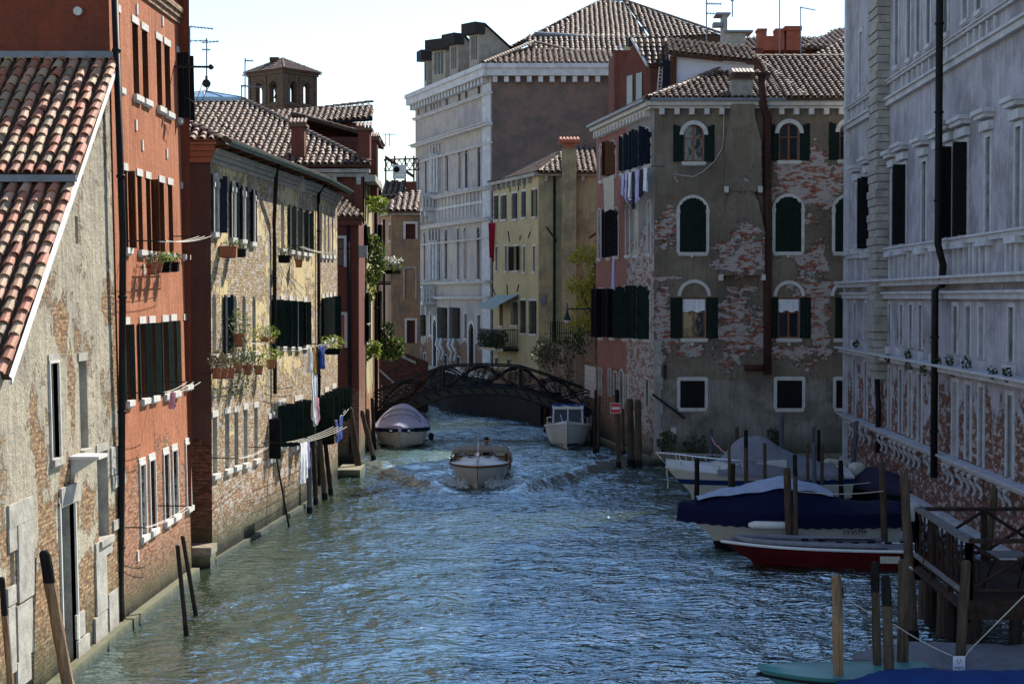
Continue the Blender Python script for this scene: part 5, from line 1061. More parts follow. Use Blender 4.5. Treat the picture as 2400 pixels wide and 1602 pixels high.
    # loft with white wall
    Yl = 75.6; x0, x1 = at(*C4(632, 400), Yl).x, at(*C4(1140, 430), Yl).x; z0 = 15.3; za, zb = at(*C4(632, 372), Yl).z, at(*C4(1130, 428), Yl).z
    mb = MB(); mb.face([(x0, Yl, z0), (x1, Yl, z0), (x1, Yl, zb), (x0, Yl, za)]); mb.face([(x0, Yl, z0), (x0, Yl, za), (x0, Yl + 5, za + 1), (x0, Yl + 5, z0)]); L = part('loft_wall', mb, simple('white_render', (.60, .60, .66), .85, .06, 2, .004), b, Matrix.Identity(4))
    mb = MB(); mb.box(x0 - .28, x0 - .02, Yl - .12, Yl + .1, z0 + .3, za); mb.grid([[(x0 - .3, Yl - .3, za), (x1 + .2, Yl - .3, zb)], [(x0 - .3, Yl - .3, za + .22), (x1 + .2, Yl - .3, zb + .22)]]); part('loft_timber', mb, MT['brownwood'], b, Matrix.Identity(4))
    p = [at(*C4(575, 340), Yl - .4), at(*C4(1150, 402), Yl - .4), at(*C4(1145, 315), Yl + 3.5), at(*C4(560, 245), Yl + 3.5)]
    roof(b, p, 'tile_far', .27, .36, seed=84)
    mb = MB(); p0, p1 = at(*C4(540, 600), Yl + .2), at(*C4(605, 400), Yl + .2); mb.box(p0.x, p1.x, Yl + .1, Yl + .16, p0.z, p1.z); part('shutter', mb, MT['navy'], L, Matrix.Identity(4))
    # red gabled dormer above the side wall
    Yd = 76.5; x0, x1 = at(*C4(462, 500), Yd).x, at(*C4(560, 500), Yd).x; zb_, zt_ = 15.3, at(*C4(462, 430), Yd).z; mb = MB(); xl = x0 - 1.2
    mb.face([(x0, Yd, zb_), (x1, Yd, zb_), (x1, Yd, zt_), (x0, Yd, zt_)]); mb.face([(xl, Yd + 3, zb_), (x0, Yd, zb_), (x0, Yd, zt_), ((x0 + xl) / 2, Yd + 1.5, zt_ + 1.4), (xl, Yd + 3, zt_)])
    D = part('dormer', mb, RED, b, Matrix.Identity(4)); roof(b, [(x0 - .15, Yd - .2, zt_), (x1 + .1, Yd - .2, zt_), (x1 + .1, Yd + 1.5, zt_ + 1.4), ((x0 + xl) / 2 - .15, Yd + 1.5, zt_ + 1.4)], 'tile_far', .27, .36, seed=85)
    mb = MB(); mb.tube([(x0 - .15, Yd - .2, zt_ - .05), ((x0 + xl) / 2 - .15, Yd + 1.4, zt_ + 1.4)], .07, 6); part('verge', mb, MT['stone'], D, Matrix.Identity(4))
    mb = MB()
    for t in (.25, .55): q = Vector((x0, Yd, 0)).lerp(Vector((xl, Yd + 3, 0)), t); e_ = Vector((-.37, .93, 0)); q2 = q + e_ * .6; n_ = Vector((-.05, -.02, 0)); mb.face([(q.x - .04, q.y - .02, 15.5), (q2.x - .04, q2.y - .02, 15.5), (q2.x - .04, q2.y - .02, zt_ - .2), (q.x - .04, q.y - .02, zt_ - .2)])
    part('dormer_window', mb, MT['glass_pale'], D, Matrix.Identity(4))
    mb = MB()
    for x in (505, 528): mb.tube([at(*C4(x, 620), Yd - .3), at(*C4(x + 15, 440), Yd - .2)], .03, 4)
    for i in range(7): mb.tube([at(*C4(507 + i * 1.8, 605 - i * 24), Yd - .3), at(*C4(530 + i * 1.8, 605 - i * 24), Yd - .3)], .025, 4)
    part('roof_ladder', mb, MT['stone'], b, Matrix.Identity(4))
corner()
# ================================================================ pale palace, near right
PC = (at(1984, 700, 69.5).x, 69.5)
R3 = Fac(PC, (PC[0] - .030 * 42, PC[1] - 42.0))
def palace():
    b = empty('pale_palace', (14, 55, 0), 'huge pale palace facade in shade with string courses and red brick base, right bank', 'palace')
    S = 'stone_blue'
    m = facade('palace_white_plaster', (.48, .46, .50), (.39, .37, .40), (.22, .075, .045), (.28, .12, .08), (.30, .24, .21), bh=3.8, bn=3.0, white=.25, streak=.42, relief=.9, stain=(.20, .185, .19), stainamt=.7, algae=False)
    k = dict(recess=.3, sill=S, lintel=None, rim=S, lw=.13)
    def W(T, r, dark=True, **kw):
        window(R3, b, T, *r, 'dark' if dark else 'blind', **{**k, 'pane': MT['dark'] if dark else MT[S], **kw})
    for r, d in (((268, 212, 284, 615), 0), ((345, 142, 365, 556), 1), ((500, -40, 524, 432), 0), ((580, -80, 604, 386), 0), ((641, -110, 667, 346), 0), ((708, -150, 735, 292), 0), ((818, -200, 850, 220), 1), ((946, -280, 980, 130), 0), ((1036, -330, 1070, 70), 0)):
        W(C6, r, d, pane=MT['glass_pale'] if not d else MT['dark'])
    u0 = R3.px(*C7(245, 300))[0]
    for (x0, y0, x1, y1, sh) in ((2008, 434, 2013, 572, None), (2033, 416, 2041, 582, ((85, 90))), (2091, 404, 2098, 578, None), (2112, 388, 2124, 572, (95, 150)), (2162, 379, 2172, 569, None), (2198, 362, 2209, 561, None), (2219, 346, 2232, 557, (100, 160)), (2252, 336, 2268, 552, (90, 160)), (2311, 322, 2323, 545, None), (2381, 297, 2394, 536, None)):
        dk_ = x0 not in (2008, 2311, 2381)
        W(SRC, (x0, y0, x1, y1), dk_, sh=(('L', sh[1]), ('R', 95)) if sh else None, shmat='blackish', pane=MT['dark'] if dk_ else MT['glass_pale'])
        u0, u1, z0, z1 = R3.rect(SRC, x0, y0, x1, y1); mb = MB()
        mb.box(u0 - .25, u1 + .25, -.16, -.002, z1 + .18, z1 + .42); mb.box(u0 - .38, u1 + .38, -.36, -.002, z1 + .62, z1 + .74); mb.box(u0 - .32, u1 + .32, -.28, -.002, z1 + .5, z1 + .618); part('window_hood', mb, MT[S], b, R3.M)
        mb = MB(); mb.box(u0 - .3, u1 + .3, -.24, -.002, z0 - .36, z0 - .17); part('window_ledge', mb, MT[S], b, R3.M)
    for r, d in (((215, 548, 228, 760), 0), ((283, 548, 297, 772), 0), ((428, 557, 440, 800), 1), ((498, 560, 515, 808), 0), ((556, 560, 573, 820), 1), ((613, 562, 633, 830), 0), ((706, 565, 730, 845), 0), ((824, 568, 850, 862), 1), ((903, 570, 931, 872), 1), ((983, 572, 1013, 885), 1), ((1162, 575, 1196, 908), 1)):
        W(C7, r, d, sill=None, pane=MT['dark'] if d else MT['glass_pale'])
        u0, u1, z0, z1 = R3.rect(C7, *r); mb = MB(); mb.box(u0 - .2, u1 + .2, -.14, -.002, z0 - .5, z0 - .08); part('window_ledge', mb, MT[S], b, R3.M)
    for r, d in (((211, 890, 224, 1236), 1), ((281, 908, 295, 1262), 0), ((427, 945, 440, 1322), 1), ((493, 955, 511, 1346), 1), ((551, 975, 570, 1372), 0), ((609, 985, 630, 1402), 1), ((702, 1005, 726, 1442), 0), ((821, 1032, 849, 1487), 0), ((901, 1048, 931, 1512), 0), ((981, 1062, 1009, 1550), 1), ((1153, 1112, 1191, 1620), 1)):
        W(C7, r, d, pane=MT['dark'] if d else MT['glass_pale'], sill=None)
    # string courses (z from two-point averages)
    def zz(T, x, y): return R3.px(*T(x, y))[1]
    for (T, x, y0, y1, o) in ((C6, 700, 505, 560, .16), (C6, 700, 375, 400, .12), (C6, 1000, 320, 375, .001), (C7, 600, 395, 440, .34), (C7, 600, 478, 522, .2), (C7, 600, 185, 225, .14), (C7, 700, 905, 950, .34), (C7, 600, 1395, 1430, .26)):
        if o > .01: band(R3, b, T, x, y0, y1, o, S)
    # pilaster strips between upper string courses
    za, zb = zz(C7, 600, 395), zz(C7, 600, 225); ps = [R3.px(*C7(x, 300))[0] for x in (232, 285, 305, 325, 440, 470, 500, 520, 556, 585, 610, 640, 665, 700, 745, 835, 865, 900, 935, 960, 1000, 1040, 1160, 1190, 1220)]
    for u in ps: mb = MB(); mb.box(u - .07, u + .07, -.09, -.003, za, zb); part('panel_strip', mb, MT[S], b, R3.M)
    za, zb = zz(C6, 700, 500), zz(C6, 700, 405); ps = [R3.px(*C6(x, 440))[0] for x in (222, 262, 300, 345, 372, 505, 555, 590, 625, 662, 690, 735, 800, 850, 990, 1030, 1070, 1115, 1165)]
    for u in ps: mb = MB(); mb.box(u - .07, u + .07, -.08, -.003, za, zb); part('panel_strip', mb, MT[S], b, R3.M)
    wall(R3, b, m, 22.5, depth=.34, jamb=MT[S])
    q = lambda u, y: tuple((R3.M @ Vector((u, y, 0)))[:2])
    shell(b, [q(0, 0), q(0, 3.5), q(R3.L, 12), q(R3.L, 0)], -1, 22.5, m)
    mb = MB(); mb.face([R3.M @ Vector(p) for p in ((0, 0, 22.5), (R3.L, 0, 22.5), (R3.L, 12, 22.5), (0, 3.5, 22.5))]); part('roof', mb, MT['tile_bed'], b, Matrix.Identity(4))
    mb = MB(); mb.box(-.3, R3.L, -.7, -.002, 21.6, 22.4); part('cornice', mb, MT[S], b, R3.M)
    # white plinth, sloping foot
    mb = MB(); mb.box(-.1, R3.L, -.18, -.002, .18, .42); mb.box(-.12, R3.L, -.25, -.002, .422, .52)
    mb.face([(-.15, -.2, .18), (-.15, -.5, -1), (R3.L, -.5, -1), (R3.L, -.2, .18)][::-1]); mb.face([(-.15, 0, -1), (-.15, -.5, -1), (-.15, -.2, .18), (-.15, 0, .18)]); part('plinth', mb, MT[S], b, R3.M)
    mb = MB(); mb.box(-.02, .5, -.14, -.003, .52, 21); part('corner_pilaster', mb, MT[S], b, R3.M)
    # dark ribbed shaft
    ua, ub = R3.px(*C6(395, 900))[0], R3.px(*C6(470, 900))[0]; zlow = zz(C7, 370, 1000); mb = MB(); rows = []
    z = zlow; i = 0
    while z < 21.5:
        o = .42 + .035 * ((i * 7) % 3); rows.append((z, o)); z += .28; i += 1
    for (z, o) in rows: mb.box(ua + .25, ub - .25, -o, -.003, z, z + .255)
    mb.box(ua + .1, ub - .1, -.55, -.002, zz(C7, 370, 700) - .1, zz(C7, 370, 700) + .2)
    part('flue_shaft', mb, MT['stone_dirty'], b, R3.M)
    uc = (ua + ub) / 2 - .2
    pipe(b, [R3.M @ Vector(p) for p in ((uc, -.2, zlow), (uc, -.15, zlow - 1), (uc, -.15, 1.4))], .1)
    up = R3.px(*C6(900, 500))[0]; up2 = R3.px(*C7(790, 700))[0]; z1 = zz(C7, 790, 320)
    pipe(b, [R3.M @ Vector(p) for p in ((up, -.5, 21.5), (up, -.5, z1 + .6), (up + .0, -.35, z1), (up2, -.2, z1 - .6), (up2, -.4, zz(C7, 790, 470)), (up2, -.4, 1.6))], .11)
    # volute brackets below the lower band
    zl = zz(C7, 600, 1432); mb = None
    for x, y in ((203, 1265), (222, 1270), (270, 1290), (290, 1300), (325, 1330), (400, 1360), (428, 1370), (478, 1385), (505, 1400), (535, 1420), (567, 1430), (600, 1450), (630, 1465), (695, 1490), (730, 1505), (808, 1540), (838, 1555)):
        u, _ = R3.px(*C7(x, y)); mb = MB(); mb.tube([(u, -.1, zl), (u, -.27, zl - .08), (u, -.27, zl - .2), (u, -.12, zl - .34), (u, -.06, zl - .5), (u, -.13, zl - .6), (u, -.04, zl - .68)], [.07, .075, .06, .05, .055, .06, .03], 7); part('volute', mb, MT[S], b, R3.M, True)
    for x, y in ((1560, 0), (1630, 20), (1680, 50), (1725, 75), (1775, 95), (1940, 175), (1990, 205)):
        u, _ = R3.px(*M2(x, y)); mb = MB(); mb.tube([(u, -.1, zl), (u, -.27, zl - .08), (u, -.27, zl - .2), (u, -.12, zl - .34), (u, -.06, zl - .5), (u, -.13, zl - .6), (u, -.04, zl - .68)], [.07, .075, .06, .05, .055, .06, .03], 7); part('volute', mb, MT[S], b, R3.M, True)
    # tufts growing on the ledge
    for i, (x, y) in enumerate(((285, 810), (490, 900), (615, 880), (620, 945), (800, 920), (985, 930), (1150, 990), (1240, 1000), (878, 915), (713, 970))):
        u, z = R3.px(*C7(x, y)); mb = MB(); mb.leaves((u, -.38, z + .1), (.22, .12, .16), 80, .05, seed=300 + i, drop=.1)
        tag(mb.build('ledge_weed', MT['leaf_dark'], None, R3.M), 'weed tuft on the pale palace ledge, ' + ('left of the ribbed shaft', 'first right of the ribbed shaft', 'on top in mid bay', 'hanging below in mid bay', 'directly left of the black downpipe', 'tall, third window past the black downpipe', 'under the wide pier near the right edge', 'at the right edge of the photo', 'first window past the black downpipe', 'last window before the black downpipe')[i], 'plant', 'weed tufts on the palace ledge')
palace()
# ================================================================ skyline behind the corner house
def skyline():
    Y = 98.0
    b = empty('rear_tiled_house', (at(1850, 100, Y).x, Y, 0), 'tiled house with crenellated red chimneys on the right skyline', 'house')
    mr = simple('red_chimney_plaster', (.26, .07, .04), .9, .25, 2, .01); f = Fac((at(1440, 100, Y).x, Y), (at(2010, 100, Y).x, Y)); zt = at(*C4(1300, 330), Y).z
    mb = MB(); mb.box(f.A.x, f.B.x, Y, Y + 6, 0, zt); part('wall', mb, RED, b, Matrix.Identity(4))
    roof(b, [at(*C4(1050, 335), Y - .2), at(*C4(1800, 335), Y - .2), at(*C4(1800, 255), Y + 5), at(*C4(1030, 242), Y + 5)], 'tile_far', .33, .45, seed=91)
    roof(b, [at(*C4(1450, 312), Y - 1), at(*C4(1800, 312), Y - 1), at(*C4(1775, 235), Y + 6), at(*C4(1690, 192), Y + 6)], 'tile_far', .33, .45, seed=92)
    roof(b, [at(*C4(1545, 365), Y - 3), at(*C4(1800, 368), Y - 3), at(*C4(1800, 225), Y + 1), at(*C4(1775, 228), Y + 1)], 'tile_near' if False else 'tile_far', .33, .45, seed=93)
    def ch(x0, y0, x1, y1, Yc, mat, crenel=False, name='chimney'):
        a, c = at(*C4(x0, y1), Yc), at(*C4(x1, y0), Yc); mb = MB(); w = c.x - a.x
        if crenel:
            hh = (c.z - a.z) * .33; mb.box(a.x, c.x, Yc, Yc + .9, a.z, c.z - hh); mb.box(a.x, a.x + w * .33, Yc + .01, Yc + .89, c.z - hh, c.z); mb.box(c.x - w * .33, c.x, Yc + .01, Yc + .89, c.z - hh, c.z); mb.box(a.x - .05, a.x + w * .34, Yc - .05, Yc + .95, c.z - .12, c.z + .02); mb.box(c.x - w * .34, c.x + .05, Yc - .05, Yc + .95, c.z - .12, c.z + .02)
        else: mb.box(a.x, c.x, Yc, Yc + .9, a.z, c.z - .25); mb.box(a.x - .1, c.x + .1, Yc - .1, Yc + 1, c.z - .25, c.z)
        return part(name, mb, mat, b, Matrix.Identity(4))
    ch(1168, 190, 1338, 330, Y - 1.5, mr, True); ch(1353, 172, 1443, 330, Y - 1.5, mr)
    a = empty('grey_loft_house', (at(1700, 80, 86).x, 86, 0), 'house with a broad grey stucco chimney behind the white loft', 'house'); Yc = 85
    p, q = at(*C4(938, 300), Yc), at(*C4(1085, 135), Yc); mb = MB(); mb.box(p.x, q.x, Yc, Yc + 1.2, p.z - 3, q.z - .6); mb.box(p.x, q.x - .9, Yc, Yc + 1.2, q.z - .6, q.z + .3); o = part('chimney', mb, MT['stone_dirty'], a, Matrix.Identity(4))
    mb = MB(); mb.box(p.x - .35, q.x - .75, Yc - .15, Yc + 1.3, q.z + .302, q.z + .38); mb.box(q.x - 1.0, q.x + .35, Yc - .2, Yc + 1.3, q.z - .598, q.z - .5); mb.box(p.x - .5, p.x - .05, Yc - .1, Yc + .5, q.z - .3, q.z - .1); part('chimney_slab', mb, MT['lead'], o, Matrix.Identity(4))
    mb = MB(); mb.box(at(1560, 80, Yc).x, at(1790, 80, Yc).x, Yc + .1, Yc + 5, 0, at(1700, 112, Yc).z); part('wall', mb, RED, a, Matrix.Identity(4))
    # attic dormer beside the palazzo roof
    Yd = 126.5; d = empty('attic_house', (at(1480, 120, Yd).x, Yd, 0), 'cream attic dormer with wooden window between the palazzo roof and the loft', 'house')
    f = Fac((at(*C4(288, 400), Yd).x, Yd), (at(*C4(420, 400), Yd).x, Yd)); zt = at(*C4(350, 305), Yd).z; zb = at(*C4(350, 430), Yd).z
    window(f, d, C4, 352, 308, 412, 425, 'dark', frame='redwood', pane=MT['glass_pale'], sill=None, lintel=None)
    wall(f, d, simple('cream_render', (.42, .38, .26), .85, .1, 2, .004), zt, z0=zb - 1)
    mb = MB(); p, q = at(*C4(318, 305), Yd - .3), at(*C4(560, 245), Yd - .3); mb.box(p.x, q.x + 1, Yd - .4, Yd + 3, p.z, q.z); part('dormer_roof', mb, simple('dark_lead_roof', (.03, .03, .035), .6, .3, 2, .004), d, Matrix.Identity(4))
skyline()
def antennas():
    def ant(T, x, y0, y1, Y, arms, label):
        mb = MB(); a, c = at(*T(x, y1), Y), at(*T(x, y0), Y); mb.tube([a, c], .035, 5)
        for (yy, xa, xb, yb, n) in arms:
            p, q = at(*T(xa, yy), Y), at(*T(xb, yb), Y); mb.tube([p, q], .022, 4)
            for i in range(n): r_ = p.lerp(q, (i + .5) / n); mb.tube([r_ + Vector((0, -.35, 0)), r_ + Vector((0, .35, 0))], .012, 3); mb.tube([r_ - Vector((0, 0, .07)), r_ + Vector((0, 0, .07))], .012, 3)
        tag(mb.build('tv_antenna', MT['iron'] if False else MT['lead']), label, 'antenna', 'television antennas on the roofs')
    ant(Z1, 1245, 175, 640, 79, ((175, 1245, 1400, 190, 7), (460, 1225, 1270, 462, 3)), 'tall antenna mast beside the orange house with one long arm at its top')
    ant(Z4, 180, -30, 320, 82, ((-10, 60, 190, -12, 4), (0, 150, 260, -8, 5), (46, 150, 205, 48, 3)), 'thin antenna above the glass skylight')
    ant(Z4, 432, 100, 400, 90, ((118, 432, 488, 120, 5), (215, 410, 450, 217, 3), (285, 405, 540, 292, 8)), 'antenna mast with several arms left of the bell tower')
    ant(Z4, 408, 280, 365, 90, ((282, 405, 445, 284, 3),), 'short antenna at the right end of the glass skylight')
    ant(C4, 828, -30, 262, 84, ((25, 828, 928, 27, 8), (88, 828, 970, 97, 8)), 'antenna mast with two long arms left of the grey stucco chimney')
    ant(C4, 998, -30, 112, 85.5, ((2, 985, 1012, 2, 2),), 'bare mast rising from the grey stucco chimney')
    ant(C4, 1308, -40, 360, 96, ((-20, 1295, 1320, -20, 2),), 'long bare mast in front of the crenellated red chimney')
    ant(C4, 1447, 45, 360, 96, ((48, 1440, 1545, 68, 8),), 'antenna with one arm right of the square red chimney')
    ant(C1, 36, 875, 960, 125, ((880, 0, 90, 888, 6),), 'small distant antenna in the gap left of the palazzo')
    ant(C1, 8, 878, 960, 126, ((882, -15, 30, 880, 3),), 'faint distant antenna farthest left in the gap')
antennas()
# ================================================================ footbridge
BY = 84.5
def bridge():
    b = empty('footbridge', (at(1130, 900, BY).x, BY, 0), 'black cast iron footbridge with curling openwork railings across the canal', 'bridge')
    P = lambda x, y, Y=BY: at(*C3(x, y), Y)
    rail = [(150, 500), (350, 415), (600, 325), (830, 240), (1000, 226), (1200, 220), (1400, 224), (1560, 235), (1800, 310), (2020, 390), (2240, 470)]
    deck = [(170, 700), (400, 600), (600, 510), (830, 448), (1000, 428), (1200, 420), (1400, 423), (1560, 434), (1800, 510), (2020, 575), (2235, 655)]
    soff = [(170, 770), (400, 690), (600, 612), (830, 520), (1000, 492), (1200, 485), (1400, 488), (1560, 510), (1800, 600), (2020, 640), (2235, 690)]
    W_ = 2.4
    def lerpy(L, x):
        for i in range(len(L) - 1):
            if L[i][0] <= x <= L[i + 1][0]: t = (x - L[i][0]) / (L[i + 1][0] - L[i][0]); return L[i][1] + (L[i + 1][1] - L[i][1]) * t
        return L[0][1] if x < L[0][0] else L[-1][1]
    mb = MB(); n = 40; xs = [170 + (2235 - 170) * i / n for i in range(n + 1)]
    for off in (0, W_ - .18):
        f = Vector((0, off, 0)); g = Vector((0, off + .18, 0))
        A = [P(x, lerpy(deck, x)) for x in xs]; B = [P(x, lerpy(soff, x)) for x in xs]
        mb.grid([[p + f for p in A], [p + f for p in B]]); mb.grid([[p + g for p in B], [p + g for p in A]]); mb.grid([[p + f for p in B], [p + g for p in B]]); mb.grid([[p + g for p in A], [p + f for p in A]])
        for o_ in (.02,): mb.tube([p + f + Vector((0, -.03, .02)) for p in A], .05, 5); mb.tube([p + f + Vector((0, -.03, -.0)) for p in B], .05, 5)
        for i in range(0, n, 2): q = A[i].lerp(B[i], .5); q2 = A[i + 1].lerp(B[i + 1], .5); mb.tube([A[i].lerp(B[i], .2) + f + Vector((0, -.02, 0)), B[i + 1].lerp(A[i + 1], .2) + f + Vector((0, -.02, 0))], .03, 4)
    part('girder', mb, MT['iron'], b, Matrix.Identity(4))
    mb = MB(); A = [P(x, lerpy(deck, x)) + Vector((0, 0, -.12)) for x in xs]; mb.grid([[p + Vector((0, .1, 0)) for p in A], [p + Vector((0, W_ - .1, 0)) for p in A]]); part('walkway', mb, MT['decktimber'], b, Matrix.Identity(4))
    for off in (0.05, W_ - .05):
        o = Vector((0, off, 0)); mb = MB(); top = [P(x, y) + o for x, y in rail]; mb.tube(top, .045, 6)
        mb.tube([P(x, lerpy(deck, x) - 12) + o for x in xs], .03, 4)
        H = lambda x, t: P(x, lerpy(deck, x) * (1 - t) + lerpy(rail, x) * t) + o
        segs = ((160, 810), (860, 1540), (1590, 2230))
        for s, (a, c) in enumerate(segs):
            L = c - a
            for ph, dz in ((0, 0), (math.pi, 0), (0, .09), (math.pi, .09)):
                pts = []
                for i in range(41):
                    t = i / 40; w = .5 + .44 * math.cos(2.0 * math.pi * t + ph) * (1 - .0 * t); pts.append(H(a + L * t, min(.98, max(.03, w * (.9 if dz else 1) + dz * .5))))
                mb.tube(pts, .026, 4, cap=False)
            for cx, rr in ((a + .06 * L, .30), (c - .06 * L, .30), (a + .28 * L, .2), (a + .72 * L, .2)):   # scrolls
                cpt = H(cx, .5); k = rr; pts = []
                for i in range(26): t = i / 25; an = t * 4.0 * math.pi; r_ = k * (1 - .75 * t); pts.append(cpt + Vector((math.cos(an) * r_, 0, math.sin(an) * r_)))
                mb.tube(pts, .024, 4, cap=False)
            cpt = H(a + .5 * L, .55)     # rosette of foliage in the middle of each bay
            rnd = random.Random(s)
            for i in range(15):
                an = i * 2.4; r1 = .12 + .05 * i; c2 = cpt + Vector((math.cos(an) * r1 * 1.35, 0, math.sin(an) * min(r1, .42))); q = []
                for j in range(9): t = j / 8; q.append(c2 + Vector((math.cos(an + t * 5) * .13 * (1 - t * .6), -.02, math.sin(an + t * 5) * .13 * (1 - t * .6))))
                mb.tube(q, .022, 4, cap=False)
            for i in range(10): an = i * math.pi / 5; mb.sphere(cpt + Vector((math.cos(an) * .16, -.03, math.sin(an) * .16)), .045, 6, 4)
        for x in (150, 815, 850, 1550, 1585, 2235):
            mb.tube([P(x, lerpy(deck, x)) + o, P(x, lerpy(rail, x)) + o], .05, 5)
        for a, c in ((815, 850), (1550, 1585)):
            for i in range(5): mb.sphere(H((a + c) / 2, .12 + .19 * i), .1, 7, 5)
        part('railing', mb, MT['iron'], b, Matrix.Identity(4))
    mb = MB(); p = P(150, 700); mb.box(p.x - 1.5, p.x + .3, BY - .3, BY + W_ + .3, -1, p.z - .05); part('abutment', mb, MT['stone_wet'], b, Matrix.Identity(4)); mb = MB(); p = P(2235, 655); mb.box(p.x - .2, p.x + 2.5, BY - .3, BY + W_ + .3, -1, p.z - .1); part('abutment', mb, MT['stone_dirty'], b, Matrix.Identity(4))
bridge()
# ================================================================ timber terrace
def terrace():
    b = empty('timber_terrace', (10.5, 34.5, 0), 'dark timber waterside terrace on piles with crossed railings, lower right', 'terrace')
    zf = 1.25; zr = 2.35; fl = at(2152, 1208, 37.2); nl = at(2271, 1284, 32.3); xr = 13.2
    FL = Vector((fl.x, fl.y, zr)); NL = Vector((nl.x, nl.y, zr))
    n = 26; mb = MB()
    for i in range(n):
        y0 = NL.y + (FL.y - NL.y) * i / n; y1 = NL.y + (FL.y - NL.y) * (i + 1) / n - .012; x0 = NL.x + (FL.x - NL.x) * (i / n); mb.box(x0 + .02, xr, y0, y1, zf - .05, zf)
    part('decking', mb, MT['decktimber'], b, Matrix.Identity(4))
    mb = MB(); mb.box(NL.x - .02, xr, NL.y - .12, NL.y, zf - .35, zf + .02); mb.box(FL.x, xr, FL.y, FL.y + .12, zf - .35, zf); mb.tube([(NL.x, NL.y, zf - .2), (FL.x, FL.y, zf - .2)], .12, 4); part('edge_beam', mb, MT['decktimber'], b, Matrix.Identity(4))
    for i in range(6):
        t = i / 5; p = NL.lerp(FL, t); mb = MB(); mb.tube([(p.x + .1, p.y, -1.5), (p.x + .12 + .05 * math.sin(i * 3), p.y, zf - .25)], [.15, .12], 8); part('pile', mb, MT['pole'] if i % 2 else MT['pole_dark'], b, Matrix.Identity(4))
    for i in range(4):
        x = NL.x + .9 + i * 1.1; mb = MB(); mb.tube([(x, NL.y, -1.5), (x, NL.y, zf - .35)], .13, 8); part('pile', mb, MT['pole_dark'], b, Matrix.Identity(4))
    def rail(A, B, npost, grey=False, cross=1):
        mb = MB(); d = (B - A).normalized(); s = d.cross(ZZ) * .09; u = Vector((0, 0, .07))
        for q in ((0, .14), ):
            a, c = A, B; vs = [a - s, a + s, c + s, c - s]; mb.add([v for v in vs] + [v + u for v in vs], [(0, 1, 2, 3), (7, 6, 5, 4), (0, 4, 5, 1), (1, 5, 6, 2), (2, 6, 7, 3), (3, 7, 4, 0)])
        part('handrail', mb, MT['deckgrey'] if grey else MT['decktimber'], b, Matrix.Identity(4))
        for i in range(npost):
            p = A.lerp(B, i / (npost - 1)); mb = MB(); mb.box(p.x - .06, p.x + .06, p.y - .06, p.y + .06, zf - .4, zr - .005); part('post', mb, MT['decktimber'], b, Matrix.Identity(4))
        for i in range(npost - 1):
            p, q = A.lerp(B, i / (npost - 1)), A.lerp(B, (i + 1) / (npost - 1)); k = 2 if cross == 1 else 1
            mb = MB(); lo = Vector((0, 0, zf + .18 - zr))
            mb.tube([p + lo, q], .035, 4); mb.tube([p, q + lo], .035, 4); mb.tube([p + lo, q + lo], .04, 4); part('brace', mb, MT['decktimber'], b, Matrix.Identity(4))
    rail(NL, FL, 4, True); rail(FL, Vector((xr, FL.y, zr)), 4); rail(NL, Vector((xr, NL.y, zr)), 4)
    mb = MB()   # thin slats filling the canal side
    for i in range(22): p = NL.lerp(FL, (i + .5) / 22); q = NL.lerp(FL, (i + .5 + (.7 if i % 2 else -.7)) / 22); mb.tube([(p.x - .04, p.y, zf + .05), (q.x - .04, q.y, zr - .02)], .018, 4)
    part('slat_infill', mb, MT['decktimber'], b, Matrix.Identity(4))
    mb = MB(); mb.tube([(NL.x - .05, NL.y, zf + .12), (FL.x - .05, FL.y, zf + .12)], .07, 4); part('lower_rail', mb, MT['deckgrey'], b, Matrix.Identity(4))
    # table and chairs
    def table(x, y):
        t = empty('cafe_table', (x, y, zf), 'small dark slatted table inside the terrace corner by the near railing' if x < 10 else 'small dark slatted table at the right edge of the terrace', 'table', 'terrace tables'); mb = MB()
        for i in range(6): mb.box(-.4 + i * .134, -.4 + i * .134 + .12, -.4, .4, .7, .73)
        part('table_top', mb, MT['deckgrey'], t)
        for sx in (-1, 1):
            mb = MB(); mb.tube([(sx * .34, -.34, 0), (sx * .3, .3, .7)], .018, 5); mb.tube([(sx * .34, .34, 0), (sx * .3, -.3, .7)], .018, 5); part('leg', mb, MT['iron'], t)
    def chair(x, y, rz, lab):
        t = empty('cafe_chair', (x, y, zf), lab, 'chair', 'terrace chairs', rz); mb = MB(); mb.box(-.21, .21, -.2, .2, .44, .46); part('seat', mb, MT['decktimber'], t)
        mb = MB(); mb.tube([(-.2, .2, .45), (-.2, .26, .85), (0, .3, .93), (.2, .26, .85), (.2, .2, .45)], .016, 5); mb.tube([(-.2, .24, .7), (.2, .24, .7)], .014, 5); part('backrest', mb, MT['iron'], t)
        for sx in (-1, 1):
            for sy in (-1, 1): mb = MB(); mb.tube([(sx * .19, sy * .18, .45), (sx * .21, sy * .21, 0)], .014, 5); part('leg', mb, MT['iron'], t)
    table(9.7, 33.4); table(11.3, 34.6); chair(9.2, 34.4, 0, 'black metal cafe chair behind the corner table'); chair(10.6, 33.2, 1.6, 'black metal cafe chair between the two terrace tables'); chair(9.0, 36.0, .5, 'black metal cafe chair near the far corner of the terrace'); chair(11.4, 35.8, .1, 'black metal cafe chair behind the right table'); chair(10.9, 32.8, 3.2, 'black metal cafe chair tight against the near railing')
terrace()
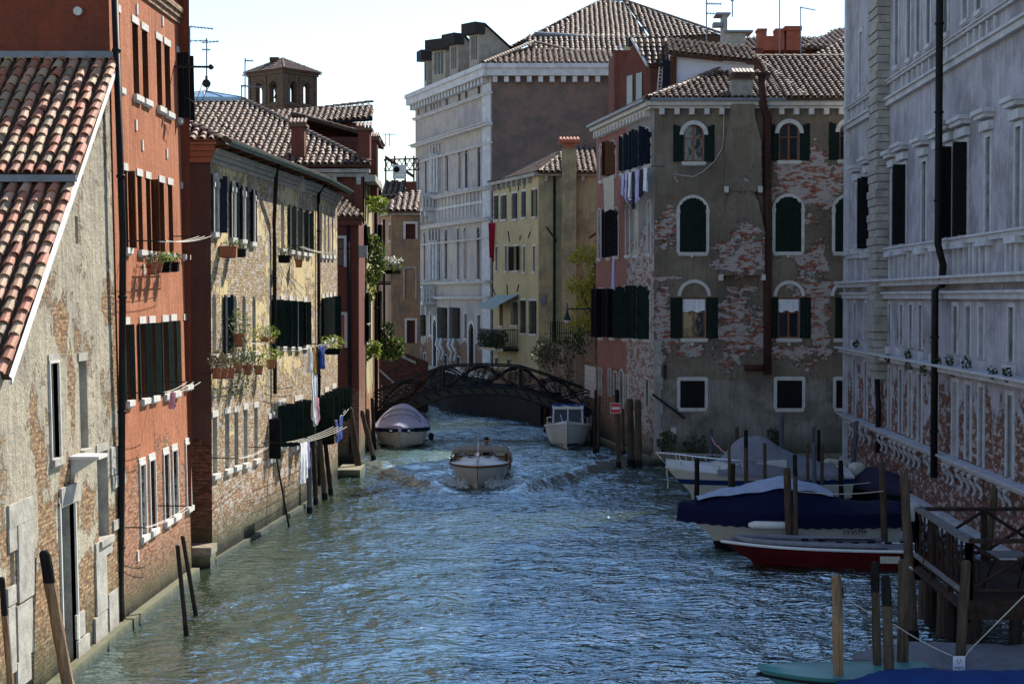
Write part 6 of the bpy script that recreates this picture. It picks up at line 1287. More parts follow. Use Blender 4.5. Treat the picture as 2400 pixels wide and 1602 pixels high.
# ================================================================ mooring poles
def pole(x0, y0, x1, y1, w, mat='pole', cap=None, label=None, Y=None, name='mooring_pole', group='mooring poles', flat=False, seed=0):
    base = gnd(x1, y1) if Y is None else at(x1, y1, Y); Yb = base.y; top = at(x0, y0, Yb); r = w / 2 * Yb / F
    o = empty(name, (base.x, Yb, 0), label, 'mooring pole', group); rnd = random.Random(seed + int(x0)); d = top - base
    def ring(t, k): c = base + d * t; return [(c.x + r * k * (1 + .06 * rnd.gauss(0, 1)) * math.cos(a * math.pi / 6), c.y + r * k * (1 + .06 * rnd.gauss(0, 1)) * math.sin(a * math.pi / 6), c.z) for a in range(12)]
    n = 14; t0 = -1.0 / max(.5, d.z); rows = [ring(t0 + (1 - .13 * 0 - t0) * i / n, (1 - .12 * i / n) * (1 + .04 * math.sin(i * 1.7 + seed))) for i in range(n + 1)]
    k = .88; tp = 1 + (.0 if flat else .0)
    mb = MB(); body = rows[:-2] if cap else rows; mb.grid(body, 0, True)
    c = top; tip = [(c.x + r * .55 * math.cos(a * math.pi / 6), c.y + r * .55 * math.sin(a * math.pi / 6), c.z + r * .45) for a in range(12)]
    if not cap: mb.grid([rows[-1], tip], 0, True); mb.face(tip)
    part('shaft', mb, MT[mat], o, Matrix.Identity(4))
    if cap:
        m2 = MB(); m2.grid(rows[-3:] + [tip], 0, True); m2.face(tip); part('painted_top', m2, MT[cap], o, Matrix.Identity(4))
    mb = MB(); rr = [[(base.x + r * s * math.cos(a * math.pi / 6) + d.x / max(.5, d.z) * z, base.y + r * s * math.sin(a * math.pi / 6), z) for a in range(12)] for s, z in ((1.06, -.3), (1.07, .1), (1.03, .22))]; mb.grid(rr, 0, True); part('weed_band', mb, MT['antifoul'], o, Matrix.Identity(4))
    return o
PL = [
 (104, 1296, 166, 1640, 31, 'pole_tan', 'pole_cap', 'thick orange-brown pole with black top leaning before the plaster house'),
 (4, 1355, 40, 1800, 17, 'pole_tan', 'pole_cap', 'orange-brown pole with black top cut by the left edge of the photo'),
 (416, 1279, 437, 1486, 12, 'pole_dark', None, 'near one of two slim black poles in front of the orange house'),
 (428, 1257, 459, 1440, 11, 'pole_dark', None, 'far one of two slim black poles in front of the orange house'),
 (646, 1063, 677, 1232, 5, 'pole_dark', None, 'very thin black stake leaning under the hanging white sheet'),
 (724, 1053, 726, 1203, 14, 'pole_grey', None, 'leftmost of the four grey-brown poles at the end of the ochre house'),
 (733, 1044, 741, 1184, 12, 'pole_dark', None, 'second from the left of the four poles at the end of the ochre house'),
 (749, 1031, 762, 1169, 14, 'pole', None, 'third from the left of the four poles at the end of the ochre house'),
 (761, 1026, 776, 1159, 12, 'pole_dark', None, 'rightmost of the four poles at the end of the ochre house'),
 (819, 957, 843, 1109, 17, 'pole', None, 'stout grey leaning pole nearer the covered boat'),
 (848, 964, 877, 1079, 12, 'pole', None, 'slanting grey pole just left of the lilac covered boat'),
 (861, 960, 866, 1056, 12, 'pole', None, 'upright weathered pole behind the slanting pole at the bridge foot'),
 (872, 934, 878, 1052, 9, 'pole_dark', None, 'thin dark pole beside the bow of the lilac covered boat'),
 (884, 905, 885, 1000, 12, 'pole', None, 'pale pole cluster member at the left end of the footbridge'),
 (892, 904, 893, 1000, 9, 'pole', None, 'thin pale pole right of the cluster at the left end of the footbridge'),
 (1446, 915, 1450, 1093, 12, 'pole', 'pole_cap', 'pole carrying the red no entry sign'),
 (1459, 959, 1461, 1068, 8, 'pole', None, 'slim pole just behind the no entry sign'),
 (1476, 938, 1479, 1088, 18, 'pole', None, 'left of two stout poles before the pink side wall'),
 (1495, 940, 1497, 1090, 17, 'pole', None, 'right of two stout poles before the corner quoin'),
 (1396, 915, 1393, 1062, 8, 'pole_dark', None, 'dark pole touching the stern side of the white cabin boat'),
 (1405, 930, 1401, 1060, 7, 'pole', None, 'grey pole between the white cabin boat and the pink wall'),
 (1277, 945, 1277, 1012, 5, 'brownwood', None, 'thin brown post under the right half of the footbridge'),
 (1292, 950, 1291, 1008, 4, 'brownwood', None, 'thinner brown post left of the white cabin boat'),
 (1666, 1005, 1669, 1106, 11, 'pole_grey', None, 'blue-grey pole with a bright flat top and a red and white tape'),
 (1727, 1002, 1729, 1096, 10, 'pole', None, 'pointed grey pole behind the cruiser tarpaulin'),
 (1748, 1010, 1750, 1204, 11, 'pole', 'pole_cap', 'grey pole with brown top in front of the cruiser tarpaulin'),
 (1634, 1077, 1633, 1192, 13, 'pole_cap', None, 'short dark pole before the cruiser bow'),
 (1709, 1041, 1710, 1206, 8, 'pole', None, 'slim grey pole beside the brown pole amidships of the cruiser'),
 (1718, 1088, 1717, 1225, 13, 'pole_dark', None, 'dark brown pole rising from the pale top of the blue tarpaulin'),
 (1792, 1040, 1794, 1206, 9, 'pole', None, 'slender grey pole at the tail of the grey tarpaulin'),
 (1832, 975, 1832, 1100, 11, 'pole_grey', None, 'tallest blue-grey pole against the corner house'),
 (1844, 1100, 1853, 1300, 19, 'pole', None, 'crooked thick pole in front of the blue covered boat'),
 (1863, 1067, 1866, 1312, 12, 'pole', 'pole_cap', 'straight pole with dark top right of the crooked pole'),
 (1893, 1041, 1894, 1206, 8, 'pole', None, 'thin pole left in the bunch near the palace corner'),
 (1906, 1001, 1902, 1125, 9, 'pole_grey', None, 'pointed grey pole in the bunch near the palace corner'),
 (1908, 1040, 1910, 1210, 10, 'pole_grey', None, 'pale flat-topped pole in the bunch near the palace corner'),
 (1919, 1008, 1919, 1135, 9, 'pole_cap', None, 'dark brown pole in the bunch near the palace corner'),
 (1927, 1041, 1926, 1208, 9, 'pole', None, 'rightmost pole of the bunch near the palace corner'),
 (1970, 1081, 1973, 1215, 13, 'pole_cap', None, 'dark pole beside the small outboard motor near the palace'),
 (2007, 988, 1996, 1140, 12, 'pole_grey', None, 'long leaning grey pole propped at the palace corner'),
 (2067, 1085, 2074, 1300, 17, 'pole', None, 'pole at the stern of the blue covered boat tied with a pale rope'),
 (2119, 1119, 2142, 1500, 24, 'pole', None, 'tall thick pole left of the timber terrace'),
 (1961, 1353, 1966, 1660, 27, 'pole_tan', None, 'peeling tan pole at the bow of the teal boat'),
 (2050, 1321, 2058, 1640, 22, 'pole', 'pole_cap', 'grey pole with dark top, left of the pair behind the teal boat'),
 (2076, 1353, 2088, 1670, 26, 'pole', 'pole_cap', 'grey pole with black top, right of the pair behind the teal boat'),
 (2118, 1316, 2114, 1630, 28, 'pole', None, 'thick pale pole with a rope ring near its top, beside the terrace'),
 (2265, 1318, 2247, 1600, 26, 'pole', None, 'leaning thick pole against the terrace corner'),
]
for i, (x0, y0, x1, y1, w, m, c, l) in enumerate(PL): pole(x0, y0, x1, y1, w, m, c, l, seed=i)
pole(2331, 1145, 2313, 1330, 18, 'pole', None, 'leaning pole standing behind the terrace against the brick base', Y=39.0)
# ================================================================ boats
def hull_rows(L, B, zg, zk=-.25, bow=.5, sheer=.25, rake=.8, n=16, full=.5, flare=.78, chine=.12):
    rows = []
    for i in range(n + 1):
        s = i / n; h = B / 2 * (1.0 if s < full else max(.0, 1 - ((s - full) / (1 - full)) ** 2.4)) * (.9 + .1 * min(1, s * 3))
        h = max(h, .015); zgs = zg + sheer * s ** 2.2; xk = s * L * (1 - rake / L); k = s ** 3
        zc = chine + (zgs - chine) * .22 * k; zkk = zk + (chine - zk) * .4 * k
        gx = s * L
        x = lambda t: xk + (gx - xk) * t
        half = [(x(0), 0, zkk), (x(.15), h * flare * (1 - .2 * k), zc), (x(.6), h * (flare + 1) / 2 * (1 - .06 * k), (zc + zgs) / 2), (x(1), h, zgs)]
        rows.append([(p[0], -p[1], p[2]) for p in half[::-1]] + half[1:])
    return rows
def boat(name, cat, label, p, q, B, zg, hullmat, **kw):
    """p stern, q bow in world XY"""
    p, q = Vector((p[0], p[1], 0)), Vector((q[0], q[1], 0)); L = (q - p).length; a = math.atan2(q.y - p.y, q.x - p.x)
    o = empty(name, p, label, cat, 'boats on the canal', a); rows = hull_rows(L, B, zg, **kw)
    mb = MB(); mb.grid(rows, 0); mb.face(rows[0][::-1] if True else rows[0]); part('hull', mb, MT[hullmat], o, smooth=False)
    for poly in WM: break
    return o, L, rows
def smooth_by(o): 
    for p in o.data.polygons: p.use_smooth = True
def gunwale(o, rows, mat, r=.04, dz=0.0):
    mb = MB()
    for k in (0, -1): mb.tube([(x[k][0], x[k][1], x[k][2] + dz) for x in rows], r, 6)
    part('rub_rail', mb, MT[mat], o)
def deck(o, rows, mat, dz=.0, camber=.08, s0=0, s1=None, name='deck'):
    mb = MB(); R_ = rows[s0:s1]
    mb.grid([[(a[0][0], a[0][1] * c, a[0][2] + dz + camber * (1 - c * c)) for c in (-1, -.6, -.2, .2, .6, 1)][::-1] for a in R_]); return part(name, mb, MT[mat], o, smooth=True)
def tarp(o, rows, prof, mat, skirt=.25, over=.05, name='tarpaulin', p=2.2, wr=.02, seed=0, skirtmat=None, s0=0, s1=None):
    R_ = rows[s0:s1]; g = []; n = len(R_)
    def pr(s):
        for i in range(len(prof) - 1):
            if prof[i][0] <= s <= prof[i + 1][0]: t = (s - prof[i][0]) / (prof[i + 1][0] - prof[i][0]); t = t * t * (3 - 2 * t) * .5 + t * .5; return prof[i][1] + (prof[i + 1][1] - prof[i][1]) * t
        return prof[-1][1]
    m = 4; N = (n - 1) * m
    for i in range(N + 1):
        s = i / N; f = i / m; j = min(int(f), n - 2); t = f - j; a = [R_[j][0][k] * (1 - t) + R_[j + 1][0][k] * t for k in range(3)]
        hb = abs(a[1]) + over; row = []
        for c in [-1 + 2 * k / 18 for k in range(19)]:
            z = a[2] + .03 + pr(s) * (1 - abs(c) ** p); z += wr * 1.6 * noise.noise(Vector((a[0] * 2.3, c * 2, seed))) + wr * 1.8 * abs(noise.noise(Vector((a[0] * 5.5 + c * 2.5, c * 1.2, seed + 4)))) * (1 - c ** 4)
            row.append((a[0], c * hb, z))
        row = [(a[0], -hb - .01, a[2] - skirt + .02 * math.sin(i * 1.3))] + row + [(a[0], hb + .01, a[2] - skirt + .02 * math.sin(i * 1.9))]
        g.append([q for q in row])
    e = g[0]; g = [[(q[0] - .04, q[1], min(q[2], e[0][2])) for q in e]] + g; e = g[-1]; g.append([(q[0] + .05, q[1] * .9, min(q[2], e[0][2])) for q in e])
    mb = MB(); mb.grid([r[1:-1] for r in g]); 
    o2 = part(name, mb, MT[mat], o, smooth=True)
    sk = MB(); sk.grid([[r[0], r[1]] for r in g]); sk.grid([[r[-2], r[-1]] for r in g]); part('tarpaulin_skirt', sk, MT[skirtmat or mat], o2, smooth=True)
    return o2
def band_on_hull(o, rows, z0, z1, mat, name, out=.012):
    """painted strip following the hull skin between two heights"""
    mb = MB()
    for side in (0, 1):
        g = []
        for r in rows:
            pts = (r[3:] if side else r[3::-1])
            def atz(z):
                for i in range(len(pts) - 1):
                    a, b = pts[i], pts[i + 1]
                    if a[2] <= z <= b[2]: t = (z - a[2]) / max(1e-6, b[2] - a[2]); return [a[k] + (b[k] - a[k]) * t for k in range(3)]
                return list(pts[0]) if z < pts[0][2] else list(pts[-1])
            A, Bq = atz(z0), atz(z1); s = 1 if side else -1; A[1] += s * out; Bq[1] += s * out; A[0] += out * .6; Bq[0] += out * .6; g.append([tuple(A), tuple(Bq)])
        mb.grid(g)
    return part(name, mb, MT[mat], o)
def outboard(o, x, y=0.0, z=.7, cowl='gel_grey', s=1.0, tilt=0):
    mb = MB(); rows = []
    for (t, w, l) in ((0, .13, .2), (.1, .17, .27), (.25, .17, .29), (.36, .13, .22), (.40, .05, .1)): rows.append([(x - .25 * s + l * s * math.cos(a * math.pi / 5), y + w * s * math.sin(a * math.pi / 5), z + t * s) for a in range(10)])
    mb.grid(rows, 0, True); mb.face(rows[-1]); m = part('outboard_motor', mb, MT[cowl], o, smooth=True)
    k = MB(); k.box(x - .35 * s, x - .12 * s, y - .06, y + .06, z - .75, z); k.box(x - .15, x + .05, y - .12, y + .12, z - .25, z + .05); part('motor_leg', k, MT['blackrub'], m)
def textmesh(name, txt, size, M, mat, parent, th=.004):
    cu = bpy.data.curves.new(name, 'FONT'); cu.body = txt; cu.size = size; cu.extrude = th; cu.align_x = 'CENTER'
    t = bpy.data.objects.new(name, cu); COL.objects.link(t); dg = bpy.context.evaluated_depsgraph_get(); me = bpy.data.meshes.new_from_object(t.evaluated_get(dg)); bpy.data.objects.remove(t)
    me.materials.clear(); me.materials.append(MT[mat]); o = bpy.data.objects.new(name, me); COL.objects.link(o); o.parent = parent; o.matrix_local = WM[parent].inverted() @ M; WM[o] = M; return o
def boats():
    # --- taxi under way, coming towards us
    bow = gnd(1118, 1150); st = Vector((bow.x + .15, bow.y + 8.2, 0))
    o, L, rows = boat('water_taxi', 'motorboat', 'cream and varnished wood water taxi coming towards the camera with a bow wave', st, bow, 2.3, .66, 'gel_white', bow=.5, sheer=.2, rake=.75, full=.6, flare=.8, chine=.02, zk=-.25)
    gunwale(o, rows, 'teak', .05); deck(o, rows, 'white_paint', .02, .12, 10); deck(o, rows, 'teak', -.25, .0, 0, 11, 'cockpit_floor')
    mb = MB()
    zr = rows[8][0][2]
    def ringx(x, w, h, n=14, z0=None): z0 = z0 or zr; return [(x, w * (1 - .12 * (k / n > 0)) * -math.cos(math.pi * k / n) * (1 if True else 0), z0 + h * min(1, math.sin(math.pi * k / n) * 1.35)) for k in range(n + 1)]
    # coach roof
    low = [(6.3, .45, .16), (5.7, .85, .24), (5.2, .95, .30)]
    mb.grid([[(6.75, y, zr + .2) for y in [(-.3 + .6 * k / 14) for k in range(15)]]] + [ringx(x, w, h) for x, w, h in low]); part('foredeck_house', mb, MT['white_paint'], o, smooth=True)
    # cabin: posts, glazing, soft top
    W0, xF, xB, zt = .98, 5.0, 3.5, zr + .44
    mb = MB()
    for x, yy in ((xF + .1, .55), (xF, .96), (4.3, 1.0), (xB, 1.0)):
        for s in (-1, 1): mb.box(x - .035, x + .035, s * yy - .03, s * yy + .03, zr, zt)
    mb.box(xF - .02, xF + .06, -.96, .96, zr + .2, zr + .28); mb.box(xF + .02, xF + .07, -.03, .03, zr + .25, zt); mb.box(xF - .04, xF + .06, -1, 1, zt - .04, zt + .02)
    part('cabin_frame', mb, MT['teak'], o)
    mb = MB(); mb.face([(xF + .02, -.92, zr + .26), (xF + .02, .92, zr + .26), (xF - .0, .92, zt - .05), (xF - .0, -.92, zt - .05)])
    for s in (-1, 1): mb.face([(xF, s * .98, zr + .25), (xB, s * 1.0, zr + .25), (xB, s * 1.0, zt - .05), (xF, s * .98, zt - .05)])
    part('windscreen', mb, MT['clear'], o)
    mb = MB(); g = []
    for x in [xF + .25, xF + .1, 4.6, 4.2, 3.8, 3.4]: g.append([(x, -1.06 * math.cos(math.pi * k / 16), zt + .0 + .10 * math.sin(math.pi * k / 16) ** .6 + .012 * math.sin(k * 2.2 + x)) for k in range(17)])
    mb.grid(g); mb.grid([[(p[0], p[1] * 1.005, p[2] - (.0 if i == 0 else .10)) for p in g[0]] for i in range(2)])
    for s in (0, -1): mb.grid([[r[s] for r in g], [(r[s][0], r[s][1], r[s][2] - .14) for r in g]])
    part('soft_top', mb, MT['canvas'], o, smooth=True)
    mb = MB(); mb.grid([[(xF + .28, .35 + .05 * k, zt + .08 - .16 * (k / 5) * j) for k in range(6)] for j in range(2)]); part('loose_flap', mb, MT['tarp_grey'], o)
    mb = MB(); x = 7.45; mb.tube([(x, 0, zr + .25), (x, 0, zr + .45)], .05, 8); mb.sphere((x + .02, 0, zr + .52), (.1, .11, .11), 12, 8); mb.tube([(x - .1, 0, zr + .5), (x - .5, .0, zr + .95)], [.03, .01], 6); part('bow_lamp', mb, MT['chrome'], o, smooth=True)
    mb = MB(); mb.tube([(x + .01, 0, zr + .6), (x + .01, 0, zr + 1.3)], .008, 4); part('pennant_staff', mb, MT['chrome'], o)
    mb = MB()
    for y in (-.35, .3): mb.box(5.35, 5.6, y - .12, y + .12, zr + .34, zr + .37)
    part('deck_vent', mb, MT['blackrub'], o)
    mb = MB()
    for s in (-1, 1): mb.tube([(4.9, s * 1.02, zt), (4.85, s * 1.12, zt - .1), (4.85, s * 1.12, zt - .3)], .012, 5); mb.box(4.8, 4.9, s * 1.12 - .03, s * 1.12 + .03, zt - .35, zt - .2)
    part('side_lamp', mb, MT['blackrub'], o)
    # bow spray
    mb = MB(); rnd = random.Random(5)
    for s in (-1, 1):
        for i in range(2200):
            t = rnd.random(); x = 8.0 - 2.8 * t; y = s * (.25 + 1.0 * t + abs(rnd.gauss(0, .35)) * (.5 + t)); z = .05 + abs(rnd.gauss(0, .14)) * (1.2 - t * .6)
            k = rnd.uniform(.008, .035); a = Vector((rnd.gauss(0, 1), rnd.gauss(0, 1), rnd.gauss(0, 1))).normalized() * k; c = Vector((rnd.gauss(0, 1), rnd.gauss(0, 1), rnd.gauss(0, 1))).normalized() * k; q = Vector((x, y, z)); mb.face([q - a, q + c, q + a])
    tag(mb.build('bow_spray', simple('spray_foam', (.75, .78, .8), .5, .1, 9, 0), None, WM[o]), 'white spray thrown up on both sides of the water taxi bow', 'spray', None, 'stuff')
    # driver
    man(WM[o] @ Vector((2.75, .16, -.30)))
    # --- lilac covered boat, left, moored
    bw = gnd(937, 1052); o, L, rows = boat('covered_motorboat', 'motorboat', 'cream motorboat under a lilac and navy arched cover moored left by the footbridge', (bw.x - .2, bw.y + 6.5), (bw.x, bw.y), 2.55, .82, 'gel_white', sheer=.12, rake=.5, full=.72, flare=.84, chine=.0)
    gunwale(o, rows, 'gel_grey', .04)
    t = tarp(o, rows, ((0, .25), (.4, 1.0), (.62, .95), (.88, .32), (1, .12)), 'tarp_lilac', .16, .06, p=1.7, wr=.03, seed=2, skirtmat='tarp_navy')
    mb = MB()
    for xx, h in ((4.5, .82), (5.1, .6)):
        i = int(xx / L * 16); hb = abs(rows[i][0][1]); mb.tube([(xx + .15 * math.sin(math.pi * k / 12), -hb * .8 * math.cos(math.pi * k / 12), rows[i][0][2] + .05 + h * math.sin(math.pi * k / 12)) for k in range(13)], .03, 5)
    part('cover_hoop', mb, MT['tarp_grey'], t)
    mb = MB(); mb.sphere((4.6, 1.42, .42), (.14, .13, .2), 10, 7); mb.tube([(4.6, 1.35, .6), (4.6, 1.3, .85)], .012, 4); part('fender', mb, MT['blackrub'], o, smooth=True)
    mb = MB()
    for s in (-1, 1): mb.box(6.2, 6.32, s * .42 - .06, s * .42 + .06, .82, .86); mb.tube([(6.0, s * .52, .64), (6.12, s * .42, .64)], .02, 5)
    part('bow_cleat', mb, MT['chrome'], o)
    # --- white cabin boat, right
    bw = gnd(1330, 1052); o, L, rows = boat('cabin_boat', 'motorboat', 'white cabin boat with blue canopy moored right below the footbridge end', (bw.x + .25, bw.y + 6.0), (bw.x, bw.y), 2.2, .78, 'gel_grey', sheer=.38, rake=.4, full=.62, flare=.84, chine=.02)
    gunwale(o, rows, 'gel_grey', .045); deck(o, rows, 'gel_grey', .03, .15); band_on_hull(o, rows, .08, .2, 'bluestripe', 'boot_stripe')
    zr = rows[10][0][2] + .05; mb = MB(); fr = [(4.35, -.72, zr), (4.35, .72, zr), (3.9, .66, zr + .78), (3.9, -.66, zr + .78)]; 
    def slab(a, c, r_=.035): mb.tube([a, c], r_, 5)
    slab(fr[0], fr[3]); slab(fr[1], fr[2]); slab(fr[3], fr[2], .05); mb.box(2.2, 3.95, -.74, .74, zr + .76, zr + .86); slab((4.35, 0, zr), (3.9, 0, zr + .78)); mb.box(3.8, 5.0, -.7, .7, zr - .1, zr + .1)
    for s in (-1, 1): slab((3.0, s * .72, zr), (3.0, s * .70, zr + .78)); slab((2.2, s * .72, zr), (2.2, s * .70, zr + .78))
    part('cabin_frame', mb, MT['white_paint'], o)
    mb = MB(); mb.face([(a[0] - .02, a[1], a[2]) for a in fr]);
    for s in (-1, 1): mb.face([(4.3, s * .71, zr), (3.9, s * .65, zr + .76), (2.2, s * .7, zr + .76), (2.2, s * .71, zr)])
    part('cabin_glass', mb, MT['glass'], o)
    mb = MB(); mb.grid([[(x, y, zr + .88 + .07 * math.sin(y * 9 + x * 3)) for y in (-.72, -.4, 0, .4, .72)] for x in (2.1, 2.9, 3.7)]); mb.box(.4, 2.1, -.85, .85, zr - .4, zr + .78); part('canopy', mb, MT['tarp_blue'], o)
    mb = MB()
    for s in (-1, 1):
        pts = []
        for i in range(6, 15, 2): r_ = rows[i][0]; pts.append((r_[0], abs(r_[1]) * s * .93, r_[2] + .38)); mb.tube([(r_[0], abs(r_[1]) * s * .93, r_[2]), pts[-1]], .014, 5)
        mb.tube(pts, .016, 5)
    for y in (-.35, .3): mb.tube([(4.37, y * .6, zr + .02), (4.15, y, zr + .5)], .012, 4)
    part('pulpit_rail', mb, MT['chrome'], o)
    mb = MB(); mb.tube([(4.4, 1.28, .0), (4.4, 1.2, .12), (4.3, 1.12, .55), (4.3, 1.1, .8)], [.04, .1, .1, .02], 8); part('fender', mb, MT['blackrub'], o, smooth=True)
    # --- white cruiser with grey tarpaulin (broadside)
    bw = gnd(1560, 1176); o, L, rows = boat('cruiser', 'motorboat', 'white cruiser with blue stripe, bow rail and grey tarpaulin, farthest of the right moorings', (bw.x + 6.3, bw.y + 1.0), (bw.x, bw.y), 2.3, .85, 'gel_white', sheer=.35, rake=1.0, full=.45, flare=.75, chine=.12)
    gunwale(o, rows, 'gel_grey', .03); deck(o, rows, 'gel_grey', .03, .28); band_on_hull(o, rows, .62, .8, 'bluestripe', 'stripe')
    mb = MB(); zr = .95
    mb.grid([[(5.6, y * .3, zr + .1) for y in (-1, -.5, 0, .5, 1)], [(4.6, y * .75, zr + .42 - .08 * y * y) for y in (-1, -.5, 0, .5, 1)], [(3.4, y * .95, zr + .62 - .12 * y * y) for y in (-1, -.5, 0, .5, 1)], [(2.4, y * 1.0, zr + .6 - .1 * y * y) for y in (-1, -.5, 0, .5, 1)]]); mb.grid([[(5.6, -.3, zr), (4.6, -.8, zr), (3.4, -1.02, zr), (2.4, -1.05, zr)], [(5.6, -.3, zr + .1), (4.6, -.75, zr + .34), (3.4, -.95, zr + .5), (2.4, -1, zr + .5)]]); mb.grid([[(5.6, .3, zr), (4.6, .8, zr), (3.4, 1.02, zr), (2.4, 1.05, zr)], [(5.6, .3, zr + .1), (4.6, .75, zr + .34), (3.4, .95, zr + .5), (2.4, 1, zr + .5)]]); part('coach_roof', mb, MT['gel_grey'], o, smooth=True)
    tarp(o, [(lambda r: [(r[0][0], r[0][1], r[0][2] + .05)] + r[1:])(r) for r in rows], ((0, .25), (.3, .6), (.62, 1.25), (.74, 1.15), (1, .05)), 'tarp_grey', .12, .03, p=1.8, wr=.025, seed=4, s0=1, s1=13)
    mb = MB()
    for s in (-1, 1):
        pts = []
        for i in (8, 10, 12, 14, 15, 16): r_ = rows[i][0]; pts.append((r_[0] + (.35 if i == 16 else 0), abs(r_[1]) * s * .9, r_[2] + .5)); mb.tube([(r_[0] - .12, abs(r_[1]) * s * .9, r_[2]), pts[-1]], .014, 5)
        mb.tube(pts, .02, 6)
    part('bow_rail', mb, MT['chrome'], o, smooth=True)
    mb = MB(); mb.grid([[(5.7 + .12 * i, .12 * j * (1 - .1 * i), 1.28 + .03 * math.sin(i * 2 + j) - .02 * j * j) for i in range(6)] for j in range(-3, 4)]); mb.grid([[(6.32 + .02 * math.sin(i), -.1 + .1 * j, 1.25 - .13 * i) for j in range(3)] for i in range(7)]); part('loose_cover', mb, MT['beige_cloth'], o)
    outboard(o, -.1, .2, .8, 'gel_white', 1.2)
    # --- blue covered boat
    bw = gnd(1600, 1285); bx = at(1592, 1205, bw.y + .3); o, L, rows = boat('blue_covered_boat', 'motorboat', 'cream boat under a large navy tarpaulin with pale top, registration on its side', (bx.x + 6.0, bw.y + .5), (bx.x - .05, bw.y), 2.2, 1.02, 'gel_white', sheer=.12, rake=1.1, full=.5, flare=.78, chine=.1)
    gunwale(o, rows, 'blackrub', .035, -.02); band_on_hull(o, rows, -.2, .22, 'antifoul', 'antifouling')
    t = tarp(o, rows, ((0, .2), (.18, .22), (.42, .72), (.52, .85), (.75, .5), (1, .1)), 'tarp_navy', .36, .09, p=1.9, wr=.03, seed=6, skirtmat='tarp_navy')
    # pale top sheet lying over the ridge
    g = []
    for i in range(25):
        s = .30 + .62 * i / 24; x = s * L; h = {0: 0}; pv = ((0, .2), (.18, .22), (.42, .72), (.52, .85), (.75, .5), (1, .1)); z = 0
        for k in range(len(pv) - 1):
            if pv[k][0] <= s <= pv[k + 1][0]: tt = (s - pv[k][0]) / (pv[k + 1][0] - pv[k][0]); tt = tt * tt * (3 - 2 * tt) * .5 + tt * .5; z = pv[k][1] + (pv[k + 1][1] - pv[k][1]) * tt
        zg_ = 1.02 + .12 * s ** 2.2; hb = abs(rows[int(s * 16)][0][1]) + .09; hw = .62 - .25 * abs(s - .5)
        g.append([(x, c * hb * hw / .6 * .55, zg_ + .12 + z * (1 - abs(c * hw / .6 * .55) ** 1.9) + .02 * math.sin(i * 1.1 + c * 3)) for c in (-1, -.7, -.4, -.1, .2, .5, .8, 1)])
    mb = MB(); mb.grid(g); part('pale_sheet', mb, MT['tarp_pale'], t, smooth=True)
    M = WM[o]; hx = 1.35
    side = -1 if (M @ Vector((0, -1, 0))).y < (M @ Vector((0, 1, 0))).y else 1
    fs = Matrix(((-1, 0, 0, hx), (0, 0, 1 if False else 1, 0), (0, 1, 0, .52), (0, 0, 0, 1)))
    yq = side * (1.06); TM = M @ Matrix.Translation((hx, side * 1.05, .50)) @ Matrix.Rotation(math.pi, 4, 'Z') @ Matrix.Rotation(R(90), 4, 'X')
    textmesh('registration', 'LV.65794', .17, TM, 'blackrub', o)
    mb = MB(); mb.tube([(3.1, side * 1.17, .78), (3.4, side * 1.2, .78), (4.2, side * 1.17, .8), (4.35, side * 1.15, .8)], [.05, .11, .11, .05], 8); part('fender', mb, MT['white_paint'], o, smooth=True)
    outboard(o, -.15, side * .3, .75, 'gel_grey', 1.3)
    mb = MB(); mb.sphere((.0, 0, 1.08), (.62, .5, .2), 10, 7); part('blue_bag', mb, MT['tarp_navy'], o, smooth=True)
    # --- low red boat
    bw = gnd(1730, 1322); bx = at(1690, 1268, bw.y); o, L, rows = boat('red_boat', 'rowing boat', 'low dark red flat boat with white gunwale and grey rolled mats on top', (bx.x + 5.6, bw.y - .5), (bx.x, bw.y), 1.5, .5, 'redhull', sheer=.12, rake=.9, full=.5, flare=.85, chine=.0, zk=-.2)
    gunwale(o, rows, 'white_paint', .04, .0); deck(o, rows, 'tarp_silver', .01, .05)
    mb = MB(); pts = [(r[0][0], abs(r[0][1]) * .8, r[0][2] + .1) for r in rows[4:15]] + [(rows[15][0][0], 0, rows[15][0][2] + .12)] + [(r[0][0], -abs(r[0][1]) * .8, r[0][2] + .1) for r in rows[14:3:-1]]; mb.tube(pts, .07, 7); part('rolled_rim', mb, MT['tarp_grey'], o, smooth=True)
    mb = MB(); rnd = random.Random(3)
    for i in range(10): x = .8 + i * .42; y = rnd.uniform(-.4, .4); mb.box(x, x + .18, y, y + .06, .60, .66)
    mb.tube([(1.6, -.3, .66), (3.2, -.1, .68)], .02, 5); part('fittings', mb, MT['blackrub'], o)
    mb = MB(); mb.box(1.1, 1.6, .0, .01, .2, .38); yq = (-1 if side < 0 else 1) * .73; part('name_plate', mb, MT['beige_cloth'], o, M=WM[o] @ Matrix.Translation((0, yq + (.0), 0)))
    # --- teal boat and tarps at the bottom
    p0 = at(1776, 1572, 29.2); o, L, rows = boat('teal_boat', 'rowing boat', 'turquoise wooden boat with dark rubbing strip at the bottom edge', (p0.x + 3.0, p0.y + .5), (p0.x, p0.y), 1.4, .52, 'tealhull', sheer=.1, rake=.6, full=.5, flare=.8, chine=.1)
    gunwale(o, rows, 'blackrub', .025, -.09); deck(o, rows, 'tealhull', .0, .1)
    mb = MB(); mb.tube([(4.7 + .08 * math.cos(k), .06 * math.sin(k), .68 + .02 * k / 6) for k in range(8)], .008, 4); part('bow_ring', mb, MT['rope'], o)
    p0 = at(2000, 1560, 31.8); o, L, rows = boat('silver_tarp_boat', 'boat', 'boat entirely under a silver grey tarpaulin beside the terrace piles', (p0.x + 4.6, p0.y - .2), (p0.x, p0.y), 1.8, .22, 'gel_grey', sheer=.05, rake=.4, full=.5, zk=-.3, chine=-.1)
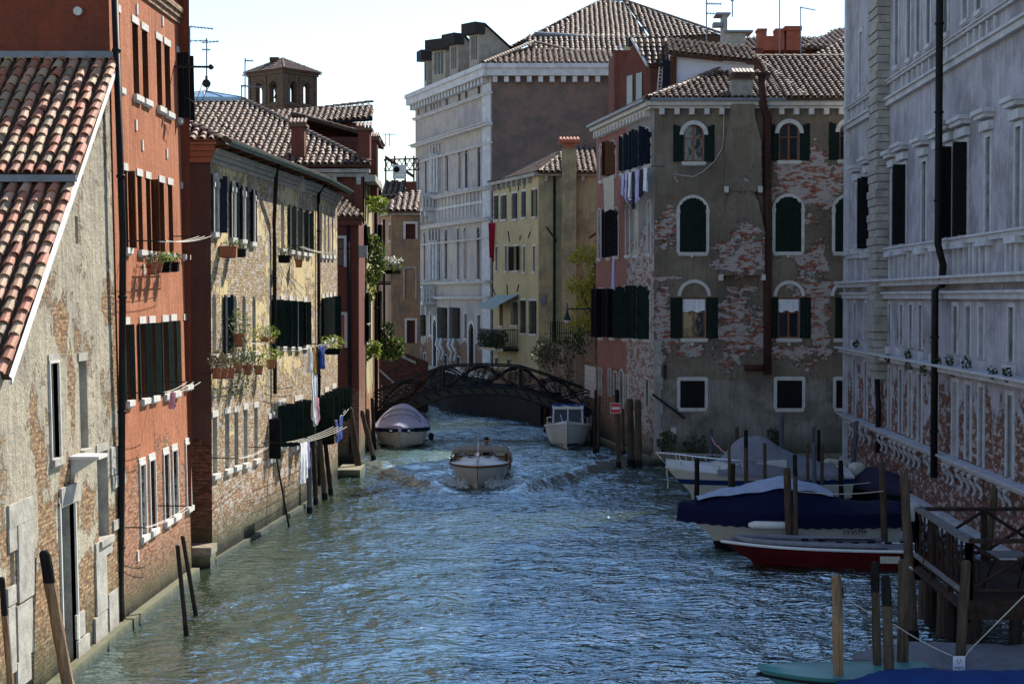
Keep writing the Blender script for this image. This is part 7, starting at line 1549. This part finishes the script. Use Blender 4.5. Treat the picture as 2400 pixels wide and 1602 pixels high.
    tarp(o, rows, ((0, .1), (.3, .2), (.75, .24), (.9, .15), (1, .02)), 'tarp_silver', .4, .1, p=2.4, wr=.03, seed=9)
    p0 = at(1990, 1600, 28.4); o, L, rows = boat('blue_tarp_boat', 'boat', 'boat under a bright blue tarpaulin in the bottom right corner', (p0.x + 5.4, p0.y - .6), (p0.x - .2, p0.y), 1.9, .4, 'gel_grey', sheer=.1, rake=.6, full=.5)
    t = tarp(o, rows, ((0, .1), (.35, .33), (.8, .30), (1, .05)), 'tarp_blue', .4, .1, p=2.2, wr=.03, seed=11)
    s = empty('paper_notice', at(2248, 1560, 29.3), 'white paper notice hanging from a rope above the blue tarpaulin', 'notice'); a, c = at(2233, 1583, 29.3), at(2262, 1536, 29.3); mb = MB(); mb.box(a.x, c.x, 29.29, 29.3, a.z, c.z); part('sheet', mb, simple('paper', (.62, .60, .70), .8, .05, 3, 0), s, Matrix.Identity(4))
    for i, tx in enumerate(('DIVIETO', 'DI', 'ORMEGGIO')): textmesh('lettering', tx, .042, Matrix.Translation(((a.x + c.x) / 2, 29.283, a.z + .135 - .05 * i)) @ Matrix.Rotation(R(90), 4, 'X'), 'blackrub', s, .001)
    mb = MB(); e = Vector(((a.x + c.x) / 2, 29.284, c.z - .08))
    for k in (-1, 1): mb.tube([e + Vector((k * .02, 0, .04)), e + Vector((k * .035, 0, 0)), e + Vector((0, 0, -.05))], .006, 4)
    part('emblem', mb, MT['ochre_cloth'], s, Matrix.Identity(4))
    # small craft by the palace corner
    p0 = at(1950, 1150, 60); o, L, rows = boat('small_dinghy', 'dinghy', 'small dark dinghy with rolled cream cover and outboard by the palace wall', (p0.x + 2.6, p0.y - 3.4), (p0.x, p0.y + 1.4), 1.5, .55, 'antifoul', sheer=.1, rake=.5, full=.5)
    tarp(o, rows, ((0, .1), (.5, .5), (1, .3)), 'dark_cloth', .15, .05, seed=12); mb = MB(); mb.tube([(L - .9, -.5, .75), (L - .5, -.3, 1.05), (L - .3, .1, 1.1), (L - .4, .5, .8)], .16, 7); part('rolled_cover', mb, MT['beige_cloth'], o, smooth=True); outboard(o, L + .1, 0, .6, 'gel_grey', 1.2)
def man(foot):
    """boat driver: one continuous skinned body, head above the soft top"""
    o = empty('person', foot, 'driver sitting behind the taxi soft top in a dark jacket over a pale shirt', 'person')
    M = WM[o]; me = bpy.data.meshes.new('body')
    J = [(0, 0, .92), (0, 0, 1.12), (0, -.01, 1.34), (0, -.01, 1.47), (0, -.01, 1.53), (0, -.02, 1.60), (0, -.025, 1.68), (0, -.02, 1.75),
         (.19, 0, 1.40), (.25, -.12, 1.15), (.18, -.36, 1.12), (.15, -.44, 1.12), (-.19, 0, 1.40), (-.25, -.12, 1.15), (-.18, -.36, 1.12), (-.15, -.44, 1.12),
         (.1, -.05, .86), (.12, -.44, .90), (.12, -.46, .50), (.12, -.60, .46), (-.1, -.05, .86), (-.12, -.44, .90), (-.12, -.46, .50), (-.12, -.60, .46)]
    E = [(0, 1), (1, 2), (2, 3), (3, 4), (4, 5), (5, 6), (6, 7), (2, 8), (8, 9), (9, 10), (10, 11), (2, 12), (12, 13), (13, 14), (14, 15), (0, 16), (16, 17), (17, 18), (18, 19), (0, 20), (20, 21), (21, 22), (22, 23)]
    rad = [.15, .14, .16, .07, .055, .085, .095, .06, .07, .048, .036, .03, .07, .048, .036, .03, .09, .062, .045, .035, .09, .062, .045, .035]
    me.from_pydata(J, E, []); ob = bpy.data.objects.new('body', me); COL.objects.link(ob)
    sk = ob.modifiers.new('skin', 'SKIN'); ss = ob.modifiers.new('sub', 'SUBSURF'); ss.levels = ss.render_levels = 2
    for v, r_ in zip(me.skin_vertices[0].data, rad): v.radius = (r_, r_ * .9); v.use_root = False
    me.skin_vertices[0].data[0].use_root = True
    dg = bpy.context.evaluated_depsgraph_get(); nm = bpy.data.meshes.new_from_object(ob.evaluated_get(dg)); bpy.data.objects.remove(ob)
    nm.materials.clear()
    for k in ('skin', 'jacket', 'dark_cloth'): nm.materials.append(MT[k])
    for p in nm.polygons:
        c = p.center; p.use_smooth = True
        p.material_index = 0 if (c.z > 1.5 or c.y < -.40) else (2 if c.z < .9 else 1)
    b = bpy.data.objects.new('body', nm); COL.objects.link(b); b.parent = o; WM[b] = M
    mb = MB(); mb.sphere((0, .01, 1.72), (.10, .115, .10), 12, 8); mb.v = [(x, y + (.025 if z < 1.72 else 0), max(z, 1.66)) for x, y, z in mb.v]; part('hair', mb, MT['hair'], o, smooth=True)
    mb = MB(); mb.tube([(0, -.105, 1.69), (0, -.135, 1.645), (0, -.11, 1.635)], [.012, .02, .012], 6)
    for s in (-1, 1): mb.sphere((s * .093, -.01, 1.665), (.015, .025, .035), 6, 5)
    part('nose_and_ears', mb, MT['skin'], o)
    mb = MB()
    for s in (-1, 1): mb.sphere((s * .035, -.102, 1.685), (.014, .01, .009), 6, 4)
    mb.tube([(-.03, -.108, 1.60), (0, -.114, 1.597), (.03, -.108, 1.60)], .006, 4); part('eyes_and_mouth', mb, MT['hair'], o)
    mb = MB(); mb.face([(-.05, -.155, 1.44), (0, -.17, 1.15), (.05, -.155, 1.44), (0, -.11, 1.5)]); part('shirt', mb, MT['shirt'], o)
    for s in (-1, 1):
        for k in range(5):
            mb = MB(); x0 = s * .15 + (k - 2) * .014; ln = (.06, .075, .08, .074, .055)[k]
            if k == (0 if s > 0 else 4): mb.tube([(s * .13, -.43, 1.13), (s * .115, -.46, 1.14), (s * .11, -.49, 1.12)], [.011, .01, .008], 5)
            else: mb.tube([(x0, -.46, 1.13), (x0, -.46 - ln * .5, 1.135), (x0, -.46 - ln * .8, 1.10)], [.010, .009, .007], 5)
            part('finger', mb, MT['skin'], o)
    # steering wheel is hidden by the cabin; hands rest on the bulkhead rail
boats()
# ================================================================ sign, lamp, ropes
def street():
    p = at(1443, 956, gnd(1450, 1093).y - .2); s = empty('no_entry_sign', p, 'square red no entry sign with white bar fixed to the pole', 'sign'); M = WM[s]
    h = 12.3 * p.y / F; mb = MB(); mb.box(-h, h, 0, .03, -h, h); part('backing', mb, MT['white_paint'], s)
    mb = MB(); k = h * .93; mb.box(-k, k, -.004, .0, -k, k); part('red_field', mb, simple('sign_red', (.55, .01, .02), .4, .05, 3, 0), s)
    mb = MB(); mb.box(-h * .72, h * .72, -.009, -.0045, -h * .2, h * .2); part('white_bar', mb, MT['white_paint'], s)
    # wall lantern
    Y = 88.0; a, c = at(*C2(1550, 848), Y), at(*C2(1370, 850), Y); o = empty('street_lamp', a, 'green iron bracket lantern reaching left from the pink house', 'street lamp'); mb = MB(); mb.tube([a + Vector((1.0, 0, 0)), c], .04, 6); mb.tube([a + Vector((.4, 0, -.5)), a + Vector((-.2, 0, -.35)), a + Vector((-.6, 0, -.02))], .03, 6)
    mb.tube([c, c + Vector((0, 0, .3))], .03, 5); gi = simple('green_iron', (.015, .06, .055), .5, .2, 4, 0); part('bracket', mb, gi, o, Matrix.Identity(4))
    mb = MB(); mb.grid([[(c.x + r_ * math.cos(t * math.pi / 6), c.y + r_ * math.sin(t * math.pi / 6), c.z + z) for t in range(12)] for r_, z in ((.04, 0), (.06, -.15), (.10, -.3), (.19, -.52), (.2, -.58))], 0, True); L = part('lamp_hood', mb, gi, o, Matrix.Identity(4), True)
    mb = MB(); mb.sphere((c.x, c.y, c.z - .62), (.17, .17, .12), 12, 6); part('lamp_glass', mb, MT['white_paint'], L, Matrix.Identity(4), True)
    # dark shutters panel projecting by the pink wall is part of the windows
    def rope(pts, label, r=.012, mat='rope', sag=.0, name='mooring_rope'):
        P = []; 
        for i in range(len(pts) - 1):
            a, c = Vector(pts[i]), Vector(pts[i + 1])
            for k in range(9): t = k / 8; P.append(a.lerp(c, t) - Vector((0, 0, sag * 4 * t * (1 - t))))
        mb = MB(); mb.tube(P, r, 4); tag(mb.build(name, MT[mat]), label, 'rope', 'ropes at the moorings')
    rope([at(1865, 1150, 46), at(2070, 1150, 46)], 'pale rope between the straight pole and the stern pole above the blue tarpaulin', .012, sag=.08)
    rope([at(1800, 1130, 52), at(1860, 1112, 52)], 'short rope above the tail of the grey tarpaulin', .01)
    rope([at(1860, 1135, 50), at(2040, 1130, 50)], 'upper pale rope running to the palace side poles', .01, sag=.06)
    rope([at(2400, 1395, 28), at(2270, 1525, 29.2), at(2262, 1540, 29.3)], 'pale rope coming down from the terrace to the notice', .011)
    rope([at(1990, 1405, 30), at(2100, 1465, 29.6), at(2232, 1536, 29.3)], 'thin rope from the poles down to the notice', .008, sag=.03)
    rope([at(2115, 1330, 31), at(2136, 1329, 31.3), at(2138, 1334, 31.4)], 'rope ring round the thick pale pole', .02)
    rope([at(1668, 1024, 68), at(1684, 1045, 66), at(1706, 1059, 64)], 'red and white tape from the blue-grey pole', .03, 'pink_cloth', sag=.1, name='barrier_tape')
    rope([at(1955, 1372, 29.6), at(1974, 1376, 29.3), at(1976, 1400, 29.4)], 'dark rope loop on the peeling tan pole', .015, 'dark')
street()
# ================================================================ laundry, rods, pots
def rodset(fac, T, u_a, z_a, u_b, z_b, out_a, out_b, label, n=3):
    """two bracket rods out of the wall with drying lines between them; u/z given as pixels of the wall foot"""
    (ua, za), (ub, zb) = fac.px(*T(u_a, z_a)), fac.px(*T(u_b, z_b))
    A, B = fac.M @ Vector((ua, 0, za)), fac.M @ Vector((ub, 0, zb)); nrm = -fac.y
    o = empty('clothes_line', A, label, 'clothes line', 'clothes lines on the canal walls'); 
    for p_, q_ in ((A, A + nrm * out_a), (B, B + nrm * out_b)): mb = MB(); mb.tube([p_, q_], .014, 5); part('bracket_rod', mb, MT['iron'], o, Matrix.Identity(4))
    mb = MB()
    for i in range(n):
        f = 1 - .14 * i; p, q = A + nrm * out_a * f, B + nrm * out_b * f; mb.tube([p.lerp(q, k / 8) - Vector((0, 0, .07 * 4 * (k / 8) * (1 - k / 8))) for k in range(9)], .0075, 4)
    part('line', mb, MT['rope'], o, Matrix.Identity(4))
    return A + nrm * out_a, B + nrm * out_b
def garment(p, q, h, mat, label, kind='sheet', seed=0, thick=.02, w=None, cat='laundry', group=None):
    """cloth pegged between two points, hanging down with folds"""
    p, q = Vector(p), Vector(q); d = (q - p); n = 12; m = 10; s = d.cross(ZZ).normalized(); rows = []
    for j in range(m + 1):
        t = j / m; row = []
        for i in range(n + 1):
            x = i / n; nar = {'sheet': 1 - .12 * t, 'shirt': (1.0 if t < .22 else .62), 'trousers': (1 - .15 * t), 'long': 1 - .35 * t}[kind]
            xx = .5 + (x - .5) * nar; y = .05 * math.sin(x * 13 + seed) * (.3 + t) + .03 * noise.noise(Vector((x * 5, t * 4, seed)))
            gap = 0
            if kind == 'trousers' and t > .3 and abs(x - .5) < .05: gap = .0
            row.append(p + d * xx + s * y - ZZ * (h * t * (1 - .06 * math.sin(x * 5 + seed)) + .02 * math.sin(math.pi * x)))
        rows.append(row)
    mb = MB(); mb.grid(rows); mb.grid([[v + s * thick for v in r][::-1] for r in rows])
    return tag(mb.build('laundry_' + {'sheet': 'sheet', 'shirt': 'shirt', 'trousers': 'trousers', 'long': 'towel'}[kind], MT[mat], None, None, True), label, cat, group)
def details():
    lg = 'laundry hanging over the canal'
    rodset(L2, Z2, 815, 180, 1110, 150, .9, 1.0, 'drying lines high on the orange house above the flower box', 3)
    a, b = rodset(L2, Z2, 822, 1175, 1000, 1105, .9, 1.1, 'long drying lines under the black shutters of the orange house', 3)
    garment(a.lerp(b, .1), a.lerp(b, .16), .35, 'pink_cloth', 'tiny pink cloth pegged to the lines under the black shutters', 'long', 3, group=lg)
    rodset(L2, Z3, 820, 545, 1020, 403, .45, .85, 'drying lines low on the orange house above the two slim poles', 2)
    rodset(L3a, Z5, 340, 560, 470, 560, .5, .55, 'short drying lines under the second floor pots of the ochre house', 2)
    rodset(L3a, Z4, 715, 1335, 860, 1380, .45, .9, 'drying lines below the green shutters at the top of the ochre house', 3)
    a, b = rodset(L3a, Z5, 612, 608, 800, 575, .8, 1.0, 'drying lines in the middle of the ochre house with bright clothes', 3)
    for (t0, t1, h, m, kd, lb) in ((.30, .38, .75, 'white_cloth', 'long', 'white towel, first of the clothes on the middle lines'), (.40, .50, .85, 'ochre_cloth', 'shirt', 'ochre shirt on the middle lines'), (.50, .58, .9, 'dark_cloth', 'shirt', 'dark garment between the ochre shirt and the blue one'), (.62, .82, .75, 'blue_cloth', 'shirt', 'blue shirt at the right end of the middle lines')):
        garment(a.lerp(b, t0), a.lerp(b, t1), h, m, lb, kd, int(t0 * 50), group=lg)
    garment(a.lerp(b, .36) - ZZ * .4, a.lerp(b, .54) - ZZ * .6, 1.9, 'white_cloth', 'long white sheet with hem below the ochre shirt', 'long', 7, group=lg)
    garment(a.lerp(b, .46) - ZZ * 1.5, a.lerp(b, .60) - ZZ * 1.7, .8, 'pink_cloth', 'pink checked cloth lowest on the middle lines', 'long', 9, group=lg)
    a, b = rodset(L3a, Z6, 735, 428, 1130, 310, 1.2, 1.1, 'lowest drying lines of the ochre house with the white sheet', 4)
    garment(a.lerp(b, -.02), a.lerp(b, .10), 1.15, 'white_cloth', 'big white sheet hanging low near the grey poles', 'sheet', 4, group=lg)
    garment(a.lerp(b, .1), a.lerp(b, .14), .8, 'lilac_cloth', 'pale lilac cloth beside the big white sheet', 'long', 5, group=lg)
    a2, b2 = rodset(L3b, Z6, 1150, 268, 1255, 180, .6, .6, 'short drying lines at the far end of the ochre house', 3)
    garment(a2, a2.lerp(b2, .5), .8, 'blue_cloth', 'dark blue cloth at the far end of the ochre house', 'trousers', 6, group=lg)
    rodset(L3a, Z6, 360, 543, 640, 462, .75, .55, 'drying lines across the low bare windows of the ochre house', 2)
    # laundry on the corner house
    OP = lambda x, y, o: RA.M @ Vector((RA.px(*C4(x, y), o)[0], -o, RA.px(*C4(x, y), o)[1])); a, b = OP(250, 1155, .6), OP(462, 1090, .6)
    o = empty('clothes_line', a, 'line of pale shirts strung along the grey and pink side wall', 'clothes line', 'clothes lines on the canal walls'); mb = MB(); mb.tube([a, b], .012, 4); part('line', mb, MT['rope'], o, Matrix.Identity(4)); mb = MB()
    for p in (a, b): q = Vector((RA.y.x, RA.y.y, 0)) * .6; mb.tube([p, p + q], .015, 4)
    part('bracket_rod', mb, MT['iron'], o, Matrix.Identity(4))
    for i, (t0, t1, h, m, kd, lb) in enumerate(((.12, .22, .9, 'lilac_cloth', 'shirt', 'lilac shirt, first on the side wall line'), (.24, .33, 1.15, 'lilac_cloth', 'shirt', 'lilac shirt, second on the side wall line'), (.35, .44, 1.1, 'white_cloth', 'shirt', 'white shirt in the middle of the side wall line'), (.46, .52, 1.5, 'dark_cloth', 'long', 'dark trousers hanging longest on the side wall line'), (.54, .66, 1.3, 'lilac_cloth', 'shirt', 'large pale shirt right of the dark trousers'), (.68, .76, 1.1, 'dark_cloth', 'long', 'dark purple cloth near the corner of the house'), (.80, .92, .95, 'white_cloth', 'shirt', 'last pale shirt next to the house corner'))):
        garment(a.lerp(b, t0), a.lerp(b, t1), h, m, lb, kd, i, group='shirts on the side wall line')
    garment(OP(150, 1170, .9), OP(222, 1150, .9), 1.5, 'beige_cloth', 'beige sheet bulging outside the pink wall', 'sheet', 11, group='shirts on the side wall line')
    garment(OP(212, 1700, .7), OP(226, 1700, .7), 1.3, 'lilac_cloth', 'small pale cloth alone below the dark arched shutters of the pink wall', 'long', 12, group='shirts on the side wall line')
    p = YA.M @ Vector((.5, -.5, YA.px(*C2(880, 290))[1])); garment(p, p + Vector((.5, -.15, 0)), 2.6, 'red_cloth', 'long red cloth hanging at the left corner of the yellow house', 'long', 13, group='shirts on the side wall line')
    # plants and pots
    def pot(P, w, h, plant, label, pr=(.3, .3, .3), n=120, box=False, leaf=.045, potmat='terracotta', drop=0., flowers=None, seed=0):
        o = empty('flower_box' if box else 'flower_pot', P, label, 'flower box' if box else 'flower pot', 'flower pots on the canal walls'); mb = MB()
        if box: mb.box(-w / 2, w / 2, -.1, .1, -h, 0); mb.box(-w / 2 - .015, w / 2 + .015, -.115, .115, -.035, .002)
        else: mb.grid([[(r_ * math.cos(t * math.pi / 6), r_ * math.sin(t * math.pi / 6), z) for t in range(12)] for r_, z in ((w * .34, -h), (w * .46, -.06), (w * .5, -.06), (w * .5, 0), (w * .42, 0), (w * .40, -.05))], 0, True)
        part('planter', mb, MT[potmat], o)
        mb = MB(); mb.leaves((0, 0, pr[2] * .7), pr, n, leaf, seed=seed, drop=drop); mb.tube([(0, 0, -.05), (.03, .02, pr[2] * .7)], .01, 4); part('foliage', mb, MT[plant], o)
        if flowers: mb = MB(); mb.leaves((0, 0, pr[2] * .8), (pr[0] * 1.05, pr[1] * 1.05, pr[2] * 1.0), n // 8 + 6, leaf, seed=seed + 5); part('blossom', mb, MT[flowers], o)
        mb = MB(); mb.tube([(0, 0, -h), (0, 0, -h - .02)], w * .4, 6); part('holder', mb, MT['iron'], o)
        return o
    W3 = lambda f, T, x, y, o=.28: f.M @ Vector((f.px(*T(x, y), 0)[0] if False else f.px(*T(x - o * 0, y), o)[0], -o, f.px(*T(x, y), o)[1]))
    def wp(f, T, x, y, o=.25):
        u, z = f.px(*T(x, y), o); return f.M @ Vector((u, -o, z))
    for i, (x, y, lf, lb) in enumerate(((995, 330, 'leaf_brown', 'empty looking terracotta pot, left of the row on the orange house'), (1035, 320, 'leaf', 'large terracotta pot in the row on the orange house'), (1080, 320, 'leaf_bright', 'lime leaved box in the row on the orange house'), (1135, 318, 'leaf_bright', 'dark box with yellow green leaves ending the row on the orange house'))):
        pot(wp(L2, Z2, x, y, .3), .26, .22, lf, lb, (.22, .16, .14), 90, i > 1, .04, 'terracotta' if i < 2 else 'dark', seed=i)
    mb = MB(); A, B = wp(L2, Z2, 985, 352, .3), wp(L2, Z2, 1165, 352, .3)
    for k in (-.02, .28): mb.tube([A + ZZ * k, B + ZZ * k], .012, 4)
    for k in range(8): p = A.lerp(B, k / 7); mb.tube([p, p + ZZ * .28], .008, 4); mb.tube([p, p + Vector((-.3, 0, 0))], .008, 4)
    tag(mb.build('pot_rack', MT['iron']), 'iron rack holding the row of pots on the orange house', 'rack', 'iron pot racks')
    pot(wp(L3a, Z4, 322, 1335), .45, .3, 'leaf', 'terracotta box below the first navy shutters of the ochre house', (.2, .1, .08), 40, True, .03)
    pot(wp(L3a, Z4, 388, 1352), .4, .22, 'leaf', 'green box of plants below the second navy shutters of the ochre house', (.25, .15, .16), 120, True, .03, 'green', seed=2)
    pot(wp(L3a, Z4, 690, 1395), .35, .22, 'leaf', 'pot of green plants below the blind window of the ochre house', (.3, .2, .2), 130, True, .035, 'dark', seed=3)
    pot(wp(L3a, Z4, 785, 1420), .28, .25, 'leaf_brown', 'dark clay pot with twiggy plant under the green shutters', (.2, .15, .2), 70, False, .03, seed=4)
    pot(wp(L3a, Z5, 393, 510, .35), .34, .32, 'leaf', 'tall terracotta pot with leafy plant on the short drying lines', (.32, .25, .42), 170, False, .045, seed=5)
    pot(wp(L3a, Z5, 560, 530, .5), .3, .12, 'leaf_bright', 'lime green trailing plant over the white lines', (.48, .25, .22), 240, False, .04, seed=6, drop=.15)
    pot(wp(L3a, Z5, 608, 530, .5), .22, .2, 'leaf', 'small red pot right of the lime trailing plant', (.22, .2, .2), 80, False, .035, seed=7)
    for i, (x, y, lf, pr, lb, fl) in enumerate(((245, 735, 'leaf_brown', (.25, .2, .28), 'cactus like plant in the first pot of the long ledge', None), (290, 735, 'leaf_brown', (.25, .2, .22), 'dry plant in the second pot of the long ledge', None), (335, 735, 'leaf_brown', (.35, .22, .3), 'bushy dry plant in a clay pot on the long ledge', None), (385, 700, 'leaf_dark', (.35, .25, .55), 'tall dark bush rising from the long ledge', None), (450, 715, 'leaf_dark', (.3, .25, .3), 'dark round plant on the long ledge', None), (520, 715, 'leaf', (.42, .28, .38), 'red geranium bush on the long ledge', 'petal'), (603, 680, 'leaf_bright', (.34, .24, .22), 'fresh green pot at the right end of the long ledge', None))):
        pot(wp(L3a, Z5, x, y, .35), .3, .25, lf, lb, pr, 190, False, .04, seed=20 + i, flowers=fl, drop=.2 if 2 < i < 6 else 0)
    mb = MB(); mb.leaves(wp(L3a, Z5, 390, 820, .25), (.35, .2, .3), 200, .04, seed=50, drop=.5); tag(mb.build('trailing_plant', MT['leaf_dark']), 'dark trailing greenery hanging below the long ledge', 'plant')
    mb = MB(); A, B = wp(L3a, Z5, 218, 770, .35), wp(L3a, Z5, 500, 745, .35)
    for k in (0, .22): mb.tube([A + ZZ * k, B + ZZ * k], .012, 4)
    for k in range(14): p = A.lerp(B, k / 13); mb.tube([p, p + ZZ * .22], .008, 4); mb.tube([p, p + Vector((-.35, 0, 0))], .008, 4)
    tag(mb.build('pot_rack', MT['iron']), 'long iron rack under the pots of the ochre house', 'rack', 'iron pot racks')
    pot(wp(L3b, Z5, 1005, 605, .45), .6, .2, 'leaf_bright', 'yellow green box plant at the far corner of the ochre house', (.5, .3, .28), 260, True, .05, 'dark', seed=60)
    pot(wp(L3b, Z6, 1215, 395, .35), .5, .2, 'leaf', 'low pink flower box near the far poles', (.45, .2, .2), 160, True, .04, 'dark', seed=61, flowers='petal')
    # vines and balcony plants on the vine house
    for i, (T, x, y, Y, r_, n, lf, lb) in enumerate(((Z4, 1290, 1045, 79, (.6, .35, .3), 110, 'leaf_bright', 'lime plant high on the dark red house front'), (Z4, 1250, 1400, 79, (.75, .45, 1.15), 480, 'leaf', 'large glossy vine hanging beside the white framed window'), (Z5, 1235, 180, 79.5, (.4, .3, .7), 130, 'leaf_bright', 'lime tail of the large vine'), (Z5, 1240, 585, 79, (.6, .35, .35), 220, 'leaf_bright', 'bright plant box low on the cream vine house'), (C2, 205, 1090, 88, (.85, .6, .5), 420, 'leaf', 'big round bush with pink flowers on a bracket left of the palazzo'), (C2, 180, 985, 88, (.45, .4, .6), 130, 'leaf_dark', 'spiky dark plant above the big round bush'), (C2, 105, 1040, 88, (.5, .3, .4), 120, 'leaf_bright', 'small lime plant left of the big round bush'))):
        c = at(*T(x, y), Y); mb = MB(); mb.leaves(c, r_, int(n * 1.5), .13, seed=70 + i, drop=.4); tag(mb.build('climbing_plant', MT[lf]), lb, 'plant', 'plants in the sunlit canal gap')
    c = at(*C2(205, 1060), 87.5); mb = MB(); mb.leaves(c, (.75, .55, .45), 36, .06, seed=79); tag(mb.build('pink_blossom', MT['petal']), 'scattered pink blossoms on the big round bush', 'flowers')
    # iron balcony with white flowers
    p, q = at(*C2(125, 680), 89), at(*C2(215, 690), 89); o = empty('iron_balcony', p, 'small black iron balcony with white flowers left of the palazzo', 'balcony'); mb = MB(); mb.box(p.x, q.x, 88.8, 90.2, p.z - .1, p.z)
    for k in range(8): x = p.x + (q.x - p.x) * k / 7; mb.tube([(x, 88.85, p.z), (x, 88.85, p.z + 1.1)], .02, 4)
    for zz in (.05, .5, 1.1): mb.tube([(p.x, 88.85, p.z + zz), (q.x, 88.85, p.z + zz)], .025, 4)
    mb.tube([(p.x, 89.6, p.z - .1), (p.x - .3, 89.6, p.z - 1.0)], .04, 5); part('rail', mb, MT['iron'], o, Matrix.Identity(4))
    for x, lb in ((175, 'left'), (235, 'right')):
        c = at(*C2(x, 558), 88.6); mb = MB(); mb.leaves(c, (.5, .35, .4), 110, .07, seed=80 + x); mb.box(c.x - .35, c.x + .35, c.y - .1, c.y + .1, c.z - .5, c.z - .3); t = part('planter', mb, MT['leaf'], empty('flower_box', c, 'white flower box at the %s of the small iron balcony' % lb, 'flower box', 'white flower boxes'), Matrix.Identity(4)); mb = MB(); mb.leaves(c + Vector((0, -.1, .2)), (.5, .3, .25), 70, .07, seed=90 + x); part('blossom', mb, MT['petal_white'], [k for k in bpy.data.objects if k == t.parent][0], Matrix.Identity(4))
    # ivy on the garden wall, weeds on the corner house
    for i, (x, y, w, h, n) in enumerate(((1290, 1110, 1.4, .6, 520), (1380, 1110, 1.4, .7, 480), (1240, 1100, .8, .9, 260), (1420, 1270, .5, 1.2, 260), (1540, 1010, 1.2, .5, 240), (1470, 1040, 1.0, .5, 260))):
        c = at(*C2(x, y), GW.A.y + (GW.B.y - GW.A.y) * (C2(x, y)[0] - 1279) / 123 - .3); mb = MB(); mb.leaves(c, (w, .5, h), n, .10, seed=100 + i, drop=.8); tag(mb.build('ivy', MT['leaf_dark' if i % 3 else 'leaf_brown']), ('dark ivy mat on top of the garden wall, left part', 'dark ivy mat on top of the garden wall, middle part', 'ivy tuft at the far end of the garden wall', 'ivy streak hanging down the middle of the garden wall', 'low growth beside the brick pier', 'scrub below the tree on the garden wall')[i], 'ivy', 'ivy on the garden wall')
    for i, (x, y, r_, n) in enumerate(((528, 1378, .45, 170), (700, 1395, .5, 170), (1178, 1330, .25, 70), (1190, 1395, .35, 120))):
        u, z = RF.px(*C5(x, y)); mb = MB(); mb.leaves((u, -.12, z), (r_, .14, r_ * .8), n, .07, seed=120 + i, drop=.3); tag(mb.build('wall_weed', MT['leaf_dark'], None, RF.M), ('round weed tuft nearest the quoined corner', 'wide weed tuft below the rusty bar', 'small weed high beside the tall grey pole', 'weed hanging behind the tall grey pole')[i], 'weed', 'weeds on the corner house')
    # tree beyond the garden wall
    Yt = 93.0; base = at(*C2(1540, 1010), Yt); o = empty('tree', base, 'small yellow green tree growing between the garden wall and the pink house', 'tree'); mb = MB()
    Q = lambda x, y, dy=0: at(*C2(x, y), Yt + dy)
    mb.tube([base - ZZ * 1.5, Q(1530, 900), Q(1545, 720), Q(1555, 560), Q(1500, 500)], [.14, .11, .09, .06, .03], 7); mb.tube([Q(1530, 880), Q(1470, 760), Q(1450, 690)], [.07, .05, .02], 6); mb.tube([Q(1545, 760), Q(1500, 700), Q(1470, 670)], [.06, .04, .02], 6); mb.tube([Q(1530, 950), Q(1460, 960)], [.05, .02], 5); part('trunk', mb, MT['brownwood'], o, Matrix.Identity(4))
    mb = MB()
    for i, (x, y, rx, rz, n) in enumerate(((1500, 490, .8, .45, 260), (1440, 525, .5, .3, 110), (1545, 560, .5, .6, 170), (1550, 640, .35, .5, 110), (1480, 690, 1.1, .5, 330), (1540, 740, .6, .7, 210), (1440, 720, .6, .35, 120), (1500, 800, .7, .5, 190), (1480, 880, .8, .6, 190), (1540, 900, .5, .7, 170), (1450, 960, .9, .5, 190), (1570, 430, .3, .4, 60), (1520, 980, .7, .5, 170))):
        mb.leaves(Q(x, y), (rx, .9, rz), n, .10, seed=200 + i)
    part('crown', mb, MT['leaf_gold'], o, Matrix.Identity(4))
    mb = MB(); a, c = at(*C2(1262, 1010), 101), at(*C2(1440, 1010), 96)
    for k in range(16): p = a.lerp(c, k / 15); mb.tube([p - ZZ * 1.3, p + ZZ * .7], .025, 4)
    mb.tube([a, c], .03, 4); tag(mb.build('iron_fence', MT['green']), 'dark iron railing behind the ivy of the garden wall', 'fence')
    # hoist on the orange house
    a, c = at(*Z1(1205, 437), 42), at(*Z1(1385, 440), 42); o = empty('hoist_beam', a, 'iron hoist bar with a pulley wheel and rope sticking out of the orange house', 'hoist'); mb = MB(); mb.tube([a - Vector((.4, 0, 0)), c], .03, 6); mb.sphere(c, .07, 8, 6); part('bar', mb, MT['iron'], o, Matrix.Identity(4))
    w = at(*Z1(1355, 548), 42); mb = MB(); mb.tube([w + Vector((0, -.04, 0)), w + Vector((0, .04, 0))], .1, 16); mb.box(w.x - .02, w.x + .02, w.y - .07, w.y + .07, w.z - .02, w.z + .18); part('pulley', mb, MT['iron'], o, Matrix.Identity(4))
    mb = MB(); t = at(*Z1(1355, 440), 42); mb.tube([t, w + ZZ * .1], .01, 4); e = at(*Z1(1215, 640), 42)
    for s in (-1, 1): mb.tube([w + Vector((s * .1, 0, 0)), (w + Vector((s * .1, 0, 0))).lerp(e, .4) - ZZ * .35, e], .009, 4)
    part('rope', mb, MT['green'], o, Matrix.Identity(4))
details()
